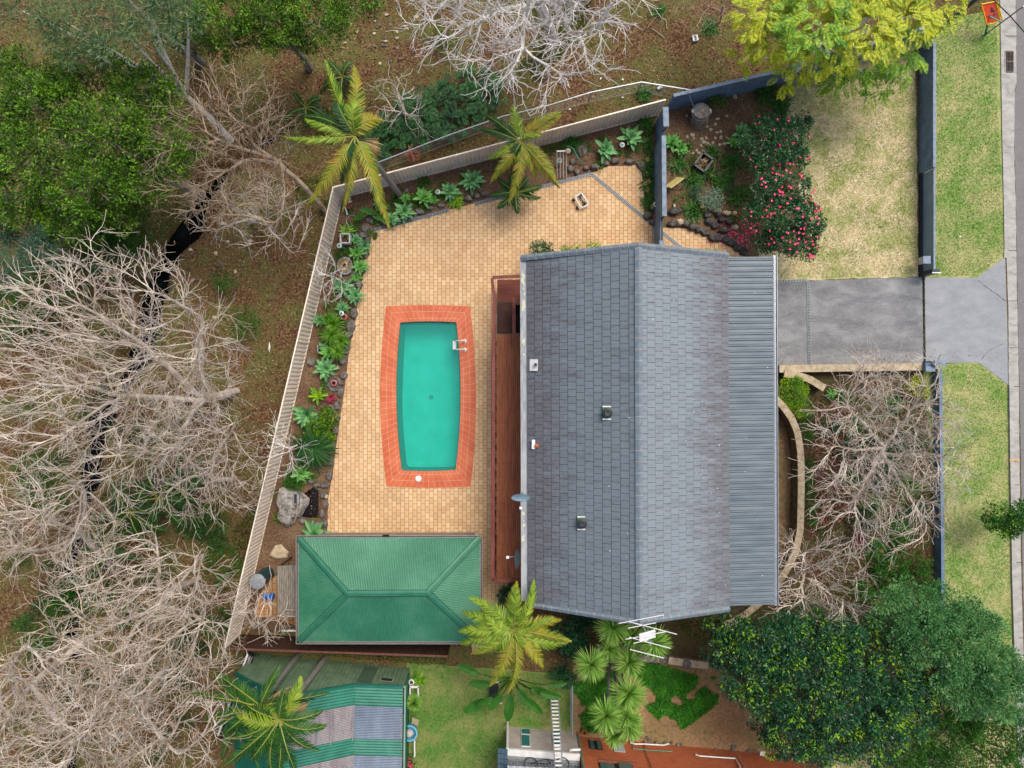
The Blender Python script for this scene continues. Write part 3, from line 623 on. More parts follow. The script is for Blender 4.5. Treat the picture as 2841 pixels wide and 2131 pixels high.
TRIM = [(0, 0), (.30, 0), (.36, 1), (.44, 1), (.50, 0), (.60, 0), (.66, 1), (.74, 1), (.80, 0)]
CORR = [(0, 0), (.25, .5), (.5, 1), (.75, .5)]
zm = M['grate']
metal = solid('grey blue ribbed steel', ['#70808a', '#808f98', '#8e9ba2'], .45, 1.2, .55, spec=.5, stretch=(.6, 3, 1))
VR = MB(); va = P(2148, 712, 4.35); vb = P(2152, 1677, 4.35); vc = P(2021, 1681, 4.72); vd = P(2017, 713, 4.72)
ribbed(VR, va, vb, vc, vd, .245, .03, TRIM2); VR.build('verandah_roof', metal, house)
g_ = MB(); g_.beam(va+[.03, .05, -.03], vb+[.03, -.05, -.03], .16, .05); g_.beam(va+[.1, .05, .02], vb+[.1, -.05, .02], .02, .1); g_.build('verandah_gutter', M['galv'], house)
bird = MB()
for _ in range(120):
    x = R.uniform(1480, 2140); y = R.uniform(730, 1670)
    if R.rand() < .6: x = R.uniform(1900, 2020); y = R.uniform(1100, 1670)
    z = ZR-.0-abs(x-1772)*(ZR-ZE-.2)/250 if x < 2019 else 4.8
    z = (ZR-(1772-x)/309*(ZR-ZE) if x < 1772 else ZR-(x-1772)/248*(ZR-ZE2)) if x < 2019 else 4.75
    bird.lathe(P(x, y, z+.07), [(R.uniform(.008, .025), 0), (0, .004)], 6)
bird.build('droppings', M['white'], house)
# walls under the roof
wl_ = MB(); brick = solid('house brick wall', ['#8a6a52', '#a4836a'], .85, 5, .6)
hx0, hx1 = .95, 8.95; hy0 = e0[1]-.35; hy1 = e1[1]+.35
wl_.prism([(hx0, hy0), (hx1, hy0), (hx1, hy1), (hx0, hy1)], 0, 4.45)
for y_, s_ in ((hy0-.0, 1), (hy1, -1)): wl_.add([(hx0, y_, 4.45), (hx1, y_, 4.45), (4.95, y_, 6.45)], [[0, 1, 2]])
wl_.build('wall', brick, house)
for i in range(5):
    px = MB(); px.box((11.1, hy0-1-i*3.0, 2.1), (.12, .12, 4.2)); px.build('verandah_post', M['dark_blue'], house)
for yy in (1180, 1330, 1480):
    f_ = MB(); c = np.array([hx0-.02, P2(0, yy)[1], 2.9+.0]); f_.box(c, (.06, 1.7, 1.5)); w_ = f_.build('window', M['white'], house)
    MB().box(c-[.035, 0, 0], (.02, 1.55, 1.35)).build('pane', glossy('window glass', '#33434a', .1, .6), w_)
# things on the roof
def roofz(px): return ZR-(1772-px)/309*(ZR-ZE) if px < 1772 else ZR-(px-1772)/248*(ZR-ZE2)
for px, py, lab, cm in ((1684, 1145, 'square green roof vent with round dark cowl nearer the ridge', 'dark'), (1614, 1451, 'square green roof vent with round dark cowl lower on the left slope', 'dark')):
    z = roofz(px)+.06; t = thing('roof_vent', P(px, py, z), lab, 'roof vent', 'vents on the left roof slope')
    MB().box(P(px, py, z+.03), (.36, .58, .08)).build('base_plate', solid('green stained sheet', ['#2f6b45', '#4c8f62', '#39443c'], .7, 9, .6), t)
    MB().box(P(px, py-17, z+.08), (.36, .05, .03)).build('flashing', M['white'], t)
    MB().box(P(px, py+18, z+.08), (.36, .05, .03)).build('flashing', M['white'], t)
    MB().lathe(P(px, py, z+.07), [(.17, 0), (.18, .12), (.2, .14), (.2, .17), (.12, .2), (.04, .19), (0, .19)], 22).build('cowl', solid('dark cowl', ['#23282a', '#343c40'], .5, 8, .7), t)
t = thing('roof_flue', P(1480, 1012, 4.75), 'white metal flashing with a small dark flue near the left eave', 'flue')
MB().beam(P(1470, 1013, 4.68), P(1492, 1013, 4.9), .50, .02).build('flashing', M['white'], t)
MB().lathe(P(1486, 1012, 4.82), [(.07, 0), (.07, .18), (.04, .2), (.04, .15), (0, .15)], 12).build('pipe', rust, t)
t = thing('roof_flue', P(1486, 1236, 4.8), 'small orange topped flue with torn white flashing lower down the roof edge', 'flue')
MB().beam(P(1480, 1220, 4.82), P(1480, 1246, 4.82), .14, .03).build('flashing', M['white'], t)
MB().lathe(P(1489, 1236, 4.85), [(.07, 0), (.09, .12), (.04, .15), (0, .15)], 12).build('pipe', solid('orange cap', ['#b5522e', '#c96a42'], .6, 8, .7), t)
# satellite dishes
def dish(px, py, z, r, tilt, az, lab, mat, deep=.16, asp=1.):
    c = P(px, py, z); t = thing('satellite_dish', c, lab, 'satellite dish')
    n, k = 28, 6; V = []; Fs = []
    ax = np.array([math.cos(az)*math.sin(tilt), math.sin(az)*math.sin(tilt), math.cos(tilt)]); u = unit(np.cross([0, 0, 1], ax)); w = np.cross(ax, u)
    for i in range(k+1):
        q = i/k
        for j in range(n):
            a = 2*math.pi*j/n; V.append(c+(u*math.cos(a)*asp+w*math.sin(a))*r*q+ax*deep*r*q*q*2)
    for i in range(k):
        for j in range(n): Fs.append([i*n+j, i*n+(j+1) % n, (i+1)*n+(j+1) % n, (i+1)*n+j])
    m = MB(); m.add(V, Fs); m.build('reflector', mat, t, smooth=True)
    f = c+ax*r*1.1-w*r*.6; MB().tube([c-w*r, f], .02, 6).build('feed_arm', M['galv'], t); MB().box(f, (.12, .1, .12)).build('receiver', M['white'], t)
    MB().tube([c-ax*.02, c-ax*.15-[0, 0, .2], np.r_[c[0]+.3, c[1], ZE-.1]], .025, 6).build('bracket', M['galv'], t)
dish(1445, 1376, 4.9, .40, math.radians(58), math.radians(-90), 'pale blue satellite dish on the left eave gutter', solid('dish blue grey', ['#a9c3cc', '#b9d2da'], .4, 3, .9), .1)
dish(1441, 1551, 4.3, .42, math.radians(75), math.radians(175), 'grey mesh satellite dish tucked under the lower left eave', solid('dish mesh grey', ['#6d6f70', '#858788'], .6, 3, .6), .12)
# tv antenna on a mast over the lower gable
t = thing('tv_antenna', P(1774, 1712, ZR), 'white branching television antenna on a mast above the lower gable end', 'antenna')
mz = 9.2; top = P(1805, 1790, mz)
MB().tube([P(1776, 1716, ZR), P(1779, 1725, 7.0), top], .03, 6).build('mast', M['galv'], t)
MB().beam(P(1776, 1722, 8.2), P(1810, 1785, mz), .05, .05).build('boom', M['galv'], t)
for (a, b) in (((1716, 1730), (1842, 1706)), ((1745, 1725), (1878, 1760)), ((1742, 1743), (1820, 1728)), ((1735, 1774), (1850, 1752)), ((1746, 1768), (1860, 1799)), ((1748, 1802), (1842, 1826)), ((1758, 1785), (1800, 1775))):
    MB().tube([P(*a, mz), P(*b, mz)], .016, 6).build('element', M['white'], t)
for k_ in (-1, 0, 1): MB().beam(P(1774, 1770+k_*7, mz+.05), P(1818, 1757+k_*7, mz+.05), .1, .03).build('reflector_bar', M['white'], t)

# ---------------------------------------------------------------- timber deck
deck_m = None
mt, nt, bs = newmat('red deck boards'); p = pos(nt)
w = nt.nodes.new('ShaderNodeTexWave'); w.inputs['Scale'].default_value = 3.7; w.inputs['Distortion'].default_value = .15; w.bands_direction = 'X'; nt.links.new(p, w.inputs[0])
n1 = noise(nt, 2.2, pos(nt, (6, .7, 1)), 6, .7)
c = ramp(nt, [hexc('#6e2c17', .62), hexc('#94421f', .62), hexc('#a5532c', .62)], n1)
c = mixc(nt, maprange(nt, w.outputs['Fac'], .0, .14, .75, 0), c, hexc('#2a120a', .6)); nt.links.new(c, bs.inputs['Base Color']); bs.inputs['Roughness'].default_value = .6
M['deck'] = mt
M['deck_rail'] = solid('oxide red handrail', ['#6f3028', '#8a463a', '#995448'], .65, 3, .62, stretch=(1, .4, 1))
M['deck_dark'] = solid('dark stained tread', ['#2c1a16', '#4f2c22', '#6b3a2b'], .7, 3, .6)
DZ = 1.9
dk_ = thing('timber_deck', P(1410, 1250, 0), 'long red brown timber deck with handrail between the pool paving and the house', 'deck')
dkx0, dkx1 = P2(1378, 0, DZ)[0], .95
def yy(py, z): return P2(0, py, z)[1]
b_ = MB(); nb = int((dkx1-dkx0)/.1)
for i in range(nb):
    x = dkx0+(i+.5)*(dkx1-dkx0)/nb; y0, y1 = yy(928, DZ), yy(1604, DZ); b_.box((x, (y0+y1)/2, DZ-.015), ((dkx1-dkx0)/nb-.008, y0-y1, .03))
b_.build('deck_boards', solid('deck board', ['#7c3e22', '#985430', '#aa683e'], .6, 2.2, .75, stretch=(6, .6, 1)), dk_)
lz = .95; b_ = MB(); 
for i in range(12):
    y = yy(776, lz)+(yy(838, lz)-yy(776, lz))*(i+.5)/12; b_.box(((dkx0+dkx1)/2, y, lz-.015), (dkx1-dkx0, .095, .03))
b_.build('landing_boards', solid('landing board', ['#5f2618', '#7d3a24', '#8b4630'], .65, 2.2, .6, stretch=(.6, 6, 1)), dk_)
for i in range(7):
    z = DZ-(i+1)*(DZ-lz)/8; y = yy(926, DZ)+(yy(840, lz)-yy(926, DZ))*(i+.5)/7
    MB().box(((dkx0+P2(1422, 0, z)[0])/2, y, z), (P2(1422, 0, z)[0]-dkx0, .22, .035)).build('stair_tread', M['deck_dark'], dk_)
MB().box(((dkx0+dkx1)/2, (yy(926, 0)+yy(845, 0))/2, .04), (dkx1-dkx0, 1.4, .03)).build('under_stair_shade', M['dark'], dk_)  # black sheet painting the shade beneath the open treads
for (a, b, z) in (((1370, 842, 2.8), (1367, 1610, 2.8), .1), ((1365, 772, 1.95), (1372, 842, 2.1), .1), ((1366, 770, 1.95), (1446, 766, 1.95), .1), ((1366, 1610, 2.8), (1446, 1610, 2.8), .1), ((1426, 826, 2.1), (1426, 930, 2.8), .1), ((1422, 929, 2.8), (1446, 929, 2.8), .1)):
    MB().beam(P(*a), P(*b), .15, .05).build('handrail', M['deck_rail'], dk_)
for i in range(18):
    py = 945+i*(1600-945)/17; x = P2(1369, 0, 2.7)[0]+.0; y = yy(py, 2.7)
    MB().box((x+.03, y, 1.4), (.08, .08, 2.8)).build('post', M['deck_rail'], dk_)
    MB().beam((x-.08, y, DZ-.15), (x+.8, y, DZ-.15), .06, .12).build('joist', M['deck_rail'], dk_)
for z in (2.1, 2.3, 2.5): MB().beam((P2(1369, 0, 2.7)[0]+.02, yy(930, 2.7), z), (P2(1369, 0, 2.7)[0]+.02, yy(1605, 2.7), z), .03, .05).build('fence_rail', M['deck_rail'], dk_)

# ---------------------------------------------------------------- green shed
sh = thing('garden_shed', P(1080, 1640), 'garden shed with a bright green corrugated hip roof below the pool', 'shed')
mg, nt, bs = newmat('green corrugated steel'); p = pos(nt)
c = ramp(nt, [hexc('#2c7a58', .62), hexc('#3a8a66', .62), hexc('#5aa07e', .62)], noise(nt, .5, p, 6, .6)); c = mixc(nt, maprange(nt, noise(nt, 7, p, 5), .45, .75, 0, .2), c, hexc('#6cb090', .62))
nt.links.new(c, bs.inputs['Base Color']); bs.inputs['Roughness'].default_value = .5; M['green_roof'] = mg
zs, zr = 2.55, 3.55
c4 = [P(829, 1493, zs), P(1331, 1492, zs), P(1331, 1779, zs), P(829, 1779, zs)]; r0 = P(964, 1647, zr); r1 = P(1187, 1645, zr)
def facet(a, b, top, nm='roof_panel', parent=None, mat=None, pitch=.076, h=.017, prof=CORR, rev=False):
    """corrugated facet over eave a-b; top = list of points (hip outline from a to b)"""
    a = np.array(a); b = np.array(b); L = np.linalg.norm(b-a); e = (b-a)/L; n = int(L/pitch); tp = [a]+[np.array(q) for q in top]+[b]
    s_ = [np.dot(q-a, e) for q in tp]; us = []; hs = []
    for i in range(n):
        for f_, o in prof: us.append((i+f_)/n*L); hs.append(o*h)
    us.append(L); hs.append(0); us = np.array(us); hs = np.array(hs); nrm = unit(np.cross(b-a, np.array(top[0])-a)); nrm = nrm if nrm[2] > 0 else -nrm
    lo = a+e*us[:, None]+nrm*hs[:, None]; hi = np.stack([np.interp(us, s_, [q[k] for q in tp]) for k in range(3)], 1)+nrm*hs[:, None]; k = len(us)
    m = MB(); m.add(np.r_[lo, hi], [[i, i+1, k+i+1, k+i] for i in range(k-1)]); return m.build(nm, mat, parent)
facet(c4[0], c4[1], [r0, r1], 'roof_panel', sh, mg); facet(c4[3], c4[2], [r0, r1], 'roof_panel', sh, mg)
facet(c4[3], c4[0], [r0], 'roof_panel', sh, mg); facet(c4[1], c4[2], [r1], 'roof_panel', sh, mg)
cap = solid('green ridge flashing', ['#2f7e5e', '#449072'], .45, 2, .62); cm = MB()
for a, b in ((c4[0], r0), (c4[3], r0), (c4[1], r1), (c4[2], r1), (r0, r1)):
    d = unit(b-a); sd = unit(np.cross(d, [0, 0, 1])); a_ = a+[0, 0, .035]; b_ = b+[0, 0, .035]
    for s_ in (-1, 1):
        v = [a_, b_, b_+sd*s_*.13-[0, 0, .03], a_+sd*s_*.13-[0, 0, .03]]; cm.add(v, [[0, 1, 2, 3] if s_ < 0 else [3, 2, 1, 0]])
    cm.tube([a_+[0, 0, .01], b_+[0, 0, .01]], .022, 6)
    for s_ in (-1, 1): cm.beam(a_+sd*s_*.14-[0, 0, .03], b_+sd*s_*.14-[0, 0, .03], .010, .02, 1)
cm.build('ridge_flashing', [cap, M['dark']], sh)
gm = MB(); gl_ = MB(); 
for i in range(4):
    a = c4[i]; b = c4[(i+1) % 4]; ctr_ = sum(c4)/4; d = unit(b-a); o_ = np.cross(d, [0, 0, 1]); o_ = o_ if np.dot(o_, a-ctr_) > 0 else -o_
    gm.beam(a+o_*.11-d*.1, b+o_*.11+d*.1, .02, .1); gm.beam(a+o_*.02-[0, 0, .03], b+o_*.02-[0, 0, .03], .02, .05)
    gl_.beam(a+o_*.05-[0, 0, .05], b+o_*.05-[0, 0, .05], .09, .03)
gm.build('gutter', M['galv'], sh); gl_.build('gutter_litter', solid('gutter litter', ['#4a3b30', '#8c7a68', '#6b5a4a'], .95, 18, .6, .5), sh)
sw = MB(); sw.prism([q[:2]*1 for q in [c4[0]+[.35, -.3, 0], c4[1]+[-.35, -.3, 0], c4[2]+[-.35, .3, 0], c4[3]+[.35, .3, 0]]], 0, zs-.06); sw.build('wall', solid('shed wall', ['#8c8474', '#a89f8d'], .8, 3, .6), sh)
MB().box(P(1071, 1486, zs), (.3, .08, .1)).build('wall_lamp', M['black'], sh)
MB().tube([P(782, 1750, 1.2), P(829, 1750, 1.2)], .05, 8).build('downpipe', M['white'], sh)
mb = MB(); ribbed(mb, P(826, 1711, 2.0), P(771, 1714, 1.9), P(768, 1570, 1.9), P(826, 1567, 2.0), .09, .03, CORR)
lt = thing('lean_to_roof', P(798, 1640), 'weathered grey corrugated lean to roof on the left side of the green shed', 'lean-to')
mb.build('roof_sheet', solid('weathered fibro', ['#6b6358', '#968e80', '#b0a89a'], .9, 4, .6, .3, stretch=(4, .6, 1)), lt)
for px, py in ((773, 1574), (776, 1708)): MB().beam(P(px, py, 1.9), np.r_[P2(px, py, 1.9), 0], .07, .07).build('post', M['brown_timber'], lt)

# ---------------------------------------------------------------- neighbour's green building
nb_ = thing('workshop_building', P(950, 1950), 'neighbour workshop with teal corrugated roof and clear blue skylight sheets', 'building')
# north wall foot and its top outline
A_ = P(700, 1813); B_ = P(1133, 1853)
def WP(px, py): return onwall(px, py, A_[:2], B_[:2])
tl = WP(655, 1868); ts_ = WP(700, 1893); tpk = WP(788, 1933); tk = WP(985, 1901); tr_ = WP(1118, 1906)
olive = solid('olive green cladding', ['#52684f', '#5f765c', '#6c8368'], .6, 2, 1.0)
teal = solid('teal roof steel', ['#1c7560', '#2a876e', '#3c967c'], .45, 1.5, .58); tealdk = solid('dark teal steel', ['#0c5544', '#116452'], .5, 1.5, .85)
def wall_ribs(pts_top, nm):
    d = unit(B_-A_); mb = MB(); xs = [np.dot(q-A_, d) for q in pts_top]; zs_ = [q[2] for q in pts_top]; n = int((xs[-1]-xs[0])/.2); us = []; hs = []
    for i in range(n):
        for f_, o in ((0, 0), (.5, 0), (.6, 1), (.9, 1)): us.append(xs[0]+(i+f_)/n*(xs[-1]-xs[0])); hs.append(o*.03)
    us = np.array(us+[xs[-1]]); hs = np.array(hs+[0.]); nn = np.array([-d[1], d[0], 0]); lo = A_+d*us[:, None]+nn*hs[:, None]; hi = lo.copy(); hi[:, 2] = np.interp(us, xs, zs_); k = len(us)
    mb.add(np.r_[lo, hi], [[i, i+1, k+i+1, k+i] for i in range(k-1)]); return mb.build(nm, olive, nb_)
wall_ribs([tl, ts_, tpk, tk, tr_], 'wall')
dS = np.array([-.012, -1, 0.])                    # roof runs away to the south
Lr = 7.5
def roofquad(p, q, s0, s1, nm, mat, pitch=.13, h=.025, over=.08):
    a = p+dS*s0; b = p+dS*s1; c = q+dS*s1; d = q+dS*s0; m = MB()
    ribbed(m, a, b, c, d, pitch, h, CORR); return m.build(nm, mat, nb_)
clear = solid('clear pinkish sheet', ['#7d7278', '#9a8f92', '#a9a2a0', '#77808a'], .35, 1.2, .6, spec=.5, stretch=(2.5, .5, 1)); blue_s = solid('blue tinted sheet', ['#4a627c', '#5a7490', '#6c88a0'], .35, 1, .6, spec=.5, stretch=(1.6, .6, 1))
up = np.array([0, 0, .04])
s1_, s2_, s3_, = .95, 2.55, 3.35
def yspan(p, py):                                # how far south until image row py at point p
    return (p[1]-(CY-py)/FP*(HC-p[2]))
for p, q, trans in ((tpk, tk, clear), (tk, tr_, blue_s)):
    rows = (1960, 2052, 2098) if q is tr_ else (1958, 2050, 2097)
    sq = [0]+[yspan(tk, r) for r in rows]+[Lr]
    for i, mm in enumerate((teal, trans, teal, trans)):
        roofquad(p+up-dS*.05, q+up-dS*.05, sq[i], sq[i+1]-.01, 'roof_panel', mm, .13 if mm is teal else .076, .025)
roofquad(ts_+up, tpk+up, 0, Lr, 'roof_panel', tealdk, .076, .02); roofquad(tl+up, ts_+up, 0, Lr, 'roof_panel', tealdk, .076, .02)
for a, b in ((tl, ts_), (ts_, tpk), (tpk, tk), (tk, tr_)): MB().beam(a+up+[0, .06, .03], b+up+[0, .06, .03], .1, .06).build('barge_flashing', tealdk, nb_)
ml = MB()
for x_ in (.33, .66, .98):
    a = tpk*(1-x_)+tk*x_+[0, 0, .09]; ml.beam(a+dS*sq[1], a+dS*sq[2], .04, .012); ml.beam(a+dS*sq[3], a+dS*sq[4], .04, .012)
for x_ in (.08, .5, .96):
    a = tk*(1-x_)+tr_*x_+[0, 0, .09]
    for k_ in range(16): ml.lathe(a+dS*(sq[1]+(sq[2]-sq[1])*(k_+.5)/16), [(.02, 0), (0, .015)], 6)
ml.build('fixing_strip', M['galv'], nb_)
MB().beam(tr_+[.08, .05, .0], tr_+dS*Lr+[.08, 0, 0], .12, .1).build('gutter', solid('pale green gutter', ['#7fae94', '#93bfa6'], .5, 4, .65), nb_)
MB().beam(tr_+[.03, 0, .03], tr_+dS*Lr+[.03, 0, .03], .07, .04).build('gutter_litter', M['rock'], nb_)
ew = MB(); ew.add([np.r_[tr_[:2], 0], np.r_[(tr_+dS*Lr)[:2], 0], tr_+dS*Lr, tr_], [[0, 1, 2, 3]]); ew.build('wall', tealdk, nb_); ew = MB(); ew.add([np.r_[tl[:2], 0], np.r_[(tl+dS*Lr)[:2], 0], tl+dS*Lr, tl], [[3, 2, 1, 0]]); ew.build('wall', tealdk, nb_)
# door and window in that wall
def wallpanel(px0, py0, px1, py1, off, nm, mat, parent):
    a = WP(px0, py0); b = WP(px1, py1); nn = np.array([-(B_-A_)[1], (B_-A_)[0], 0]); nn = unit(nn)*off
    d = unit(B_-A_); x0, x1 = sorted((np.dot(a-A_, d), np.dot(b-A_, d))); z0, z1 = sorted((a[2], b[2]))
    v = [A_+d*x+nn+[0, 0, z] for x, z in ((x0, z0), (x1, z0), (x1, z1), (x0, z1))]
    return MB().add(v, [[3, 2, 1, 0]]).build(nm, mat, parent)
dr_ = wallpanel(1012, 1852, 1030, 1898, .05, 'door', solid('olive door', ['#55705a', '#5f7a64'], .6, 2, .55), nb_)
fr_ = wallpanel(1056, 1882, 1090, 1897, .06, 'window', solid('pale green frame', ['#8fa88c', '#9db59a'], .6, 2, .65), nb_)
wallpanel(1059, 1884.5, 1087, 1894.5, .075, 'pane', glossy('dark pane', '#39444a', .1, .6), fr_)

# ---------------------------------------------------------------- rendered extension and brick house at the bottom
bx = thing('rendered_house', P(1500, 2060), 'beige rendered building with teal windows and a balcony at the bottom edge', 'building')
A2 = P(1408, 2016); B2 = P(1597, 2030)
rend = solid('beige render', ['#a59b93', '#b3a9a1', '#c0b6ae'], .85, 2, .85, .1)
wb = MB(); zt = 2.05; a_, b_2 = A2+[0, 0, zt], B2+[0, 0, zt]; wb.add([A2, B2, b_2, a_], [[3, 2, 1, 0]]); wb.add([A2, A2+[0, -6, 0], a_+[0, -6, 0], a_], [[0, 1, 2, 3]]); wb.build('wall', rend, bx)
MB().beam(a_+[0, -.1, .06], b_2+[0, -.1, .06], .3, .12).build('slab_edge', M['white'], bx)
MB().add([a_+[0, -.2, .1], b_2+[0, -.2, .1], b_2+[0, -6, .1], a_+[0, -6, .1]], [[3, 2, 1, 0]]).build('balcony_floor', solid('balcony tiles', ['#8e9496', '#a9aeb0'], .6, 5, .62), bx)
rl = MB(); ra, rb = a_+[.05, -.4, .1], b_2+[-.05, -.4, .1]
for i in range(24): c_ = ra+(rb-ra)*i/23; rl.tube([c_, c_+[0, 0, .95]], .014, 5)
rl.beam(ra+[0, 0, .1], rb+[0, 0, .1], .04, .04); rl.beam(ra+[0, 0, .97], rb+[0, 0, .97], .07, .05); rl.build('balustrade', M['galv'], bx)
def wpan(A, B, px0, py0, px1, py1, off, nm, mat, parent, th=.03):
    a = onwall(px0, py0, A[:2], B[:2]); b = onwall(px1, py1, A[:2], B[:2]); d = unit((B-A)*[1, 1, 0]); nn = np.array([-d[1], d[0], 0])*off
    x0, x1 = sorted((np.dot(a-A, d), np.dot(b-A, d))); z0, z1 = sorted((a[2], b[2])); m = MB()
    m.beam(A+d*x0+nn+[0, 0, (z0+z1)/2], A+d*x1+nn+[0, 0, (z0+z1)/2], th, z1-z0); return m.build(nm, mat, parent)
tglass = glossy('teal glass', '#2f7a7c', .1, .7)
for x0, x1 in ((1445, 1472), (1529, 1556)):
    w_ = wpan(A2, B2, x0, 2022, x1, 2074, .02, 'window', M['white'], bx)
    wpan(A2, B2, x0+2, 2025, x1-2, 2039, .045, 'pane', tglass, w_); wpan(A2, B2, x0+2, 2042, x1-2, 2072, .045, 'pane', tglass, w_)
ah = thing('balcony_roof', P(1500, 2140, 3.2), 'pale metal roof edge below the balcony at the bottom of the picture', 'roof')
mb = MB(); ribbed(mb, P(1408, 2124, 3.4), P(1590, 2134, 3.4), P(1590, 2300, 3.9), P(1408, 2290, 3.9), .3, .03, TRIM); mb.build('roof_sheet', solid('pale roof sheet', ['#a4adb2', '#b9c0c4'], .5, 2, .7), ah)
bt = thing('bicycle', P(1480, 2100, 2.2), 'dark bicycle lying on the balcony floor behind the railing', 'bicycle')
for x_ in (1472, 1560):
    th = np.linspace(0, 2*math.pi, 25); c_ = P(x_, 2118, 2.2); MB().tube([c_+[.3*math.cos(q), .3*math.sin(q), .06] for q in th], .022, 6, cap=False).build('wheel', M['black'], bt)
cA, cB = P(1472, 2118, 2.3), P(1560, 2118, 2.3)
for q0, q1 in ((cA, (cA+cB)/2+[0, .2, .0]), ((cA+cB)/2+[0, .2, 0], cB), (cA*.35+cB*.65, (cA+cB)/2+[0, .2, 0]), (cA, cA*.35+cB*.65)): MB().tube([q0, q1], .018, 6).build('frame_tube', M['dark_blue'], bt)
# small blue tiled roof
sr = thing('tiled_porch_roof', P(1385, 2110), 'small blue tiled roof corner left of the beige building', 'roof'); mb = MB(); rr = solid('blue tiles', ['#4a6474', '#5f7a8a'], .6, 6, .55)
q0, q1, q2, q3 = P(1382, 2075, 2.6), P(1408, 2078, 2.6), P(1408, 2260, 2.9), P(1372, 2260, 2.3)
mb.add([q0, q1, q2, q3], [[3, 2, 1, 0]])
for i in range(14):
    for j in range(3):
        c_ = q0*(1-(j+.5)/3)+q1*(j+.5)/3; c_ = c_+[-(i*.004), -i*.24-.1, .03]; mb.box(c_, (.16, .2, .03))
mb.build('roof_tiles', rr, sr); MB().beam(q1, np.r_[q1[:2], 0], .1, .1).build('post', M['white'], sr)
# brick house
bh = thing('brick_house', P(1900, 2120), 'orange brick two storey house wall along the bottom edge', 'house')
A3 = P(1600, 2042); B3 = P(2203, 2098); B3 = A3+(B3-A3)*1.0
mbk, nt, bs = newmat('orange brick'); g = nt.nodes.new('ShaderNodeNewGeometry'); b = nt.nodes.new('ShaderNodeTexBrick'); mp2 = nt.nodes.new('ShaderNodeMapping'); mp2.inputs['Rotation'].default_value = (math.pi/2, 0, .093)
nt.links.new(g.outputs['Position'], mp2.inputs[0]); nt.links.new(mp2.outputs[0], b.inputs['Vector']); b.inputs['Scale'].default_value = 1; b.inputs['Brick Width'].default_value = .24; b.inputs['Row Height'].default_value = .086; b.inputs['Mortar Size'].default_value = .006
b.inputs['Color1'].default_value = hexc('#b5643a', .95); b.inputs['Color2'].default_value = hexc('#a5522e', .9); b.inputs['Mortar'].default_value = hexc('#9a5634', .9)
c = mixc(nt, maprange(nt, noise(nt, .8, pos(nt), 5), .4, .7, 0, .3), b.outputs['Color'], hexc('#8c4426', .8)); nt.links.new(c, bs.inputs['Base Color']); bs.inputs['Roughness'].default_value = .85
ZB = 5.6; wb = MB(); up3 = np.array([0, 0, ZB]); wb.add([A3, B3, B3+up3, A3+up3], [[3, 2, 1, 0]]); wb.add([B3, B3+[.4, -8, 0], B3+[.4, -8, ZB], B3+up3], [[3, 2, 1, 0]]); wb.add([A3, A3+[0, -8, 0], A3+[0, -8, ZB], A3+up3], [[0, 1, 2, 3]]); wb.build('wall', mbk, bh)
rq = MB(); ribbed(rq, A3+up3+[-.4, .4, 0], B3+up3+[.4, .4, 0], B3+up3+[.4, -4, 1.6], A3+up3+[-.4, -4, 1.6], .3, .03, TRIM); rq.build('roof', rust, bh)
vent_f = solid('dark frame', ['#14181a', '#20262a'], .5, 3, .6); gglass = glossy('green glass', '#4d6a66', .1, .7)
for (x0, y0, x1, y1) in ((1632, 2056, 1672, 2082), (1660, 2117, 1766, 2160)):
    w_ = wpan(A3, B3, x0, y0, x1, y1, .03, 'window', vent_f, bh); xm = (x0+x1)/2
    wpan(A3, B3, x0+3, y0+2, xm-1.5, y1-3, .055, 'pane', gglass, w_); wpan(A3, B3, xm+1.5, y0+2, x1-3, y1-3, .055, 'pane', gglass, w_)
    wpan(A3, B3, x0, y0-6, x1, y0-1, .02, 'brick_head', solid('pale brick head', ['#b07a68', '#96503c'], .8, 12, .6, stretch=(2, 1, 1)), w_)
wpan(A3, B3, 1697, 2062, 1736, 2089, .03, 'access_panel', solid('pale grey panel', ['#aeb6ba', '#bcc4c8'], .5, 3, .7), bh)
def wline(pts, r_, nm, mat):
    d = unit(B3-A3); nn = np.array([-d[1], d[0], 0])*.08; MB().tube([onwall(x, y, A3[:2], B3[:2])+nn for x, y in pts], r_, 6).build(nm, mat, bh)
wline([(1748, 2056), (1750, 2066), (1762, 2069), (1785, 2069), (1840, 2072), (1856, 2068)], .035, 'waste_pipe', M['white'])
wline([(1756, 2060), (1757, 2082), (1800, 2086), (1865, 2090)], .02, 'water_pipe', M['green_plastic'])
wline([(1930, 2098), (1940, 2102), (2040, 2109), (2052, 2130), (2056, 2150)], .035, 'waste_pipe', M['white'])
wline([(2046, 2100), (2066, 2131), (2072, 2150)], .02, 'conduit', M['galv']); wline([(1783, 2046), (1790, 2090), (1806, 2131), (1812, 2150)], .02, 'conduit', M['rail_red'])
dp = MB(); dp.tube([np.r_[P2(1602, 2034), .1], P(1604, 2040, .4), np.r_[P2(1602, 2034)+[0, -.0], 3.6]], .05, 8); dp.build('downpipe', solid('green downpipe', ['#5a8a6c', '#6b9a7c'], .5, 3, .65), bh)
pj = P(1582, 2082, 2.2); MB().tube([pj+[0, 0, 0], pj+[.1, .05, .05], P(1610, 2080, 2.2)], .06, 8).build('overflow_pipe', M['white'], bh)
t = thing('meter_box', P(2113, 2090, .3), 'small white wall light and bracket on the brick wall near the hedge', 'wall light')
MB().box(P(2113, 2088, .6), (.22, .18, .2)).build('housing', M['white'], t); MB().box(P(2124, 2096, .6), (.14, .1, .12)).build('lamp_head', M['galv'], t)
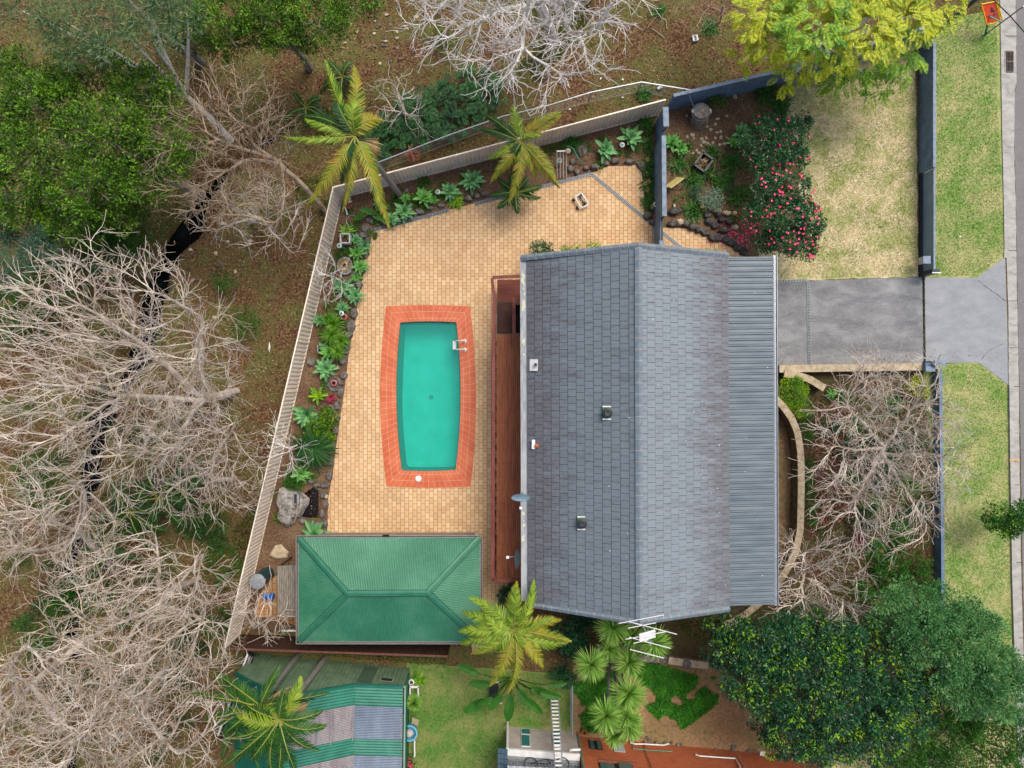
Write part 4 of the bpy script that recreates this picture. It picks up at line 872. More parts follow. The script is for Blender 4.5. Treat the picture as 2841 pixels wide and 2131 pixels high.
# aluminium extension ladder leaning on the balcony
t = thing('extension_ladder', P(1537, 1935), 'long aluminium ladder leaning against the beige building', 'ladder')
l0, l1 = P(1527, 1930, .05), P(1540, 2134, 3.6); r0_, r1_ = P(1549, 1930, .05), P(1561, 2134, 3.6)
for a, b in ((l0, l1), (r0_, r1_)): MB().beam(a, b, .05, .08).build('stile', M['galv'], t)
for i in range(19): q = (i+.6)/19.5; MB().beam(l0*(1-q)+l1*q, r0_*(1-q)+r1_*q, .07, .03).build('rung', M['white'], t)
# ---------------------------------------------------------------- vegetation
def rdir(n, zmin=-1., zmax=1.):
    z = R.uniform(zmin, zmax, n); a = R.uniform(0, 2*math.pi, n); r = np.sqrt(np.maximum(0, 1-z*z)); return np.c_[r*np.cos(a), r*np.sin(a), z]
GR = {}
GR['bright'] = leafm('bright green leaves', ['#28480c', '#466f12', '#679a1c', '#92be34'], .54, clscale=1.6, clump=.9)
GR['olive'] = leafm('eucalypt leaves', ['#3c5c34', '#587c4c', '#7a9a66', '#a8a860'], .55, clscale=1)
GR['bluegreen'] = leafm('blue green leaves', ['#2f5c46', '#4a7c60', '#66967a'], .5)
GR['yellow'] = leafm('yellow green feather leaves', ['#6c8810', '#9aa610', '#bcb81a', '#8aa820'], .84, clscale=.7, clump=.9)
GR['yellow2'] = leafm('green feather leaves', ['#3c6c14', '#5c9218', '#80aa1e', '#a6b41e'], .78, clscale=.7, clump=.9)
GR['dark'] = leafm('dark hedge leaves', ['#12361f', '#1f5230', '#2c663c', '#3c7c46'], .56, clscale=1.3, spec=.4, rough=.4)
GR['tip'] = leafm('new leaf tips', ['#5f9a1c', '#86b41e', '#a5c628'], .6)
GR['mid'] = leafm('mid green leaves', ['#24520f', '#38741a', '#4e9226'], .5)
GR['soft'] = leafm('soft blue green leaves', ['#356a38', '#4c8648', '#689e5a', '#7cae60'], .6, clscale=.8)
GR['camellia'] = leafm('camellia leaves', ['#143a1e', '#26582c', '#3c763e', '#5c9050'], .58, clscale=2, spec=.5, rough=.35)
GR['agave'] = leafm('agave leaves', ['#4a7c50', '#5c9a5e', '#78b26e', '#8cc47c'], .6, clscale=3, clump=.3, trans=.1)
GR['agave2'] = leafm('light agave leaves', ['#4e8e3e', '#66a84a', '#86bf58'], .6, clscale=3, clump=.3, trans=.1)
GR['strap'] = leafm('strap leaves', ['#1f4c12', '#34701c', '#4a8c26', '#6aa032'], .5, clscale=2, clump=.3)
GR['palm'] = leafm('palm leaflets', ['#4a7416', '#769a24', '#9cb836', '#bcc64c'], .6, clscale=1.2, clump=.5)
GR['palm_y'] = leafm('yellow palm leaflets', ['#6c8a1c', '#96a02a', '#b8aa3c', '#c69a3a'], .6, clscale=1.2, clump=.5)
GR['palm_d'] = leafm('dark palm leaflets', ['#1c4a1a', '#2c6224', '#3f7a30'], .5, clscale=1.2)
GR['yucca'] = leafm('yucca leaves', ['#4a7c24', '#6f9e3a', '#92ba52', '#aecb6a'], .72, clscale=2, clump=.3)
GR['monstera'] = leafm('monstera leaves', ['#15441c', '#245e28', '#357a34', '#569648'], .5, clscale=1.2)
GR['red'] = leafm('red leaves', ['#7c1830', '#a02c48', '#c04a62'], .6)
GR['purple'] = leafm('purple straps', ['#5a3038', '#7c4a54', '#965e66'], .6)
GR['palm_m'] = leafm('mid palm leaflets', ['#24521c', '#3c7026', '#5c8c32'], .5, clscale=1.2)
GR['dry'] = leafm('dry tip leaves', ['#7a5a36', '#a87c4c', '#c49c6c'], .6, trans=.1)
GR['rib'] = leafm('frond rib', ['#7c8a2c', '#a8a84c'], .5, trans=0)
GR['grey'] = leafm('grey leaves', ['#6a8a6c', '#86a488', '#a2bca0'], .62)
GR['dead'] = leafm('dead fronds', ['#8a6e48', '#b0925e', '#c8ac78', '#d6c090'], .62, trans=.1)
GR['litter'] = leafm('leaf litter', ['#2c1a12', '#5c3a24', '#8a5f3a', '#ae8a5c', '#cdb48c'], .5, clump=.6, clscale=.5, trans=0)
GR['litter2'] = leafm('pale leaf litter', ['#4a3420', '#8a6a44', '#b49468', '#d2bb92'], .6, clump=.6, clscale=.5, trans=0)
GR['grass_s'] = leafm('straw grass', ['#6a8438', '#a0a468', '#d2c298', '#ecdfbc'], .8, clump=1.2, clscale=.8, trans=.1)
GR['grass_v'] = leafm('green grass', ['#3c7a1e', '#5c9a2e', '#84ae48', '#b8b878'], .58, clump=.9, clscale=.7, trans=.1)
GR['grass_b'] = leafm('wild grass', ['#24400f', '#3c6418', '#5c8420', '#7c8a34'], .52, clump=.9, clscale=.7, trans=.1)
GR['flower'] = leafm('pink flowers', ['#c01848', '#e0386c', '#f07a9c'], .9, trans=.1)

def blob_leaves(mb, blobs, per_m2, L, Wd, rc=.35, up=.5, m=0, tip=None, tipfrac=0, down=False, shell=.7):
    """leaf clumps spread through the outer part of several ellipsoids"""
    for (c, r) in blobs:
        c = np.array(c, float); r = np.array(r, float)
        area = math.pi*r[0]*r[1]; nc = max(2, int(area/(math.pi*rc*rc)*3.2)); n = int(1.9*per_m2*area/nc)+1
        d = rdir(nc, -.25, 1.); rad = shell+(1-shell)*R.rand(nc)**.5; rad[::4] *= R.uniform(.4, .9, len(rad[::4]))
        cc = c+d*r*rad[:, None]; rr = rc*R.uniform(.6, 1.3, nc)
        dd = rdir(nc*n, -.5, 1.); k = np.repeat(np.arange(nc), n); s_ = R.rand(nc*n)**.4
        p = cc[k]+dd*(rr[k]*s_)[:, None]*[1, 1, .6]
        D = unit(dd+rdir(nc*n)*.5); N = unit(rdir(nc*n)*.8+[0, 0, 1.]); l = L*R.uniform(.6, 1.35, nc*n)
        tp = (R.rand(nc)[k] < tipfrac) & (dd[:, 2] > .35) & (s_ > .6) if tip is not None else np.zeros(nc*n, bool)
        mb.leaves(p[~tp], D[~tp], N[~tp], l[~tp], Wd/L*l[~tp], m)
        if tip is not None and tp.any(): mb.leaves(p[tp]+[0, 0, .06], D[tp], N[tp], l[tp], Wd/L*l[tp], tip)
def limb_set(mb, base, targets, r0, m=0, seg=6, wob=.12):
    base = np.array(base, float)
    for t in targets:
        t = np.array(t, float); q = np.linspace(0, 1, seg)[:, None]; mid = (base+t)/2+np.r_[R.uniform(-wob, wob, 2)*3, .3*abs(t[2]-base[2])*.3]
        pts = base*(1-q)**2+2*mid*q*(1-q)+t*q*q; mb.tube(pts, np.linspace(r0, r0*.2, seg), 6, m, cap=False)
def leaf_tree(name, base, blobs, leaf, L, Wd, dens, lab, cat='tree', bark='bark_grey', r0=.18, tip=None, tipfrac=0, rc=.35, group=None, twigs=0, shell=.7, leaf2=None):
    t = thing(name, base, lab, cat, group); tb = MB(); b = np.array([base[0], base[1], 0.]); cz = np.mean([q[0][2] for q in blobs]); cc = np.mean([q[0] for q in blobs], 0)
    fork = b*.45+np.array([cc[0], cc[1], 0])*.55; fork[2] = cz*.45; fork[:2] = b[:2]*.6+cc[:2]*.4
    tb.tube([b, (b+fork)/2+[.05, .05, 0], fork], [r0*1.2, r0, r0*.8], 8, cap=False)
    limb_set(tb, fork, [q[0] for q in blobs], r0*.7)
    mb = MB(); mats = [leaf]+([tip] if tip else [])
    blob_leaves(mb, blobs, dens, L, Wd, rc, tip=1 if tip else None, tipfrac=tipfrac, shell=shell)
    mb.build('crown', mats, t)
    tw = tb
    if twigs:
        for c, r in blobs:
            c = np.array(c); r = np.array(r)
            for _ in range(int(twigs*r[0]*r[1])):
                d = rdir(1, .0, 1.)[0]; a = c; e = c+d*r*R.uniform(.85, 1.1)+R.uniform(-.25, .25, 3); md = (a+e)/2+R.uniform(-.15, .15, 3)
                tw.tube([a, md, e], [.018, .012, .006], 4, 1, cap=False)
                for _k in range(3):
                    q = R.uniform(.3, 1); s_ = a*(1-q)+e*q; tw.tube([s_, s_+R.uniform(-.35, .35, 3)], [.008, .004], 3, 1, cap=False)
    tb.build('trunk', [M[bark], M['bark_grey']], t)
    return t
def B(px, py, z, rx, ry, rz): return (P(px, py, z), (rx, ry, rz))

# big green tree at the upper left
leaf_tree('broadleaf_tree', P(560, 540), [B(250, 210, 5.5, 1.9, 1.4, 1.2), B(420, 260, 5.8, 1.7, 1.3, 1.1), B(130, 300, 5.8, 1.8, 1.5, 1.2), B(300, 380, 6.4, 2.0, 1.6, 1.3), B(450, 400, 5.6, 1.5, 1.4, 1.1), B(110, 440, 6, 1.8, 1.6, 1.2), B(250, 520, 6, 1.9, 1.5, 1.2), B(380, 500, 5.4, 1.5, 1.2, 1.0), B(60, 200, 5.0, 1.0, 1.2, 1.0), B(330, 590, 4.6, 1.2, .9, .9), B(30, 540, 5.4, 1.3, 1.5, 1.1), B(190, 620, 4.8, 1.5, 1.0, .9), B(40, 350, 5.6, 1.0, 1.2, 1.)],
          GR['bright'], .13, .055, 330, 'large bright green tree filling the upper left of the picture', twigs=11, r0=.22, rc=.42, shell=.55)
leaf_tree('broadleaf_tree', P(860, 190), [B(620, 60, 5.5, 1.3, 1.2, 1.), B(740, 40, 5.2, 1.3, 1.2, 1), B(880, 60, 5, 1.5, 1.0, 1), B(800, 110, 4.6, 1.0, .8, .8), B(980, 25, 4.6, 1.3, .6, .8), B(600, -40, 5.5, 1.5, 1.2, 1), B(760, -50, 5.5, 1.8, 1.2, 1), B(620, 130, 4.6, .8, .6, .7), B(880, 130, 4, .7, .5, .5), B(690, 90, 4.4, .8, .7, .7)],
          GR['bright'], .12, .05, 380, 'dense green tree at the top edge left of the white branched tree', twigs=5, rc=.4, shell=.6)
leaf_tree('eucalypt_tree', P(640, 390), [B(180, 60, 7.5, 1.3, 1.6, 1), B(320, 60, 8, 1.8, 1.5, 1.2), B(420, 110, 7.5, 1.3, 1.1, 1.), B(250, 140, 7, 1.4, .8, .8), B(60, 30, 7, .9, .7, .8), B(400, -30, 7.5, 1.6, .9, 1), B(520, 40, 6.8, .9, .8, .7)],
          GR['olive'], .2, .03, 170, 'thin leaved grey green gum tree above the big green tree', 'tree', 'bark_white', .16, twigs=3, shell=.3)
leaf_tree('eucalypt_tree', P(330, 760), [B(118, 685, 5, .85, .75, .6), B(30, 745, 5.2, .9, .9, .7), B(20, 650, 4.4, .8, .5, .5)],
          GR['bluegreen'], .17, .03, 330, 'blue green thin leaved tree below the big green tree', 'tree', 'bark_white', .08, twigs=2, shell=.4)
leaf_tree('shrub_tree', P(170, 760), [B(60, 600, 3.4, 1.6, 1.2, .9), B(230, 640, 3, 1.5, 1.2, .9), B(360, 640, 2.6, 1.3, 1.2, .8), B(310, 700, 2.4, 1.5, 1.2, .8), B(50, 830, 2.6, 1.6, 1.2, .8), B(160, 780, 2.4, 1.4, 1.0, .8)],
          GR['mid'], .1, .045, 300, 'low dull green shrubbery under the bare branches at the left edge', 'shrub', 'bark_brown', .1, rc=.35, shell=.4)
leaf_tree('shrub_tree', P(570, 110), [B(510, 70, 2.0, .8, 1.1, .6), B(555, 120, 1.6, .6, .5, .5), B(450, 20, 2.2, .7, .6, .5)],
          GR['dark'], .09, .05, 420, 'dark green shrub beside the pale leaning trunks', 'shrub', 'bark_brown', .07, rc=.25)
for (a, za), (b, zb), r0, lab in ((((560, 175), .0), ((472, 118), 3.2), .2, 'mottled brown leaning trunk between the two green trees'), (((545, 65), 1.5), ((500, 10), 4.6), .14, 'smooth pale leaning trunk at the top beside the green canopy'), (((430, 90), 2.5), ((350, 0), 6), .12, 'shedding grey trunk leaning under the gum foliage')):
    p0 = P(*a, za*0); p1 = P(*b, zb); t = thing('leaning_tree', p0, lab, 'tree'); MB().tube([p0-[0, 0, .2], p0*.6+p1*.4+[.1, 0, 0], p1, p1*1.25-p0*.25+[0, 0, .6]], [r0*1.1, r0, r0*.9, r0*.8], 10).build('trunk', M['bark_white'] if r0 < .18 else M['bark_palm'], t)

# yellow green feathery tree (sprays of tiny leaflets)
def spray_tree(name, base, blobs, mats, lab, n_m2=26, L=.62):
    t = thing(name, base, lab, 'tree'); tb = MB(); b = np.array([base[0], base[1], 0.]); cc = np.mean([q[0] for q in blobs], 0); fk = (b+cc)/2*[1, 1, 0]+[0, 0, cc[2]*.4]
    tb.tube([b, fk], [.2, .15], 8, cap=False); limb_set(tb, fk, [q[0] for q in blobs], .12); tb.build('trunk', M['bark_white'], t)
    mb = MB()
    for bi, (c, r, mi) in enumerate(blobs):
        n = int(n_m2*math.pi*r[0]*r[1]); d = rdir(n, -.15, 1.); rad = .5+.5*R.rand(n)**.6; o = c+d*np.array(r)*rad[:, None]
        az = np.arctan2(d[:, 1], d[:, 0])+R.normal(0, .7, n); el = R.uniform(-.25, .35, n); D = np.c_[np.cos(az)*np.cos(el), np.sin(az)*np.cos(el), np.sin(el)]
        ll = L*R.uniform(.6, 1.2, n)
        # each spray = rows of leaflets both sides
        K = 10; sd = unit(np.cross(D, [0, 0, 1.]))
        for k in range(K):
            q = (k+.6)/K
            for s_ in (-1, 1):
                p = o+D*(ll*q)[:, None]; p[:, 2] -= .35*ll*q*q
                dd = unit(sd*s_+D*.75+np.c_[np.zeros(n), np.zeros(n), R.uniform(-.35, .1, n)]); w = .2*math.sin(math.pi*min(1, q*.8+.18))*ll/L*1.15
                mb.leaves(p, dd, np.tile([0, 0, 1.], (n, 1))+rdir(n)*.25, w, .052, mi)
    mb.build('crown', mats, t); return t
def BM(px, py, z, rx, ry, rz, mi): return (P(px, py, z), (rx, ry, rz), mi)
spray_tree('feathery_tree', P(2280, 130), [BM(2120, 40, 5, 1.3, 1.3, .8, 0), BM(2160, 110, 4.6, 1.3, .9, .7, 0), BM(2260, 60, 5.6, 1.6, 1.4, .9, 1), BM(2390, 90, 5.4, 1.5, 1.2, .9, 0), BM(2490, 60, 5.2, 1.5, 1.1, .8, 0), BM(2590, 20, 5, 1.2, .8, .7, 0), BM(2300, 150, 4.4, 1.2, .8, .6, 0), BM(2220, 180, 3.8, 1., .6, .5, 0), BM(2380, 180, 3.6, 1.1, .7, .5, 1), BM(2500, 150, 4., 1., .8, .5, 1), BM(2320, 225, 2.8, .9, .5, .4, 1), BM(2430, 240, 2.6, .8, .5, .4, 1), BM(2175, 225, 3.2, .6, .4, .4, 0), BM(2330, -30, 5.6, 2.2, 1.2, .9, 0), BM(2520, -50, 5.4, 2.2, 1.1, .9, 0), BM(2150, -40, 5., 1.3, .9, .7, 0), BM(2060, 165, 3.4, .45, .5, .4, 0), BM(2500, 190, 3, .6, .6, .4, 1)],
           [GR['yellow'], GR['yellow2']], 'yellow green feathery tree overhanging the top of the front lawn', 21)

# dark hedge tree with bright tips, soft green trees at the lower right
leaf_tree('hedge_tree', P(2160, 1760), [B(x, y, z, rx, ry, 1.1) for x, y, z, rx, ry in ((2020, 1740, 3.4, 1.0, .9), (2100, 1790, 4.2, 1.3, 1.2), (2010, 1800, 3.4, .9, .9), (2190, 1780, 4.2, 1.4, 1.1), (2300, 1770, 4, 1.3, 1.0), (2230, 1860, 4.6, 1.5, 1.2), (2080, 1880, 4, 1.2, 1.0), (2360, 1850, 4.4, 1.4, 1.2), (2470, 1860, 4, 1.2, 1.2), (2550, 1900, 3.6, 1.0, 1.), (2150, 1960, 4.2, 1.3, 1.1), (2280, 1960, 4.6, 1.5, 1.2), (2420, 1950, 4.2, 1.4, 1.1), (2180, 2040, 3.8, 1.1, .9), (2300, 2050, 3.8, 1.4, .9), (2440, 2030, 3.8, 1.1, .9), (2130, 2010, 3, .6, .7), (2390, 2080, 3., .9, .5), (2500, 1920, 3.8, 1.1, 1.0), (2520, 1990, 3.4, 1.0, .8), (2380, 2020, 3.6, 1.1, .8), (2230, 1720, 3.0, 1.2, .6), (2360, 1740, 3.0, 1.2, .6))],
          GR['dark'], .14, .06, 330, 'large dark green hedge tree with bright yellow green leaf tips', tip=GR['tip'], tipfrac=.4, rc=.3, shell=.75, r0=.25)
leaf_tree('soft_tree', P(2500, 1640), [B(x, y, z, rx, ry, .9) for x, y, z, rx, ry in ((2490, 1690, 4, 1.1, 1.1), (2580, 1700, 4.2, 1.2, 1.1), (2560, 1770, 4.2, 1.3, 1.1), (2650, 1710, 4, 1.1, .9), (2700, 1780, 4.4, 1.4, 1.2), (2650, 1850, 4.6, 1.3, 1.3), (2740, 1870, 4.8, 1.4, 1.3), (2790, 1930, 4.8, 1.2, 1.1), (2690, 1920, 4.4, 1.2, .9), (2490, 1750, 3.6, .9, .8))],
          GR['soft'], .12, .042, 700, 'soft blue green fluffy tree spreading over the verge at the lower right', rc=.42, shell=.7, r0=.2)
leaf_tree('soft_tree', P(2600, 1980), [B(x, y, z, rx, ry, .7) for x, y, z, rx, ry in ((2640, 1975, 3, 1.4, .9), (2560, 2010, 2.8, 1.2, .8), (2700, 2040, 3, 1.5, 1.0), (2800, 2080, 3.2, 1.2, 1.0), (2550, 2090, 2.8, 1.2, .9), (2660, 2120, 3, 1.4, .9), (2790, 2010, 3, 1., .6), (2470, 2110, 2.6, .9, .5), (2800, 2150, 3, 1.2, .8))],
          GR['mid'], .14, .035, 420, 'wispy mid green tree in the bottom right corner', rc=.45, shell=.4, r0=.14)
leaf_tree('garden_shrub', P(2580, 2080), [B(2600, 2090, 1.6, .7, .6, .5), B(2560, 2120, 1.4, .6, .6, .5)], GR['dark'], .16, .06, 260, 'dark broad leaved shrub under the wispy tree', 'shrub', 'bark_brown', .05, rc=.3)
leaf_tree('garden_shrub', P(2270, 2090), [B(2262, 2100, 1.0, .6, .4, .5), B(2310, 2090, 1.0, .5, .4, .4)], GR['dark'], .08, .04, 420, 'small dark shrub with red flowers at the corner of the brick house', 'shrub', 'bark_brown', .05, tip=GR['flower'], tipfrac=.06, rc=.2)
leaf_tree('street_tree', P(2790, 1430), [B(2770, 1430, 2.2, .65, .65, .5), B(2815, 1440, 2.3, .65, .6, .5), B(2790, 1465, 2, .5, .45, .4), B(2835, 1420, 2, .5, .5, .4)], GR['mid'], .13, .055, 420, 'small glossy green street tree at the kerb on the right edge', 'tree', 'bark_brown', .05, tip=GR['bright'], tipfrac=.5, rc=.2)
# flowering camellias
cam1 = leaf_tree('camellia_bush', P(2150, 400), [B(2130, 350, 1.9, .85, .6, .6), B(2180, 380, 2.1, 1.0, .8, .7), B(2100, 400, 2.0, .7, .8, .7), B(2220, 345, 1.7, .5, .4, .4), B(2140, 450, 2.1, 1.0, .7, .7), B(2195, 440, 1.9, .8, .6, .5)], GR['camellia'], .09, .055, 620, 'upper flowering bush of dark leaves with few pink flowers', 'shrub', 'bark_brown', .08, tip=GR['flower'], tipfrac=.0, rc=.2)
cam2 = leaf_tree('camellia_bush', P(2160, 600), [B(2130, 530, 2.1, .8, .8, .7), B(2200, 530, 2.2, .9, .8, .7), B(2170, 600, 2.3, 1.1, .9, .8), B(2240, 620, 2.1, .7, .9, .6), B(2110, 600, 2, .7, .8, .6), B(2180, 670, 2.0, .9, .7, .6), B(2235, 690, 1.7, .5, .5, .4), B(2120, 670, 1.6, .5, .5, .5)], GR['camellia'], .09, .055, 620, 'lower flowering bush covered with pink flowers next to the front lawn', 'shrub', 'bark_brown', .08, rc=.2)
def flowers(parent, blobs, n, r=.055):
    mb = MB()
    for c, rr in blobs:
        d = rdir(n, .1, 1.); p = np.array(c)+d*np.array(rr)*1.04+[0, 0, .05]
        for k in range(6):
            a = k*math.pi/3; D = np.tile([math.cos(a), math.sin(a), .5], (n, 1))+rdir(n)*.2; mb.leaves(p, D, np.tile([0, 0, 1.], (n, 1)), r*1.5, r*1.1)
    o = mb.build('flowers', GR['flower'], parent); return tag(o, kind='stuff')
flowers(cam1, [B(2130, 350, 1.9, .85, .6, .6), B(2180, 380, 2.1, 1.0, .8, .7), B(2195, 440, 1.9, .8, .6, .5), B(2140, 450, 2.1, 1.0, .7, .7)], 9, .042)
flowers(cam2, [B(2130, 530, 2.1, .8, .8, .7), B(2200, 530, 2.2, .9, .8, .7), B(2170, 600, 2.3, 1.1, .9, .8), B(2240, 620, 2.1, .7, .9, .6), B(2110, 600, 2, .7, .8, .6), B(2180, 670, 2.0, .9, .7, .6), B(2235, 690, 1.7, .5, .5, .4)], 20, .045)
pet = MB(); n = 170; q = np.array([P(R.normal(2050, 38), R.normal(648, 22), .05) for _ in range(n)]); pet.leaves(q, rdir(n, -.1, .3), np.tile([0, 0, 1.], (n, 1)), .09, .08)
tag(pet.build('fallen_petals', GR['flower']), 'pink petals scattered on the soil beside the flowering bush', 'petals', kind='stuff')

# ---- bare trees grown towards a dome of points
def bare_tree(name, path, C, Rr, n_att, lab, bark, step=.3, rt=.0062, extra=1, cat='bare tree', rz0=-.4, limbs=None, pw=2.42, seed=1, kill=.42, grp=None, fore=None, dry=0, rmax=.24, wob=.17):
    rg = np.random.RandomState(seed); C = np.array(C, float); Rr = np.array(Rr, float)
    z = rg.uniform(rz0, 1, n_att); a = rg.uniform(0, 2*math.pi, n_att); s_ = np.sqrt(np.maximum(0, 1-z*z)); nr = n_att//7; shell = C+np.c_[s_*np.cos(a), s_*np.sin(a), z][:nr]*Rr*rg.uniform(.8, 1.05, (nr, 1)); t0 = np.array(path[-1], float); hub = t0*.75+C*.25
    kk = rg.uniform(.12, 1., (nr, 7))**.75; bowr = rg.normal(0, .35, (nr, 1, 3))*np.sin(kk*math.pi)[..., None]; A = (hub+(shell[:, None]-hub)*kk[..., None]+bowr+rg.normal(0, .07, (nr, 7, 3))).reshape(-1, 3)
    if fore is not None: A = A[fore(A)]
    nodes = []; par = []
    pth = [np.array(p, float) for p in path]; last = -1
    for p, q in zip(pth[:-1], pth[1:]):
        k = max(1, int(np.linalg.norm(q-p)/step))
        for i in range(k): nodes.append(p+(q-p)*i/k+rg.normal(0, .015, 3)); par.append(last); last = len(nodes)-1
    nodes.append(pth[-1]); par.append(last); top = len(nodes)-1
    for lm in (limbs or []):
        last = top - rg.randint(0, 3); st = nodes[last]; lm = np.array(lm, float); k = max(2, int(np.linalg.norm(lm-st)/step)); bow = rg.uniform(-.3, .3, 3)
        for i in range(1, k+1): q = i/k; nodes.append(st+(lm-st)*q+bow*math.sin(q*math.pi)+rg.normal(0, .02, 3)); par.append(last); last = len(nodes)-1
    N = np.array(nodes); near = np.zeros(len(A), int); dist = np.full(len(A), 1e9)
    def upd(i0):
        for j in range(i0, len(N)):
            d = np.linalg.norm(A-N[j], axis=1); u = d < dist; dist[u] = d[u]; near[u] = j
    upd(0); alive = np.ones(len(A), bool)
    for it in range(90):
        par_ = np.array(par)
        alive &= dist > kill
        if not alive.any() or len(N) > 9000: break
        ids = near[alive]; dv = unit(A[alive]-N[ids]); acc = np.zeros((len(N), 3)); np.add.at(acc, ids, dv); u = np.unique(ids)
        pdv = unit(N[u]-N[np.maximum(par_[u], 0)]); nd = unit(unit(acc[u])+1.15*pdv+rg.normal(0, wob, (len(u), 3))); new = N[u]+nd*step
        keep = np.linalg.norm(new[:, None]-N[None, -min(len(N), 400):], axis=2).min(1) > step*.35; 
        if not keep.any(): break
        i0 = len(N); N = np.r_[N, new[keep]]; par += list(u[keep]); upd(i0)
    par = np.array(par)
    # terminal twigs
    nch = np.bincount(par[par >= 0], minlength=len(N)); 
    for e in range(extra):
        src = np.where((np.arange(len(N)) > top) & (rg.rand(len(N)) < .75))[0]; pd_ = unit(N[src]-N[np.maximum(par[src], 0)]); sd = unit(pd_+rg.normal(0, .42, (len(src), 3))); t1 = N[src]+sd*rg.uniform(.2, .42, len(src))[:, None]
        t2 = t1+unit(sd+pd_*.4+rg.normal(0, .35, sd.shape))*rg.uniform(.12, .3, len(src))[:, None]
        i0 = len(N); k = len(src); N = np.r_[N, t1, t2]; par = np.r_[par, src, np.arange(i0, i0+k)]
    w = np.zeros(len(N)); nch = np.bincount(par[par >= 0], minlength=len(N)); w[nch == 0] = rt**pw
    for i in range(len(N)-1, 0, -1):
        if par[i] >= 0: w[par[i]] += w[i]
    r = np.minimum(rmax, w**(1/pw)); a = N[par[1:]]; b = N[1:]; ra = np.minimum(r[par[1:]], r[1:]*1.35+.002); rb = r[1:]
    d = unit(b-a); up = np.where(np.abs(d[:, 2:3]) > .9, [[1., 0, 0]], [[0, 0, 1.]]); u = unit(np.cross(d, up)); v = np.cross(d, u)
    mb = MB(); tr = MB()
    for msk, ns, tgt in ((rb > .035, 7, tr), (rb <= .035, 3, mb)):
        th = np.arange(ns)*2*math.pi/ns; cs = u[msk][:, None]*np.cos(th)[None, :, None]+v[msk][:, None]*np.sin(th)[None, :, None]; aa = a[msk]-d[msk]*ra[msk][:, None]*.3; bb = b[msk]+d[msk]*rb[msk][:, None]*.3
        V = np.concatenate([aa[:, None]+cs*ra[msk][:, None, None], bb[:, None]+cs*rb[msk][:, None, None]], 1); k = len(V)
        f = np.array([[i, (i+1) % ns, ns+(i+1) % ns, ns+i] for i in range(ns)]); tgt.add(V.reshape(-1, 3), (f[None]+(np.arange(k)*2*ns)[:, None, None]).reshape(-1, 4))
    t = thing(name, path[0], lab, cat, grp); tr.build('trunk', M[bark], t); mb.build('crown', M[bark], t)
    if dry:
        k0 = np.where((nch == 0) & (rg.rand(len(N)) < dry))[0]; kk = np.repeat(k0, 3); n_ = len(kk); dm = MB(); dm.leaves(N[kk]+rg.normal(0, .03, (n_, 3)), rdir(n_), rdir(n_), rg.uniform(.05, .12, n_), rg.uniform(.02, .04, n_)); dm.build('dry_leaf_tips', GR['dry'], t, kind='stuff')
    return t
PF = lambda px, py, z: P(px, py, z)
bare_tree('bare_tree', [P(660, 1085, -.2), P(600, 1100, 1.5), P(545, 1112, 3)], PF(255, 1010, 8.2), (5.8, 4.7, 3.0), 3500, 'widest pale bare tree at the left reaching over the creek', 'bark_pale', seed=3, dry=0.2, extra=2,
          limbs=[PF(400, 960, 5), PF(330, 1100, 5), PF(480, 1250, 4.5), PF(560, 900, 5), PF(450, 1000, 4.5)])
bare_tree('bare_tree', [P(905, 590, -.1), P(850, 525, 1.6), P(760, 440, 3)], PF(610, 400, 5.6), (3.3, 3.6, 2.0), 1300, 'bare tree left of the first palm above the fence corner', 'bark_tan', seed=5, dry=0.2, extra=2,
          limbs=[PF(680, 360, 4), PF(640, 470, 4.2), PF(780, 600, 4), PF(590, 380, 4.6)])
bare_tree('bare_tree', [P(690, 620, 0), P(740, 600, 1.6)], PF(700, 590, 3.6), (2.9, 1.7, 1.0), 420, 'spreading pale limbs low beside the upper end of the left fence', 'bark_pale', seed=35, extra=2, limbs=[PF(620, 560, 3), PF(810, 700, 3), PF(600, 640, 3)])
bare_tree('bare_tree', [P(330, 1600, -.2), P(245, 1500, 2), P(215, 1470, 3)], PF(110, 1430, 6.6), (3.8, 2.6, 2.3), 1500, 'bare tree with a thick leaning trunk at the left edge below the palm fronds', 'bark_pale', seed=8, dry=0.3, extra=2, limbs=[PF(120, 1420, 5), PF(60, 1530, 5), PF(230, 1340, 5)])
bare_tree('bare_tree', [P(560, 1600, -.2), P(470, 1640, 2), P(430, 1690, 3.6)], PF(400, 1700, 6.4), (4.6, 3.2, 2.2), 2300, 'tangled bare tree with curved limbs in the middle of the lower left', 'bark_pale', seed=11, dry=0.55, extra=2,
          limbs=[PF(430, 1480, 5), PF(560, 1540, 5), PF(350, 1780, 5), PF(560, 1720, 5), PF(180, 1800, 5)])
bare_tree('bare_tree', [P(470, 1840, -.2), P(420, 1900, 2), P(400, 1980, 3.6)], PF(410, 1980, 6.6), (4.1, 3.0, 2.2), 2000, 'bare tree near the bottom beside the dark palm fronds', 'bark_pale', seed=13, dry=0.6, extra=2, limbs=[PF(300, 2050, 5), PF(480, 2080, 5), PF(330, 1900, 5)])
bare_tree('bare_tree', [P(260, 1760, -.2), P(120, 1870, 2.5), P(60, 1930, 3.6)], PF(120, 1990, 7), (4.0, 3.2, 2.2), 2500, 'dense bare tree in the bottom left corner with a thick slanting limb', 'bark_pale', seed=17, dry=0.5, extra=2, limbs=[PF(-20, 1980, 5), PF(200, 2060, 5), PF(60, 1800, 5)])
bare_tree('bare_tree', [P(640, 1330, 0), P(600, 1330, 1.4), P(560, 1310, 2.4)], PF(560, 1290, 4.4), (3.2, 2.6, 1.5), 1300, 'fine bare tree with tangled twigs left of the cycad', 'bark_pale', seed=19, extra=2, limbs=[PF(420, 1200, 3.4), PF(650, 1180, 3.4), PF(470, 1360, 3.4)])
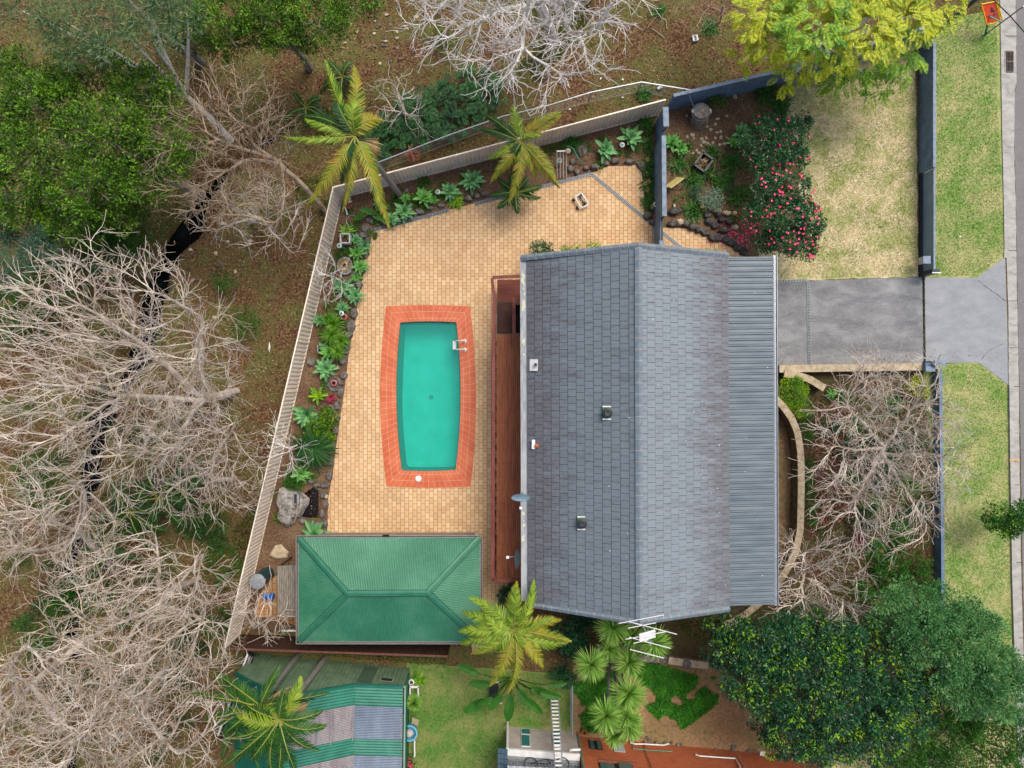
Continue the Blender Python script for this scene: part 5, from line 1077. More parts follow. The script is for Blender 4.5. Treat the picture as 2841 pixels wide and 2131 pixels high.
bare_tree('white_bare_tree', [P(1535, 110, -.1), P(1520, 60, 2.5), P(1490, 0, 4.5)], PF(1450, -50, 8.2), (4.6, 4.4, 3.4), 3000, 'white branched bare tree at the top edge above the fence', 'bark_white', seed=23, extra=2, rt=.0085,
          limbs=[PF(1350, 50, 6.5), PF(1450, 110, 6.5), PF(1580, 80, 6), PF(1280, -30, 7), PF(1640, -20, 6)])
bare_tree('front_bare_tree', [P(2425, 1305, -.1), P(2440, 1270, 1.6), P(2450, 1240, 2.3)], PF(2460, 1265, 3.9), (3.9, 4.5, 1.7), 2100, 'large bare tree in the front garden reaching over the right hand verge', 'bark_pale', seed=29, dry=0.25, extra=2, step=.27, kill=.34, rt=.0062,
          limbs=[PF(2350, 1130, 3.2), PF(2530, 1130, 3.2), PF(2580, 1260, 3.2), PF(2560, 1440, 3.2), PF(2370, 1390, 3.0), PF(2330, 1240, 3)])
bare_tree('front_bare_tree', [P(2160, 1640, 0), P(2200, 1600, 1.6), P(2230, 1590, 2.2)], PF(2270, 1620, 3.4), (2.3, 2.3, 1.2), 800, 'smaller bare tree beside the lower corner of the grey metal roof', 'bark_pale', seed=31, dry=0.3, extra=2, step=.26, kill=.34, rt=.006, limbs=[PF(2240, 1720, 3), PF(2320, 1660, 3), PF(2200, 1500, 3)])
bare_tree('bare_shrub', [P(2390, 1090, 0), P(2395, 1070, .8)], PF(2410, 1035, 1.9), (1.5, 1.3, .7), 260, 'small bare shrub in front of the sandstone wall below the driveway', 'bark_pale', seed=37, step=.2, kill=.25, cat='bare shrub', extra=1)
bare_tree('bare_shrub', [P(2000, 60, 0), P(2000, 40, 1)], PF(2000, 20, 2.6), (2.2, 1.4, .8), 330, 'thin brown bare shrub on the dry ground at the top right of the white tree', 'bark_tan', seed=41, step=.24, kill=.3, cat='bare shrub', rt=.005)
bare_tree('bare_shrub', [P(955, 790, 0), P(930, 770, .8)], PF(915, 770, 1.6), (.9, 1.3, .6), 160, 'thin bare shrub among the agaves by the left fence', 'bark_white', seed=43, step=.18, kill=.22, cat='bare shrub', rt=.006)
bare_tree('bare_shrub', [P(835, 1230, 0), P(815, 1240, 1.1)], PF(795, 1250, 2.4), (1.0, 1.3, .6), 160, 'thin bare branches hanging over the left fence beside the cycad', 'bark_white', seed=47, step=.18, kill=.22, cat='bare shrub', rt=.006)
bare_tree('bare_shrub', [P(1160, 330, 0), P(1130, 320, .8)], PF(1110, 285, 2.4), (1.5, 1.2, .7), 170, 'thin bare shrub over the dark water right of the first palm', 'bark_pale', seed=53, step=.2, kill=.25, cat='bare shrub', rt=.01)
bare_tree('bare_shrub', [P(700, 1720, 0), P(705, 1740, 1.)], PF(745, 1690, 2.3), (1.4, 1.6, .7), 200, 'thin bare shrub over the blue jugs left of the green shed', 'bark_pale', seed=59, step=.2, kill=.25, cat='bare shrub', rt=.01)

# ---- palms
def frond_mesh(L, el, droop, mat_i=0, wl=.5, nl=46, twist=0, hang=.25, dead=False):
    roll = R.uniform(-.75, .75)
    m = MB(); t = np.linspace(0, 1, 14); x = L*t*math.cos(el); z = L*t*math.sin(el)-droop*L*t**2.1
    y = twist*L*t**2; pts = np.c_[x, y, z]; m.tube(pts, np.linspace(.035, .008, 14), 5, 1, cap=False)
    q = np.linspace(.12, 1., nl); c = np.stack([np.interp(q, t, pts[:, k]) for k in range(3)], 1); tg = unit(np.stack([np.gradient(c[:, k]) for k in range(3)], 1))
    sd = unit(np.cross(tg, [0, 0, 1.])); ll = wl*np.sin(np.pi*np.clip(q*.82+.16, 0, 1))**.7
    for s_ in (-1, 1):
        D = unit(sd*s_*math.cos(roll)*(1.0-.45*q[:, None])+tg*(.55+.5*q[:, None])+np.c_[np.zeros(nl), np.zeros(nl), R.uniform(-.25, .1, nl)+s_*math.sin(roll)*.8-.1]+R.normal(0, .07, (nl, 3)))
        m.strips(c, D, ll*R.uniform(.85, 1.1, nl), .048*R.uniform(.7, 1.2, nl), hang*R.uniform(.5, 1.5, nl), 3, lambda u: (1-u)**.5*min(1, .5+u*3), m=0)
    return m
def rotz(V, a): c, s_ = math.cos(a), math.sin(a); return np.c_[V[:, 0]*c-V[:, 1]*s_, V[:, 0]*s_+V[:, 1]*c, V[:, 2]]
def palm(base, crown, L, n, mats, lab, rt=.13, wl=.5, els=(.1, .9), spec=None, seed=0, dead=3, rib=None, cat='palm tree', nl=46, grp=None):
    rg = np.random.RandomState(seed); t = thing('palm_tree', base, lab, cat, grp); b = np.array(base); c = np.array(crown)
    if c[2]-b[2] > .6:
        q = np.linspace(0, 1, 16)[:, None]; md = np.array([(b[0]*.6+c[0]*.4), (b[1]*.6+c[1]*.4), c[2]*.5]); pts = b*(1-q)**2+2*md*q*(1-q)+(c-[0, 0, .2])*q*q
        MB().tube(pts, np.linspace(rt*1.25, rt*.85, 16), 10, cap=False).build('trunk', M['bark_palm'], t)
    ribm = GR['rib']
    for i in range(n):
        if spec and i < len(spec): az, L_, el, dr, mi = spec[i]
        else: az = i*2.399+rg.uniform(-.2, .2); L_ = L*rg.uniform(.8, 1.1); el = rg.uniform(*els); dr = rg.uniform(.35, .7); mi = max(rg.randint(len(mats)), 1 if grp else 0)
        m = frond_mesh(L_, el, dr, wl=wl, nl=nl, twist=rg.uniform(-.38, .38))
        for k in range(len(m.V)): m.V[k] = rotz(m.V[k], az)+c
        m.build('frond', [mats[mi % len(mats)], ribm], t)
    if dead:
        m = MB(); o = np.tile(c-[0, 0, .45], (dead*40, 1)); k = dead*40; az = rg.uniform(-1, 1.2, k)-.9; D = np.c_[np.cos(az), np.sin(az), rg.uniform(-.9, .2, k)]
        m.strips(o, D, rg.uniform(.5, 1.0, k), .03, .5, 5); m.build('dead_flower_stalk', GR['dead'], t)
    return t
def az(px0, py0, px1, py1): return math.atan2(-(py1-py0), px1-px0)
c1 = (985, 378); Z1 = 6.4
sp = [(az(*c1, *q), l/68., e, d, mi) for q, l, e, d, mi in (((880, 160), 250, .5, .45, 0), ((1025, 190), 200, .5, .35, 1), ((820, 430), 215, .45, .7, 0), ((840, 340), 170, .35, .6, 0), ((910, 560), 235, .4, .55, 1), ((990, 560), 190, .3, .7, 1), ((1060, 480), 170, .3, .6, 0), ((1110, 620), 280, .35, .4, 1), ((900, 250), 150, .9, .6, 2), ((1000, 230), 150, 1.0, .6, 0), ((940, 500), 150, .6, .9, 2), ((870, 300), 180, .3, .6, 2), ((1040, 300), 130, .9, .9, 1))]
palm(P(1112, 545), P(*c1, Z1), 2.6, 13, [GR['palm'], GR['palm_y'], GR['palm_d']], 'tall palm with a leaning grey trunk at the upper left corner of the fence', spec=sp, seed=1, rt=.12, nl=60)
c2 = (1447, 395); sp = [(az(*c2, *q), l/66., e, d, mi) for q, l, e, d, mi in (((1420, 300), 130, .5, .5, 0), ((1510, 290), 150, .5, .4, 1), ((1570, 310), 160, .4, .5, 1), ((1340, 360), 140, .4, .5, 2), ((1330, 310), 150, .4, .5, 2), ((1380, 500), 150, .4, .6, 1), ((1450, 550), 180, .35, .5, 1), ((1540, 520), 180, .35, .5, 1), ((1540, 460), 150, .4, .5, 1), ((1370, 440), 120, .5, .8, 0), ((1490, 500), 120, .5, .8, 1), ((1410, 460), 90, .8, .9, 2), ((1490, 350), 90, .9, .8, 0))]
palm(P(1437, 470), P(*c2, 3.2), 2.2, 13, [GR['palm'], GR['palm_y'], GR['palm_d']], 'yellowing palm over the middle of the top fence', spec=sp, seed=2, rt=.14, wl=.42, dead=0, nl=60)
palm(P(1420, 540), P(1432, 535, 1.3), 1.3, 9, [GR['palm_d']], 'low dark green palm below the yellowing palm', seed=3, rt=.08, wl=.35, dead=0, nl=34)
c3 = (1424, 1745); sp = [(az(*c3, *q), l/66., e, d, mi) for q, l, e, d, mi in (((1350, 1600), 170, .6, .35, 0), ((1440, 1590), 170, .7, .35, 0), ((1530, 1640), 165, .55, .4, 0), ((1260, 1720), 170, .5, .45, 0), ((1255, 1770), 170, .4, .5, 0), ((1590, 1740), 180, .5, .45, 1), ((1570, 1850), 170, .4, .5, 0), ((1480, 1930), 190, .4, .5, 1), ((1390, 1930), 190, .4, .45, 1), ((1310, 1850), 150, .5, .7, 0), ((1290, 1660), 170, .55, .5, 0), ((1560, 1690), 150, .5, .6, 1), ((1530, 1800), 120, .7, .8, 0), ((1350, 1780), 110, .8, .9, 0), ((1400, 1660), 110, .9, .8, 0), ((1470, 1860), 110, .8, .9, 0), ((1330, 1900), 150, .4, .7, 1))]
palm(P(1405, 1690), P(*c3, 4.8), 2.3, 22, [GR['palm'], GR['palm_y']], 'full yellow green palm covering the corner between the house roof and the shed', spec=sp, seed=4, rt=.15, wl=.5, dead=1, nl=58)
c4_ = (705, 1975); sp = [(az(*c4_, *q), l/66., e, d, mi) for q, l, e, d, mi in (((820, 1985), 140, .6, .3, 0), ((610, 1920), 200, .5, .4, 1), ((620, 2020), 170, .4, .5, 1), ((560, 2080), 200, .4, .5, 1), ((760, 2110), 190, .4, .5, 1), ((680, 2131), 200, .4, .5, 1), ((560, 1990), 180, .4, .5, 1))]
palm(P(828, 1815), P(722, 1958, 5.8), 2.6, 15, [GR['palm'], GR['palm_m'], GR['palm_d']], 'left one of the two palms leaning over the neighbour workshop', spec=sp, seed=5, rt=.1, wl=.5, nl=56, dead=6, grp='palms over the workshop')
sp = [(az(780, 1985, *q), l/66., e, d, mi) for q, l, e, d, mi in (((870, 1900), 150, .5, .3, 0), ((640, 2060), 180, .4, .5, 1), ((720, 2140), 180, .4, .5, 1), ((820, 2120), 170, .4, .5, 1), ((690, 2000), 150, .5, .6, 0), ((880, 2110), 150, .4, .6, 1), ((600, 2131), 220, .4, .4, 1))]
palm(P(905, 1822), P(775, 1995, 6.2), 2.6, 14, [GR['palm'], GR['palm_m'], GR['palm_d']], 'right one of the two palms leaning over the neighbour workshop', spec=sp, seed=6, rt=.11, wl=.45, nl=50, grp='palms over the workshop', dead=6)
for i, (px, py, l_) in enumerate(((360, 1420, 2.3), (440, 1380, 2.2), (300, 1520, 1.9), (510, 1360, 1.5))):
    palm(P(px, py), P(px, py, .9), l_, 8, [GR['palm_d']], ['wide dark palm under the bare trees beside the creek', 'dark palm seen through twigs right of the creek', 'dark palm at the foot of the thick bare trunk', 'small dark palm near the left fence under bare twigs'][i], seed=10+i, wl=.45, dead=0, nl=40)
for i, (px, py) in enumerate(((850, 300), (950, 215), (1060, 360))):
    palm(P(px, py), P(px, py, .5), 1.3, 6, [GR['palm_d']], ['dark low palm frond clump just left of the tall palm', 'dark low palm frond clump above the tall palm', 'dark low palm frond clump right of the tall palm'][i], seed=20+i, wl=.35, dead=0, nl=30)

# ---- rosettes
def wprof(u): return [.55, .8, 1, 1, .85, .55, .03][min(6, int(u*6.001))]
def rosette_mb(c, r, n, wd, mat_droop=.25, e0=.15, e1=1.25, seg=6, fold=.12, prof=wprof, jit=.12):
    mb = MB(); i = np.arange(n); a = i*2.39996+R.uniform(-.12, .12, n); e = e0+(e1-e0)*(i/n)**.9+R.uniform(-jit, jit, n); e = np.clip(e, -.3, 1.45)
    D = np.c_[np.cos(a)*np.cos(e), np.sin(a)*np.cos(e), np.sin(e)]; L = r*(1.15-.45*(i/n))*R.uniform(.9, 1.08, n)
    tl_ = R.normal(0, .16, 2); D = unit(D+np.c_[np.full(n, tl_[0]), np.full(n, tl_[1]), -D[:, 0]*tl_[0]-D[:, 1]*tl_[1]]); L = L*np.where(R.rand(n) < .12, .7, 1)
    mb.strips(np.tile(c, (n, 1))+D*.03, D, L, wd*(1-.35*i/n), mat_droop*R.uniform(.6, 1.8), seg, prof, fold=fold); return mb
AG = [(1310, 500, 33, 'a', 'agave right of the tall palm trunk, third of the row below the top fence'), (1248, 530, 27, 'a', 'agave in the middle of the row below the top fence'), (1175, 549, 29, 'l', 'agave at the left of the row below the top fence'), (1678, 414, 34, 'a', 'large agave left of the largest one near the dividing wall'), (1749, 384, 36, 'a', 'largest agave in the corner between the top fence and the dividing wall'),
      (1203, 554, 15, 'l', 'small agave touching the left agave of the row'), (1124, 552, 17, 'l', 'small agave above the agave on the drain'), (1050, 563, 14, 'l', 'small agave beside the broad green leaves'), (1121, 587, 29, 'a', 'agave hanging over the left end of the drain'), (1086, 612, 22, 'a', 'dark agave at the corner of the paving drain'),
      (960, 643, 22, 'y', 'pale variegated plant in the white square pot by the fence'), (988, 668, 20, 'a', 'agave just right of the white square pot'), (1012, 682, 20, 'a', 'agave touching the paving beside the white square pot'), (989, 703, 21, 'l', 'agave below the two beside the white square pot'), (998, 740, 24, 'l', 'bushy rosette right of the round stone ring'), (988, 771, 17, 'l', 'small rosette below the round stone ring'),
      (949, 795, 30, 'a', 'large agave left of the paving notch'), (986, 822, 25, 'a', 'agave at the edge of the paving notch'), (950, 856, 20, 'a', 'small agave above the pink pot'), (886, 888, 18, 'a', 'dark agave against the fence beside the feathery clump'), (911, 978, 24, 'l', 'agave below the feathery clump'), (898, 962, 15, 'l', 'small agave in the pale square pot'), (903, 1023, 32, 'a', 'large agave above the round stone saucer'),
      (853, 1150, 38, 'a', 'largest blue green agave above the cycad'), (832, 1315, 28, 'l', 'agave between the cycad and the rock pond'), (872, 1482, 36, 'a', 'agave half under the shed roof edge'), (2054, 371, 33, 'a', 'agave beside the upper flowering bush'), (2035, 398, 22, 'l', 'smaller agave left of the one beside the flowering bush'), (1862, 398, 26, 'l', 'green rosette against the right face of the dividing wall'), (1888, 412, 22, 'l', 'green rosette beside the one against the dividing wall'), (2308, 1090, 17, 'l', 'small agave inside the curved sandstone edge')]
for px, py, rp, ty, lab in AG:
    r = rp/54; z = .35 if rp > 20 else .2; mt = {'a': GR['agave'], 'l': GR['agave2'], 'y': GR['yucca']}[ty]
    n = 26 if ty != 'l' else 22; mb = rosette_mb(P(px, py, z), r*1.05, n, r*.34 if ty != 'y' else r*.2)
    if z > .3: mb.tube([P(px, py, 0), P(px, py, z)], [.05, .04], 6, 0)
    mb.build('agave', mt, loc=P(px, py), label=lab, cat='agave')
tag(rosette_mb(P(882, 1098, .25), .52, 16, .14).build('bromeliad', GR['yellow2']), 'yellow green bromeliad above the large blue green agave', 'bromeliad')
tag(rosette_mb(P(918, 1103, .15), .33, 20, .09).build('bromeliad', GR['red']), 'red leaved bromeliad beside the stepping stones', 'bromeliad')
tag(rosette_mb(P(2375, 1494, .7), .68, 60, .05, .1, .0, 1.3, 4, 0, lambda u: (1-u)**.5).build('cordyline', GR['purple']), 'purple spiky cordyline below the large front bare tree', 'cordyline')
# cycad
cy = thing('cycad', P(868, 1245), 'large dark green cycad with a brown crown against the left fence', 'cycad')
MB().lathe(P(868, 1245, .5), [(.2, -.5), (.2, .05), (.12, .14), (0, .17)], 14).build('trunk', solid('cycad cone', ['#7c5a3c', '#b08a62'], .95, 20, .6, .6), cy)
for i in range(34):
    m = frond_mesh(1.25*R.uniform(.8, 1.1), R.uniform(.1, .6), R.uniform(.2, .5), wl=.16, nl=34, hang=.05); a = i*2.399
    for k in range(len(m.V)): m.V[k] = rotz(m.V[k], a)+P(868, 1245, .62)
    m.build('frond', [GR['palm_d'], GR['palm_d']], cy)
# feathery clump of thin palms
fc = thing('feathery_palm_clump', P(925, 920), 'bushy light green fine leaved clump against the left fence', 'palm clump')
for px, py, r_ in ((925, 900, .62), (920, 930, .66), (945, 945, .55), (935, 975, .5), (910, 885, .45)):
    mb = MB(); k = 130; D = rdir(k, .0, 1.); mb.strips(np.tile(P(px, py, .6), (k, 1)), D, r_*R.uniform(.7, 1.2, k), .035, .35, 4); mb.build('leaf_head', leafm('fine leaves', ['#3c7414', '#5c9420', '#84b032'], .58), fc)
# yuccas
def yucca(heads, base, lab):
    t = thing('yucca', base, lab, 'yucca')
    for px, py, r_, z in heads:
        c = P(px, py, z); b = np.array(base)+[R.uniform(-.2, .2), R.uniform(-.2, .2), 0]
        MB().tube([b, (b+c)/2+[.05, 0, 0], c-[0, 0, .1]], [.09, .07, .06], 7).build('trunk', M['bark_palm'], t)
        k = 230; mb = MB(); D = rdir(k, -.35, 1.); mb.strips(np.tile(c, (k, 1))+D*.05, D, r_*R.uniform(.85, 1.1, k), .055, .12, 4, lambda u: (1-u)**.6*min(1, .55+u*2)); mb.build('leaf_head', GR['yucca'], t)
yucca([(1700, 1742, .85, 3.0), (1640, 1843, .82, 3.2), (1815, 1783, .8, 3.4), (1755, 1765, .6, 2.4), (1745, 1838, .8, 2.4), (1690, 1800, .6, 2.)], P(1705, 1730), 'cluster of round yucca heads below the television antenna')
yucca([(1745, 1925, .88, 3.4), (1682, 1985, .82, 3.6), (1738, 1985, .7, 3.4), (1746, 2015, .74, 3.4), (1705, 2040, .6, 3.0)], P(1700, 1830), 'cluster of round yucca heads above the brick wall')
yucca([(1148, 1950, .4, .8)], P(1148, 1945), 'single small yucca on the white edged garden strip')
# strap leaved clumps
def clump(px, py, rp, lab, mat='strap', n=110, wd=.045, fl=0, z=.1, cat='strap leaf plant', grp=None):
    r = rp/54; mb = MB(); k = n; c = np.tile(P(px, py, z), (k, 1))+np.c_[R.normal(0, r*.25, (k, 2)), np.zeros(k)]; D = rdir(k, .25, 1.)*[1, 1, .9]; D += np.c_[(c-P(px, py, z))[:, :2]/r, np.zeros(k)]
    mb.strips(c, D, r*R.uniform(.7, 1.15, k), wd, R.uniform(.25, .8, k), 5, lambda u: (1-u)**.4); o = mb.build('strap_plant', GR[mat], loc=P(px, py), label=lab, cat=cat, group=grp)
    if fl:
        f = MB()
        for i in range(fl):
            q = P(px+R.uniform(-rp, rp)*.7, py+R.uniform(-rp, rp)*.7, .6); d = rdir(40, -.2, 1.); f.leaves(np.tile(q, (40, 1))+d*.02, d, rdir(40), .11, .02)
        f.build('seed_head', GR['dead'], o)
CL = [(1795, 345, 24, 'strap plant in the corner left of the top of the dividing wall', 0), (1797, 400, 16, 'small strap plant left of the dividing wall', 0), (1799, 460, 26, 'upper strap plant along the left face of the dividing wall', 1), (1803, 508, 28, 'second strap plant down the left face of the dividing wall', 3), (1801, 560, 28, 'lowest strap plant along the left face of the dividing wall', 2),
      (1880, 455, 30, 'strap plant above the yellow board', 1), (1920, 500, 34, 'strap plant right of the yellow board', 1), (1966, 480, 30, 'strap plant below the black tub', 1), (2010, 500, 32, 'strap plant between the black tub and the flowering bush', 0), (2045, 545, 30, 'strap plant next to the fallen petals', 0), (1926, 586, 36, 'strap plant above the rocks of the front path', 1), (1975, 425, 26, 'light green strap plant right of the black tub', 0), (2030, 450, 30, 'strap plant left of the upper flowering bush', 0),
      (2125, 262, 36, 'strap plant at the top of the front garden bed', 0), (2170, 295, 32, 'strap plant beside the feathery tree', 0), (1830, 36, 28, 'strap plant on the dry ground near the top edge', 0), (1963, 80, 30, 'drooping strap plant right of the one near the top edge', 0), (1787, 262, 26, 'strap plant behind the wire fence', 0),
      (2430, 1525, 34, 'strap plant right of the purple cordyline', 2), (2440, 1585, 36, 'strap plant below the purple cordyline', 2), (2470, 1540, 28, 'strap plant under the lower branches of the front bare tree', 1), (2395, 1640, 36, 'strap plant left of the soft green tree', 0), (2430, 1700, 30, 'strap plant above the dark hedge tree', 0), (2340, 1100, 26, 'strap plant by the small bare shrub', 0), (2375, 1180, 34, 'strap plant under the top of the front bare tree', 0), (2480, 1120, 30, 'strap plant left of the yellow shrub', 0), (2420, 1400, 34, 'strap plant under the middle of the front bare tree', 0), (2520, 1350, 36, 'strap plant near the low front wall', 0), (2500, 1460, 32, 'strap plant at the low front wall', 0), (2360, 1330, 30, 'strap plant at the trunk of the front bare tree', 0),
      (1160, 1885, 22, 'yellowish plant beside the workshop wall', 0), (880, 745, 12, 'tiny strap plant at the fence', 0), (1265, 560, 22, 'yellow flowering plant at the paving edge', 0), (1590, 395, 24, 'spiky plant beside the flat stone', 0), (1575, 400, 18, 'small spiky plant by the wire frame', 0), (1420, 1640, 20, 'dark plant at the foot of the deck', 0)]
for px, py, rp, lab, fl in CL: clump(px, py, rp, lab, 'yellow2' if 'yellow' in lab and 'board' not in lab and 'shrub' not in lab else 'strap', fl=fl)
# round shrubs
def shrub(px, py, rp, h, mat, L, Wd, dens, lab, extra=(), tip=None, tf=0, rc=.16):
    bl = [B(px, py, h*.55, rp/55, rp/55, h*.45)]+[B(a, b, h*.5, r/55, r/55, h*.42) for a, b, r in extra]
    t = thing('garden_shrub', P(px, py), lab, 'shrub'); st = MB(); b0 = P(px, py, 0)
    for c_, r_ in bl: st.tube([b0, np.array(c_)], [.03, .015], 5)
    st.build('stem', M['bark_brown'], t); mb = MB(); blob_leaves(mb, bl, dens, L, Wd, rc, tip=1 if tip else None, tipfrac=tf, shell=.75); mb.build('foliage', [mat]+([tip] if tip else []), t)
shrub(1990, 282, 25, .7, GR['bright'], .07, .03, 900, 'round bright green shrub right of the tree stump')
shrub(1976, 555, 30, .6, GR['grey'], .07, .035, 900, 'rounded silver grey shrub above the rocks')
shrub(1935, 535, 18, .5, GR['bluegreen'], .06, .02, 900, 'fine blue green shrub left of the silver grey one')
shrub(2197, 1090, 42, 1.1, GR['yellow2'], .07, .03, 900, 'yellow green rounded shrub beside the curved sandstone edge', ((2225, 1130, 28),))
shrub(2545, 1072, 27, 1.0, GR['yellow'], .08, .03, 700, 'bright yellow green shrub near the lower gate pillar')
shrub(2240, 1330, 18, .6, GR['mid'], .06, .03, 900, 'low dark green hedge along the curved block wall', ((2245, 1290, 18), (2243, 1370, 18), (2246, 1410, 18), (2250, 1445, 16), (2236, 1210, 16), (2228, 1170, 16)))
shrub(890, 1185, 34, .8, GR['bright'], .09, .035, 700, 'light green euphorbia bush between the agave and the cycad', ((915, 1160, 22), (905, 1215, 22), (870, 1200, 20)), tip=GR['tip'], tf=.5)
shrub(1497, 700, 26, 2.3, GR['camellia'], .08, .04, 800, 'green shrub with a pink flower at the upper left corner of the house roof', ((1520, 702, 18),))
shrub(1570, 700, 14, 2.6, GR['yellow2'], .08, .04, 500, 'sparse yellowish shrub behind the left half of the gable end', ((1600, 698, 12),))
shrub(1635, 692, 14, 2.8, GR['yellow2'], .08, .04, 500, 'sparse yellowish shrub near the ridge end of the roof', ((1660, 692, 12),))
shrub(1968, 702, 12, 2.4, GR['yellow2'], .07, .035, 500, 'little shrub behind the right half of the gable end')
shrub(1575, 1760, 45, 1.2, GR['dark'], .1, .05, 700, 'dark bush between the palm and the yucca heads', ((1610, 1720, 30), (1600, 1790, 30), (1570, 1870, 30)), rc=.25)
shrub(1405, 1655, 20, .8, GR['dark'], .1, .05, 600, 'dark leafy plant below the end of the deck')
shrub(785, 1400, 12, .4, GR['bright'], .06, .03, 700, 'thin green plants between the rock and the fence', ((770, 1440, 14), (790, 1350, 14), (768, 1370, 10)))
shrub(815, 1340, 20, .5, GR['strap'], .1, .03, 600, 'leafy plants above the rock pond', ((800, 1320, 16), (830, 1345, 14)))
shrub(2480, 1600, 45, .9, GR['mid'], .1, .04, 420, 'mixed dark green bush behind the strap plants by the front wall', ((2540, 1570, 40), (2560, 1640, 35), (2500, 1500, 30)), rc=.25)
shrub(2440, 1250, 45, .5, GR['dark'], .1, .04, 350, 'dark ground plants under the front bare tree', ((2520, 1220, 40), (2460, 1330, 40), (2540, 1420, 35), (2360, 1250, 30), (2300, 1180, 30), (2400, 1440, 35)), rc=.25)
# broad leaved plants
def broad(px, py, lab, leaves, mat='monstera', z=1.6, cat='broad leaf plant'):
    t = thing('broad_leaf_plant', P(px, py), lab, cat); b = P(px, py, 0)
    for (x, y, l, w_) in leaves:
        a = P(x, y, z*R.uniform(.7, 1.1)); d = unit((a-P(px, py, z*.6))*[1, 1, .2]); mb = MB()
        mb.strips(np.array([a-d*l*.45]), np.array([d]), [l], [w_], [.2], 10, lambda u: math.sin(math.pi*min(1, u*.9+.07))**.6*(1-.1*(int(u*10) % 2)), fold=.12); mb.tube([b, (b+a)/2+[0, 0, .3], a-d*l*.45], [.03, .025, .015], 5); mb.build('leaf', GR[mat], t)
broad(1420, 1880, 'giant broad green leaves of a bird of paradise below the palm', [(1413, 1965, 1.25, .5), (1375, 1950, 1.0, .4), (1455, 1940, 1.1, .42), (1480, 1960, 1.1, .42), (1500, 1920, 1.0, .4), (1525, 1930, 1.0, .38), (1335, 1900, 1.1, .45), (1320, 1960, 1.2, .5), (1300, 1860, 1.0, .4), (1545, 1900, .9, .35), (1345, 1950, .9, .35)], 'mid', 2.4)
broad(1030, 590, 'broad dark green leaves at the top left corner of the paving', [(1020, 585, .8, .32), (1045, 600, .8, .3), (1060, 575, .7, .3), (1000, 600, .7, .28), (1070, 615, .7, .25)], 'mid', .5)

# ---- ground stuff: litter, grass, clover, monstera
def scatter(fn, n, box):
    out = []; tot = 0
    while tot < n:
        x = R.uniform(box[0], box[2], n*2); y = R.uniform(box[1], box[3], n*2); k = fn(x, y); out.append(np.c_[x[k], y[k]]); tot += k.sum()
    return np.concatenate(out)[:n]
def inpoly(pxl):
    q = np.array([p[:2] for p in pxs(pxl)])
    def f(x, y):
        r = np.zeros(x.shape, bool); j = len(q)-1
        for i in range(len(q)):
            c = ((q[i, 1] > y) != (q[j, 1] > y)) & (x < (q[j, 0]-q[i, 0])*(y-q[i, 1])/(q[j, 1]-q[i, 1]+1e-12)+q[i, 0]); r ^= c; j = i
        return r
    return f
xa, ya = P2(-60, 2190); xb, yb = P2(2560, -60)
bush = lambda x, y: (outside(x, y) > .1) & (creek_d(x, y) > .05) & (x < 19.6) & ((y > ya+6.2) | (x < -13.6))
q = scatter(bush, 52000, (xa, ya, xb, yb)); zz = gz(q[:, 0], q[:, 1]); n = len(q)
mb = MB(); mb.leaves(np.c_[q, zz+.03], rdir(n, -.3, .4), rdir(n, .5, 1.), R.uniform(.05, .13, n), R.uniform(.025, .07, n)); mb.build('leaf_litter', GR['litter'], label='brown fallen leaves covering the ground beyond the fences', cat='leaf litter', kind='stuff')
gx_ = lambda x, y: bush(x, y) & (lump(x*.9+7, y*.9+3) > .55)
q = scatter(gx_, 26000, (xa, ya, xb, yb)); zz = gz(q[:, 0], q[:, 1]); n = len(q)
mb = MB(); mb.leaves(np.c_[q, zz], rdir(n, .2, 1.), rdir(n), R.uniform(.07, .17, n), R.uniform(.015, .03, n)); mb.build('wild_grass', GR['grass_b'], label='patches of wild green grass and weeds beyond the fences', cat='grass', kind='stuff')
def patchfield(name, polys, n, mat, L0, L1_, w0, w1, lab, cat, z=.01, el=(.3, 1.)):
    mb = MB()
    for pl in polys:
        a = np.array([p[:2] for p in pxs(pl)]); ip = inpoly(pl); q = scatter((lambda x, y: ip(x, y) & (lump(x*3.1+5, y*3.1) > -.1)) if 'clover' in name else ip, n//len(polys), (a[:, 0].min(), a[:, 1].min(), a[:, 0].max(), a[:, 1].max())); k = len(q)
        mb.leaves(np.c_[q, np.full(k, z)], rdir(k, *el), rdir(k), R.uniform(L0, L1_, k), R.uniform(w0, w1, k))
    return mb.build(name, mat, label=lab, cat=cat, kind='stuff')
LAWN = [(2190, 235), (2540, 130), (2545, 762), (2155, 775), (2260, 640), (2225, 420)]
V1 = [(2555, 160), (2600, 60), (2680, -60), (2764, -60), (2766, 300), (2781, 600), (2782, 710), (2706, 768), (2555, 764)]; V2 = [(2600, 1012), (2712, 1009), (2793, 1068), (2802, 1600), (2815, 2000), (2700, 2190), (2605, 2190)]
patchfield('lawn_grass', [LAWN], 42000, GR['grass_s'], .05, .11, .012, .025, 'straw coloured short grass of the front lawn', 'grass', .008)
patchfield('verge_grass', [V1, V2], 50000, GR['grass_v'], .05, .11, .012, .025, 'short green grass of the street verge', 'grass', .008)
patchfield('back_grass', [[(1135, 1845), (1585, 1875), (1590, 2010), (1400, 2015), (1390, 2190), (1060, 2190)]], 26000, GR['grass_v'], .05, .11, .012, .025, 'short green grass of the neighbour back lawn', 'grass', .008)
patchfield('corner_grass', [[(2320, 2100), (2560, 1990), (2815, 2010), (2815, 2190), (2300, 2190)]], 12000, GR['grass_s'], .05, .11, .012, .025, 'pale short grass in the lower right corner', 'grass', .008)
cl1 = [(1585, 1895), (1790, 1830), (1920, 1870), (1995, 1880), (1990, 1950), (1940, 1990), (1900, 2020), (1860, 2030), (1820, 1990), (1780, 1950), (1700, 1960), (1660, 2030), (1595, 2030)]
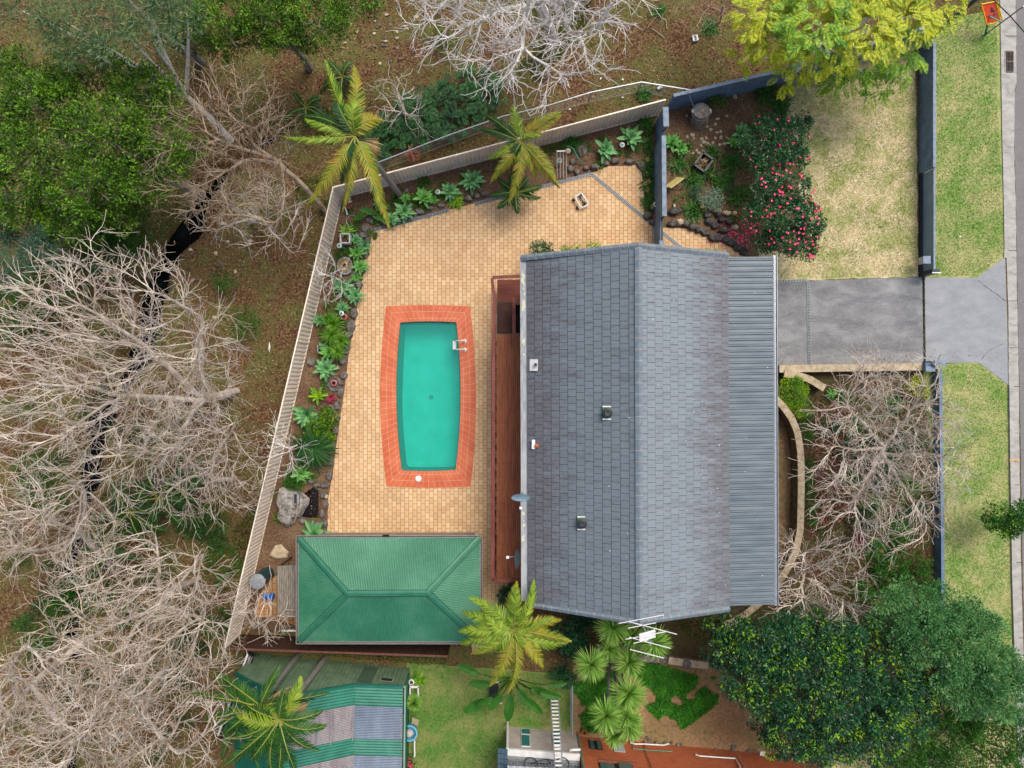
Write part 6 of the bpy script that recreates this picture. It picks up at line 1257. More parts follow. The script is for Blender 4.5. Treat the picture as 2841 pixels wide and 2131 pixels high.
patchfield('clover_patch', [cl1], 22000, M['clover'], .05, .1, .04, .08, 'bright green clover covering the dirt above the brick wall', 'ground cover', .06, (-.1, .6))
patchfield('garden_litter', [[(952, 560), (1478, 415), (1780, 340), (1780, 450), (1640, 478), (1318, 560), (1030, 636), (1000, 780), (960, 960), (930, 1200), (905, 1480), (840, 1400), (700, 1640)], [(1855, 320), (2100, 260), (2190, 330), (2180, 500), (2080, 700), (1860, 620)]], 9000, GR['litter'], .04, .1, .02, .05, 'small fallen leaves on the garden beds', 'leaf litter', .01, (-.1, .3))
patchfield('front_garden_litter', [[(2235, 1110), (2400, 1060), (2570, 1040), (2580, 1700), (2330, 1720), (2250, 1600)], [(2262, 1130), (2360, 1110), (2370, 1440), (2262, 1460)]], 18000, leafm('red brown litter', ['#5a2c28', '#8c4c48', '#a86c64', '#c09484'], .62, trans=0), .06, .13, .03, .06, 'reddish fallen leaves under the front bare tree', 'leaf litter', .02, (-.1, .3))
patchfield('front_garden_weeds', [[(2235, 1110), (2570, 1050), (2580, 1700), (2330, 1720), (2260, 1560)]], 14000, GR['strap'], .1, .24, .02, .035, 'tangled green ground plants under the front bare tree', 'ground cover', .03, (.2, 1.))
patchfield('bed_weeds', [[(1590, 1690), (1980, 1700), (1960, 1800), (1860, 1720), (1800, 1760)], [(2000, 420), (2100, 300), (2180, 320), (2120, 640), (2000, 560)], [(1000, 1790), (1250, 1800), (1240, 1850), (860, 1812)]], 6000, GR['grass_b'], .06, .16, .02, .04, 'green weeds on the shaded soil', 'ground cover', .01)
# monstera ground cover behind the wire fence
mo = MB(); pl = [(1040, 370), (1100, 300), (1200, 270), (1290, 200), (1390, 230), (1400, 300), (1330, 350), (1220, 400), (1090, 430), (1060, 470)]; a = np.array([p[:2] for p in pxs(pl)]); q = scatter(inpoly(pl), 330, (a[:, 0].min(), a[:, 1].min(), a[:, 0].max(), a[:, 1].max())); n = len(q)
c_ = np.c_[q, R.uniform(.3, .8, n)]; az_ = R.uniform(0, 2*math.pi, n); D = np.c_[np.cos(az_), np.sin(az_), R.uniform(-.1, .3, n)]; LL = R.uniform(.35, .62, n)
mo.tube([P(1200, 330, 0), P(1210, 335, .3)], .03, 5)
sdv = unit(np.cross(D, [0, 0, 1.]))
for k in range(9):
    u = k/8; w_ = .26*math.sin(math.pi*min(1, .15+.8*u))
    for s_ in (-1, 1): mo.leaves(c_+D*(LL*u*.9)[:, None], unit(sdv*s_+D*.6-np.array([0, 0, .15])), np.tile([0, 0, 1.], (n, 1)), w_*LL/.5, .06)
mo.build('monstera_patch', GR['monstera'], label='mass of dark green split leaves behind the wire fence', cat='ground cover', kind='stuff')
gb_ = MB()
for x, y, rx, ry in ((120, 1360, 1.3, 1.2), (200, 1650, 1.2, .8), (170, 1690, .9, .7), (340, 1710, .9, .6), (100, 1760, 1.3, .8), (90, 1280, 1, .8), (60, 900, 1.5, .9), (60, 1120, .8, .5), (560, 1450, 1.2, .8), (620, 1560, .9, 1.2), (600, 1720, .9, .8), (420, 1900, .9, .6), (680, 900, .7, .8), (620, 790, .6, .6), (280, 1660, .9, .6), (1240, 110, .7, .5)):
    blob_leaves(gb_, [B(x, y, .4, rx, ry, .35)], 190, .11, .05, .3)
gb_.build('undergrowth', GR['mid'], label='low dark green undergrowth below the bare trees', cat='undergrowth', kind='stuff')

# leaves blown onto the paving and drive
mb = MB(); qs = []
for (ax_, ay_, bx_, by_, n_) in ((960, 1480, 1330, 1492, 50), (1030, 640, 1240, 590, 60), (1370, 930, 1372, 1600, 60), (1070, 850, 1305, 845, 14), (1640, 484, 1830, 650, 40), (925, 1250, 960, 1060, 60), (910, 1480, 925, 1300, 50), (960, 1060, 1010, 740, 70), (2150, 1008, 2550, 1000, 60), (2570, 990, 2780, 980, 20)):
    u_ = R.rand(n_); q_ = np.c_[ax_+(bx_-ax_)*u_+R.normal(0, 9, n_), ay_+(by_-ay_)*u_+R.normal(0, 7, n_)]; qs.append(q_)
q_ = np.c_[R.uniform(950, 1360, 90), R.uniform(620, 1480, 90)]; q_ = q_[~((q_[:, 0] > 1050) & (q_[:, 0] < 1325) & (q_[:, 1] > 840) & (q_[:, 1] < 1360))]; qs.append(q_)
q_ = np.concatenate(qs); k_ = len(q_); pp = np.array([P(a_, b_, .045) for a_, b_ in q_]); mb.leaves(pp, rdir(k_, -.1, .2), np.tile([0, 0, 1.], (k_, 1))+rdir(k_)*.3, R.uniform(.04, .08, k_), R.uniform(.02, .04, k_))
mb.build('blown_leaves', GR['litter'], label='scattered dry leaves on the paving edges and driveway', cat='leaf litter', kind='stuff')

bedg = MB(); rb = np.random.RandomState(77)
def inany(p, polys): return any(bool(f(np.array([p[0]]), np.array([p[1]]))[0]) for f in polys)
bp = [inpoly([(965, 560), (1130, 515), (1330, 462), (1420, 470), (1250, 560), (1060, 620), (1010, 700), (975, 850), (940, 1000), (905, 1180), (890, 1330), (820, 1330), (835, 1180), (880, 930), (930, 720)]), inpoly([(1470, 430), (1560, 400), (1800, 330), (1820, 560), (1790, 450), (1640, 465)]), inpoly([(1860, 400), (2000, 380), (2120, 300), (2110, 560), (2050, 620), (1880, 600)])]
k_ = 0
while k_ < 150:
    px_, py_ = rb.uniform(815, 2120), rb.uniform(300, 1340); w_ = P(px_, py_)
    if not inany(w_, bp) or (px_ > 1860 and rb.rand() < .45): continue
    k_ += 1; bedg_r = rb.uniform(.12, .3); blob_leaves(bedg, [(P(px_, py_, .08), (bedg_r, bedg_r, .14))], 420, .08, .035, .1)
bedg.build('bed_ground_cover', leafm('mixed bed leaves', ['#2c5c1c', '#447c24', '#66982e', '#8a9a4a'], .52), label='low mixed green plants filling the gaps of the garden beds', cat='ground cover', kind='stuff')
und = MB()
for _ in range(46):
    x_, y_ = rb.uniform(-10, 640), rb.uniform(1050, 2110); 
    if y_ > 1750 and x_ > 560: continue
    blob_leaves(und, [(P(x_, y_, .3), (rb.uniform(.3, 1.0), rb.uniform(.3, .9), .3))], 130, .12, .05, .28)
und.build('undergrowth', GR['palm_d'], label='dark leafy undergrowth scattered below the lower left bare trees', cat='undergrowth', kind='stuff')
# ---------------------------------------------------------------- rocks and small garden things
def rock_mb(c, rx, ry, h, seed):
    rg = np.random.RandomState(seed); n, k = 9, 4; V = []; o = rg.uniform(.78, 1.18, n)
    for i in range(k):
        f_ = [1.0, .98, .72, .3][i]; z = [0, .55, .92, 1.0][i]
        for j in range(n): a = 2*math.pi*j/n; rr = o[j]*f_*rg.uniform(.93, 1.07); V.append([c[0]+rx*rr*math.cos(a), c[1]+ry*rr*math.sin(a), c[2]+h*z*rg.uniform(.92, 1.05)])
    mb = MB(); mb.add(V, [[i*n+j, i*n+(j+1) % n, (i+1)*n+(j+1) % n, (i+1)*n+j] for i in range(k-1) for j in range(n)]); mb.add(V[-n:], [list(range(n))]); return mb
ORD = 'first second third fourth fifth sixth seventh eighth ninth tenth eleventh twelfth thirteenth fourteenth fifteenth sixteenth seventeenth eighteenth nineteenth twentieth'.split()
ORD += ['twenty-'+o for o in ORD[:9]]+['thirtieth']+['thirty-'+o for o in ORD[:9]]
def rocks(pts, mat, h, lab, grp, name='edging_rock', key=0):
    pts = sorted(pts, key=lambda q: q[key])
    for i, (px, py, a, b) in enumerate(pts):
        tag(rock_mb(P(px, py, 0), a/56, b/56, h*R.uniform(.8, 1.2), i+len(pts)*7).build(name, mat), lab.replace('#', ORD[i]), 'rock', grp)
left_edge = [(1030, 612, 14, 10), (1014, 636, 13, 12), (1008, 655, 14, 9), (1022, 668, 9, 9), (1017, 705, 8, 16), (1009, 745, 8, 14), (998, 790, 9, 14), (992, 825, 8, 12), (984, 870, 11, 16), (975, 905, 14, 18), (968, 930, 13, 12), (962, 965, 12, 18), (952, 1000, 14, 14), (955, 1040, 12, 12), (948, 1062, 8, 8), (946, 1090, 9, 14), (937, 1125, 9, 14), (938, 1160, 8, 12), (930, 1195, 9, 14), (925, 1235, 8, 14), (920, 1280, 8, 14), (915, 1320, 10, 12), (902, 1345, 12, 9), (880, 1345, 12, 8), (865, 1335, 12, 8), (898, 1372, 9, 14), (904, 1400, 8, 10), (896, 1425, 8, 12), (904, 1450, 8, 12), (880, 1452, 10, 8), (860, 1452, 12, 7), (842, 1445, 10, 8), (900, 1475, 8, 10)]
rocks(left_edge, M['rock'], .22, 'grey rock, # from the top down the left edge of the pool paving', 'rocks along the left edge of the paving', key=1)
rocks([(1145, 592, 9, 7), (1165, 588, 14, 9), (1195, 578, 12, 6), (1225, 572, 12, 6), (1300, 552, 12, 9), (1322, 545, 12, 8), (1345, 540, 10, 7), (1582, 470, 9, 12), (1600, 478, 9, 9), (1590, 450, 9, 9), (1625, 468, 9, 7), (1650, 465, 14, 8), (1675, 455, 14, 8), (1705, 450, 14, 8), (1745, 450, 16, 9), (1778, 460, 14, 13), (1795, 600, 14, 10), (1812, 618, 12, 9)], M['rock'], .22, 'brownish rock, # from the left along the top edge of the paving', 'rocks along the top edge of the paving')
rocks([(1866, 622, 16, 12), (1872, 588, 18, 11), (1900, 622, 14, 10), (1918, 632, 14, 10), (1937, 640, 12, 9), (1955, 648, 14, 10), (1975, 662, 14, 10), (1990, 662, 14, 14), (2013, 665, 12, 14), (2028, 675, 13, 10), (2045, 688, 14, 9), (2062, 700, 12, 10), (1965, 615, 14, 12), (1982, 628, 13, 9), (2000, 610, 10, 9), (2020, 617, 10, 9), (1960, 600, 12, 9), (1990, 595, 9, 8), (2005, 640, 14, 9)], M['rock_dark'], .28, 'dark rock, # from the dividing wall along the front garden path', 'dark rocks along the front path')
rocks([(1886, 618, 13, 11), (2014, 593, 13, 8), (2037, 632, 10, 8), (1987, 587, 14, 8), (2036, 595, 7, 7)], M['sandstone'], .28, 'pale rock, # from the dividing wall among the dark path rocks', 'pale rocks along the front path')
# big flat stones
for px, py, a, b, lab, mt in ((1617, 416, 16, 20, 'flat grey stone behind the spiky plants', 'rock'), (865, 1005, 14, 13, 'pale grey stone against the left fence', 'rock'), (921, 1136, 11, 15, 'rectangular grey stepping stone beside the red bromeliad', 'rock'), (776, 1532, 24, 20, 'large flat pale stone left of the shed roof', 'sandstone'), (1045, 522, 8, 8, 'grey stone near the palm trunk base', 'rock'), (1125, 530, 9, 9, 'rounded grey stone right of the palm trunk', 'rock'), (2037, 270, 7, 7, 'pale stone by the top wall', 'sandstone'), (905, 1378, 6, 6, 'small pale stone at the pond edge', 'sandstone')):
    tag(rock_mb(P(px, py, 0), a/56, b/56, .16, int(px)).build('flat_stone', M[mt]), lab, 'stone')
# rock fountain mound
c = P(808, 1400); V = []; rg = np.random.RandomState(4); n = 26; mb = MB()
for i in range(9):
    f_ = 1-i/9; 
    for j in range(n): a = 2*math.pi*j/n; rr = (1+.16*math.sin(3*a+1)+.08*math.sin(7*a))*f_*(1+rg.uniform(-.07, .07)); V.append([c[0]+.72*rr*math.cos(a), c[1]+.95*rr*math.sin(a), .75*math.sin(math.acos(min(1, f_))*1.0)**.8+rg.uniform(-.06, .06)*(i > 0)])
mb.add(V, [[i*n+j, i*n+(j+1) % n, (i+1)*n+(j+1) % n, (i+1)*n+j] for i in range(8) for j in range(n)]); mb.add(V[-n:], [list(range(n))])
tag(mb.build('rock_mound', solid('mound rock', ['#5a544e', '#9a948c', '#c9c4bc', '#7a7268'], .9, 3.2, .6, .7)), 'large rounded rock mound of the garden fountain beside the pond', 'rock mound')
bl_ = MB(); w_ = np.array([P(*q, .06) for q in POND]); n = len(w_); MB().poly([tuple(P(*q, -.12)) for q in POND], m=0).build('pond_water', M['pond_water'], kind='structure')
bs_ = MB(); tp = np.array([P(*q, .02) for q in POND]); bt_ = tp.copy(); bt_[:, 2] = -.5; bs_.add(np.r_[tp, bt_], [[i, (i+1) % n, n+(i+1) % n, n+i] for i in range(n)]); bs_.poly([tuple(b) for b in bt_])
fill = np.array([P(*q, .02) for q in ((828, 1356), (896, 1356), (896, 1450), (828, 1450))]); pond = bs_.build('garden_pond', M['rock_dark'], label='small dark garden pond with rock rim beside the rock mound', cat='pond')
t = thing('wall_planter', P(822, 1384, .6), 'pale rectangular frame box standing on the rock mound', 'box'); m = MB(); c = P(822, 1384, .75)
for dx, dy, sx, sy in ((-.12, 0, .04, .52), (.1, 0, .1, .52), (0, -.25, .26, .04), (0, .25, .26, .04)): m.box(c+[dx, dy, 0], (sx, sy, .14))
m.build('frame', M['galv'], t); MB().box(c-[0, 0, .05], (.2, .46, .03)).build('base', M['brown_timber'], t)
tag(MB().tube([P(826, 1400, .8), P(823, 1430, .6), P(816, 1448, .4), P(810, 1452, .3)], .02, 6).build('hose', M['sandstone']), 'thin pale hose hanging down the rock mound', 'hose')
# pebbles round the stump
peb = [(1960, 352), (1972, 360), (1985, 345), (1989, 368), (1999, 366), (1925, 385), (1952, 395), (1962, 398), (1977, 397), (1996, 402), (2000, 382), (1945, 405), (1915, 408), (1932, 418), (1923, 427), (1938, 425), (1913, 420), (1906, 380), (1920, 375), (1970, 405), (1990, 330), (2015, 322), (1905, 322), (1911, 398), (1958, 384), (1984, 384), (1946, 386), (1968, 422), (1950, 420), (2010, 400)]
for i, (a, b) in enumerate(peb): tag(rock_mb(P(a, b, 0), R.uniform(.07, .12), R.uniform(.06, .1), .06, 900+i).build('pebble', M['pebble']), 'cream pebble on the soil below the tree stump', 'pebble', 'cream pebbles below the tree stump')
# creek stones
for i in range(60):
    px, py = (R.normal(1060, 55), R.normal(80, 55)) if i < 38 else (R.normal(620, 60), R.normal(690, 70)); c = P(px, py); c[2] = gz(c[0], c[1])
    tag(rock_mb(c, R.uniform(.05, .13), R.uniform(.05, .11), .07, 1300+i).build('creek_stone', M['rock'] if i % 2 else M['pebble']), 'small stone lying in the leaf litter near the creek' if i < 38 else 'small stone on the dry bank left of the fence', 'stone', 'stones of the upper creek bank' if i < 38 else 'stones of the lower creek bank')
# tree stump
t = thing('tree_stump', P(1943, 325), 'sawn grey tree stump with a rope and white stones round its top', 'tree stump'); b = P(1940, 335, 0); c = P(1947, 308, .8)
MB().tube([b-[0, 0, .05], (b+c)/2, c], [.46, .4, .4], 18).build('trunk', M['bark_grey'], t); MB().lathe(c+[0, 0, .005], [(.39, 0), (.3, .01), (.1, .015), (0, .01)], 18).build('cut_face', solid('cut wood', ['#8a8078', '#b0a69c', '#c9c0b6'], .9, 7, .65), t)
MB().box(c+[.02, 0, .05], (.12, .14, .08)).build('wood_block', M['sandstone'], t)
th = np.linspace(0, 2*math.pi, 25); MB().tube([c+[.43*math.cos(q), .43*math.sin(q), -.12] for q in th], .018, 6, cap=False).build('rope', solid('grey rope', ['#8aa0a4', '#a8bcc0'], .8, 9, .7), t)
for s_ in (-1, 1): tag(rock_mb(c+[.42*s_, .02, -.12], .08, .12, .14, 70+s_).build('white_stone', M['white']), 'white stone at the left of the stump top' if s_ < 0 else 'white stone at the right of the stump top', 'stone')
tag(MB().tube([P(1912, 262, 1.7), P(1920, 285, 1.2), P(1928, 305, .9)], .02, 5).build('rope', M['galv']), 'pale rope from the top wall down to the tree stump', 'rope')
# black tub of sticks
t = thing('plastic_tub', P(1945, 457), 'open black plastic tub holding brown sticks and leaves', 'tub'); a = math.radians(-36); c = P(1946, 457, 0); m = MB(); ca, sa = math.cos(a), math.sin(a)
for dx, dy, sx, sy in ((-.29, 0, .04, .74), (.29, 0, .04, .74), (0, -.36, .6, .04), (0, .36, .6, .04)): m.box(c+[dx*ca-dy*sa, dx*sa+dy*ca, .22], (sx, sy, .42), a); m.box(c+[dx*1.03*ca-dy*1.03*sa, dx*1.03*sa+dy*1.03*ca, .43], (sx+.05, sy+.05, .03), a)
m.box(c+[0, 0, .03], (.58, .72, .03), a); m.build('shell', M['black'], t); m = MB(); k = 60; m.leaves(np.tile(c+[0, 0, .2], (k, 1))+np.c_[R.uniform(-.18, .18, (k, 2)), R.uniform(0, .1, k)], rdir(k, -.2, .4), rdir(k), .3, .06); m.build('sticks', GR['litter2'], t)
# yellow board against the wall
t = MB(); c = P(1868, 505, .5); m = MB(); m.beam(P(1861, 505, .1)-[.0, 0, 0], P(1880, 508, .75), .8, .04); tag(m.build('yellow_board', solid('pale yellow plastic', ['#e0cf7c', '#eedd96'], .5, 6, .75)), 'pale yellow plastic board leaning on the right face of the dividing wall', 'board')
tag(MB().beam(P(1871, 566, .1), P(1871, 584, .1), .12, .12).build('sandstone_brick', M['sandstone']), 'small upright pale brick beside the dividing wall', 'brick')
# solar lamps
def lamp(px, py, dx, dy, lab):
    t = thing('garden_lamp', P(px, py), lab, 'garden lamp', 'small green garden lamps'); b = P(px-dx, py-dy, 0); c = P(px, py, .45); MB().tube([b, c], .045, 7).build('stake', M['green_plastic'], t)
    MB().lathe(c, [(.06, -.05), (.12, 0), (.12, .05), (.07, .09), (0, .1)], 14).build('lamp_head', M['white'], t); MB().lathe(c+[0, 0, .08], [(.07, 0), (.06, .03), (0, .035)], 12).build('solar_cap', M['green_plastic'], t)
for a in ((1215, 533, -1, -4, 'green lamp between the left two agaves under the top fence'), (942, 682, -22, -12, 'green lamp lying left of the agaves by the white square pot'), (1726, 403, 8, -4, 'green lamp under the largest agave'), (1818, 568, 4, -10, 'green lamp on the left of the dividing wall'), (948, 870, -6, -1, 'green lamp just above the pink pot'), (895, 1246, 2, -4, 'green lamp standing in the cycad fronds'), (1553, 446, 0, -16, 'green lamp beside the wire frame')): lamp(*a)
# pots
def pot(px, py, r, h, lab, mat, soil=True, tilt=(0, 0), prof=None):
    t = thing('plant_pot', P(px, py), lab, 'pot'); c = P(px, py, 0)
    MB().lathe(c, [(r*.7, 0), (r*.95, h*.5), (r, h*.85), (r*.8, h), (r*.62, h), (r*.6, h*.8), (0, h*.78)], 18).build('body', mat, t); MB().lathe(c+[0, 0, h*.8], [(r*.6, 0), (0, .01)], 14).build('opening', M['dark'], t)
pot(958, 881, .17, .35, 'round pink pot with a dark opening beside the rock edge', M['pink_pot']); pot(930, 1063, .16, .3, 'pink pot standing in the round stone saucer', M['pink_pot'])
t = thing('stone_saucer', P(929, 1066), 'round grey stone saucer set beside the paving', 'saucer'); MB().lathe(P(929, 1066, 0), [(.34, 0), (.36, .1), (.3, .12), (.27, .05), (0, .04)], 24).build('bowl', M['rock'], t)
t = thing('flower_pot', P(1823, 598), 'orange terracotta pot tipped against the dividing wall', 'pot'); MB().tube([P(1816, 602, .1), P(1826, 596, .25)], [.1, .15], 14).build('body', solid('orange clay', ['#c4562a', '#d86c3c'], .7, 6, .75), t); MB().tube([P(1826, 596, .25), P(1828, 595, .28)], [.165, .165], 14).build('rim', solid('orange clay rim', ['#c4562a', '#d86c3c'], .7, 6, .75), t)
t = thing('square_pot', P(960, 660), 'white square pot holding the pale variegated plant', 'pot'); m = MB(); c = P(960, 664, .3)
for dx, dy, sx, sy in ((-.22, 0, .04, .46), (.22, 0, .04, .46), (0, -.22, .46, .04), (0, .22, .46, .04)): m.box(c+[dx, dy, 0], (sx, sy, .5))
m.build('shell', M['white'], t); MB().box(c-[0, 0, .12], (.42, .42, .2)).build('soil', M['bed_soil'], t)
t = thing('square_pot', P(897, 966), 'pale grey square pot below the feathery clump', 'pot'); m = MB(); c = P(893, 968, .2)
for dx, dy, sx, sy in ((-.17, 0, .04, .36), (.17, 0, .04, .36), (0, -.17, .36, .04), (0, .17, .36, .04)): m.box(c+[dx, dy, 0], (sx, sy, .3))
m.build('shell', M['galv'], t)
tag(MB().tube([P(957, 738, .1)+[.36*math.cos(q), .4*math.sin(q), 0] for q in th], .06, 6, cap=False).build('planter_ring', M['galv']), 'round grey planter ring filled with dry twigs by the left fence', 'planter ring')
m = MB(); k = 200; d = rdir(k, -.1, .4); m.strips(np.tile(P(957, 738, .1), (k, 1))+d*.1, d, .3, .02, .1, 3); tag(m.build('dry_twigs', GR['dead']), 'dry brown twigs lying in the round planter ring', 'twigs', kind='stuff')
tag(MB().tube([P(978, 614, .05)+[.3*math.cos(q), .3*math.sin(q), 0] for q in th], .015, 5, cap=False).build('wire_hoop', M['galv']), 'thin grey wire hoop on the soil at the corner of the fence', 'hoop')
for (x, y, lab) in ((1040, 656, 'square dark planting hole at the top left corner of the paving'), (998, 795, 'small dark hole at the left edge of the paving')): tag(MB().box(P(x, y, .018), (.18, .3, .006)).build('planting_hole', M['brown_timber']), lab, 'hole')
t = thing('rusty_board', P(966, 572), 'rusty brown board with a white bracket in the corner of the fence', 'board'); MB().beam(P(953, 556, .4), P(978, 572, .3), .4, .03).build('board', solid('rusty board', ['#6b3a2c', '#8f5a46'], .8, 6, .6), t); MB().tube([P(962, 548, .5), P(972, 552, .6), P(968, 562, .5), P(976, 558, .5)], .03, 6).build('bracket', M['white'], t)
tag(MB().beam(P(957, 572, .3), P(964, 596, .1), .07, .05).build('white_stake', M['white']), 'short white stake leaning below the rusty board', 'stake')
# white trolley frame on the paving
t = thing('trolley_frame', P(1612, 557), 'white tubular trolley frame lying on the patio paving', 'trolley'); q = [(1597, 546), (1607, 538), (1614, 537), (1632, 564), (1630, 569), (1614, 577), (1609, 573), (1597, 551), (1597, 546)]
MB().tube([P(a, b, .22) for a, b in q], .04, 8, cap=False).build('frame', M['white'], t); MB().tube([P(1611, 543, .2), P(1622, 562, .12)], .03, 6).build('handle', M['galv'], t)
for a, b in ((1591, 555), (1602, 577), (1612, 544), (1622, 564)): MB().tube([P(a, b, .1)-[.03, .02, 0], P(a, b, .1)+[.03, .02, 0]], .09, 12).build('wheel', M['black'], t)
# clothes rack by the fence
t = thing('clothes_rack', P(1562, 465), 'thin white wire rack with a round disc by the top fence', 'rack')
MB().tube([P(1544, 420, 1.0), P(1578, 419, 1.0)], .04, 6).build('top_bar', M['white'], t)
for i in range(4): MB().tube([P(1545+i*9, 420, 1.0), P(1546+i*8.5, 494, .1)], .014, 5).build('wire', M['white'], t)
MB().lathe(P(1576, 419, 1.02), [(.14, 0), (.13, .03), (.05, .05), (0, .05)], 16).build('disc', M['bark_grey'], t)
tag(MB().tube([P(1572, 404, .4), P(1590, 412, .4), P(1605, 440, .3), P(1615, 455, .1)], .03, 6).build('garden_hose', M['green_plastic']), 'dark green pipe bent round the flat stone', 'hose')
# drum, jugs left of the shed
t = thing('water_drum', P(740, 1594), 'dark teal drum with a pale lid in the corner left of the shed', 'drum'); a = P(742, 1592, 0); b = a+[0, 0, 1.3]; MB().tube([a, b], [.34, .36], 20).build('body', solid('dark teal drum', ['#0c3c40', '#12525a'], .4, 6, .7), t); MB().lathe(b, [(.37, 0), (.37, .05), (.2, .08), (0, .09)], 20).build('lid', M['galv'], t)
for x, lab in ((741, 'left one of the two blue plastic jugs'), (757, 'right one of the two blue plastic jugs')):
    t = thing('jerry_can', P(x, 1652), lab, 'jug', 'blue plastic jugs'); MB().lathe(P(x, 1652, 0), [(.12, 0), (.14, .05), (.14, .3), (.1, .37), (0, .38)], 12, sx=.95, sy=1.2).build('body', M['blue_plastic'], t); MB().tube([P(x, 1646, .38), P(x, 1658, .38)], .025, 6).build('handle', solid('blue handle', ['#0a4fa8', '#0f5fc0'], .4, 5, .8), t)
# wire fence behind the top fence
t = thing('wire_fence', P(1500, 270), 'galvanised chain wire fence with a top pipe behind the cream fence', 'fence'); path = [(1030, 470), (1250, 385), (1395, 335), (1520, 305), (1640, 268), (1780, 240), (1935, 265)]; h = 1.15; m = MB(); wz = MB()
def lower(px, py, z): s_ = HC/(HC-z); return np.array([(px-CX)*s_**-1*0, 0, 0])
tops = [np.array(P(a, b-12, h)) for a, b in path]
MB().tube(tops, .035, 6).build('top_pipe', M['galv'], t)
for i, p in enumerate(tops): MB().tube([p*[1, 1, 0], p], .04, 7).build('post', M['galv'], t)
for p, q in zip(tops[:-1], tops[1:]):
    for z in np.linspace(.1, h-.08, 6): wz.tube([p*[1, 1, 0]+[0, 0, z], q*[1, 1, 0]+[0, 0, z]], .004 if z > .15 else .012, 3, cap=False)
    L = np.linalg.norm(q-p); 
    for k in range(int(L/.5)): s_ = k*.5/L; b = (p*(1-s_)+q*s_)*[1, 1, 0]; wz.tube([b+[0, 0, .05], b+[0, 0, h]], .004, 3, cap=False)
wz.build('wire_mesh', M['galv'], t)
# litter on the dry ground
for px, py, mt, sx, sy, lab, rz in ((1925, 113, 'white', .26, .28, 'white and black box of rubbish on the dry ground', .2), (1828, 247, 'galv', .34, .22, 'crumpled pale plastic bag behind the wire fence', .3), (1728, 220, 'white', .1, .14, 'small scrap of white litter left of the crumpled bag', 0), (1667, 216, 'white', .08, .18, 'small upright white scrap above the wire fence', 0), (1581, 302, 'white', .14, .1, 'white scrap at the foot of the wire fence', .4), (1980, 66, 'blue_plastic', .1, .1, 'tiny blue purple scrap beside the drooping strap plant', 0), (1727, 270, 'white', .16, .08, 'pale scrap in the shade of the wire fence', 0), (748, 963, 'bark_white', .09, .5, 'short pale broken branch on the ground left of the fence', -.5), (937, 1018, 'white', .08, .14, 'tiny white ornament below the feathery clump', 0), (2662, 657, 'white', .13, .1, 'white scrap of paper on the green verge', .7), (560, 1695, 'bark_palm', .28, .75, 'pinkish fallen log under the bare trees', -.6)):
    c = P(px, py); m = MB(); zg = float(gz(c[0], c[1]))
    if mt == 'white' and sx > .2: t = thing('rubbish_box', c, lab, 'rubbish'); MB().box(c+[0, 0, zg+.08], (sx, sy, .14), rz).build('box', M['white'], t); MB().box(c+[0, 0, zg+.16], (sx*.4, sy*.8, .02), rz).build('label_strip', M['black'], t); continue
    k = rock_mb(c+[0, 0, zg], sx/2, sy/2, .06 if sx < .25 else .16, int(px)); tag(k.build('ground_scrap' if 'log' not in lab and 'branch' not in lab else 'fallen_branch', M[mt]), lab, 'litter' if 'log' not in lab and 'branch' not in lab else 'branch')
for i, (a, b) in enumerate((((1820, 50), (1795, 82)), ((1805, 82), (1840, 108)), ((1845, 60), (1848, 84)))):
    p, q = P(*a, .05), P(*b, .05); p[2] = gz(p[0], p[1])+.06; q[2] = gz(q[0], q[1])+.06; tag(MB().tube([p, (p+q)/2+[0, .03, .02], q], .02, 5).build('fallen_branch', M['bark_tan']), ['long thin dry stick above the short one on the dry ground', 'curved dry stick beside the upper strap plant', 'short dry stick under the upper strap plant'][i], 'branch')
tag(MB().tube([P(2480, 265, .02), P(2560, 262, .02)], .0, 3).build('x', M['white']), 'x', 'x') if False else None
# palm debris
m = MB(); k = 120; D = np.c_[R.uniform(-.6, 1, k), R.uniform(-1, .3, k), R.uniform(-.3, .4, k)]; m.strips(np.tile(P(1140, 425, .6), (k, 1)), D, R.uniform(.25, .6, k), .03, .3, 4); m.add([P(1132, 400, .9), P(1145, 412, .9), P(1150, 440, .7), P(1136, 430, .8)], [[0, 1, 2, 3]])
tag(m.build('fallen_frond', solid('red brown sheath', ['#7c3e2c', '#a8694e', '#c49a72'], .8, 5, .6)), 'red brown fallen palm sheath caught on the wire fence', 'fallen frond')
# neighbour lawn things
t = thing('round_tub', P(1137, 2025), 'round light blue tub with a clear ball inside on the garden strip', 'tub'); c = P(1140, 2020, 0)
MB().lathe(c, [(.28, 0), (.37, .5), (.4, .5), (.4, .54), (.33, .54), (.3, .2), (0, .2)], 28).build('body', solid('sky blue plastic', ['#58a8c8', '#78c0dc'], .4, 5, .8), t); MB().lathe(c+[-.02, -.05, .22], [(.0, 0), (.17, .1), (.2, .2), (.14, .3), (0, .34)], 16).build('ball', solid('cloudy plastic', ['#b8b0a8', '#d4cec8'], .3, 9, .75), t)
tag(MB().beam(P(1143, 1998, .3), P(1160, 2006, .5), .3, .04).build('paver_slab', M['pebble']), 'pale square slab leaning behind the round blue tub', 'slab')
def frame_bench(px, py, w, l, lab):
    t = thing('plant_stand', P(px, py), lab, 'plant stand'); c = P(px, py, .35)
    for dx in (-w/2, w/2): MB().box(c+[dx, 0, 0], (.06, l, .05)).build('side_bar', M['white'], t)
    MB().box(c+[0, l/2, 0], (w+.06, .1, .05)).build('end_bar', M['white'], t)
    for dx in (-w/2, w/2):
        for dy in (-l/2+.05, l/2-.05): MB().box(c+[dx, dy, -.18], (.05, .05, .34)).build('leg', M['white'], t)
frame_bench(1149, 1920, .4, .5, 'white metal frame above the small yucca on the garden strip'); frame_bench(1138, 2076, .44, .85, 'longer white metal frame below the round blue tub')
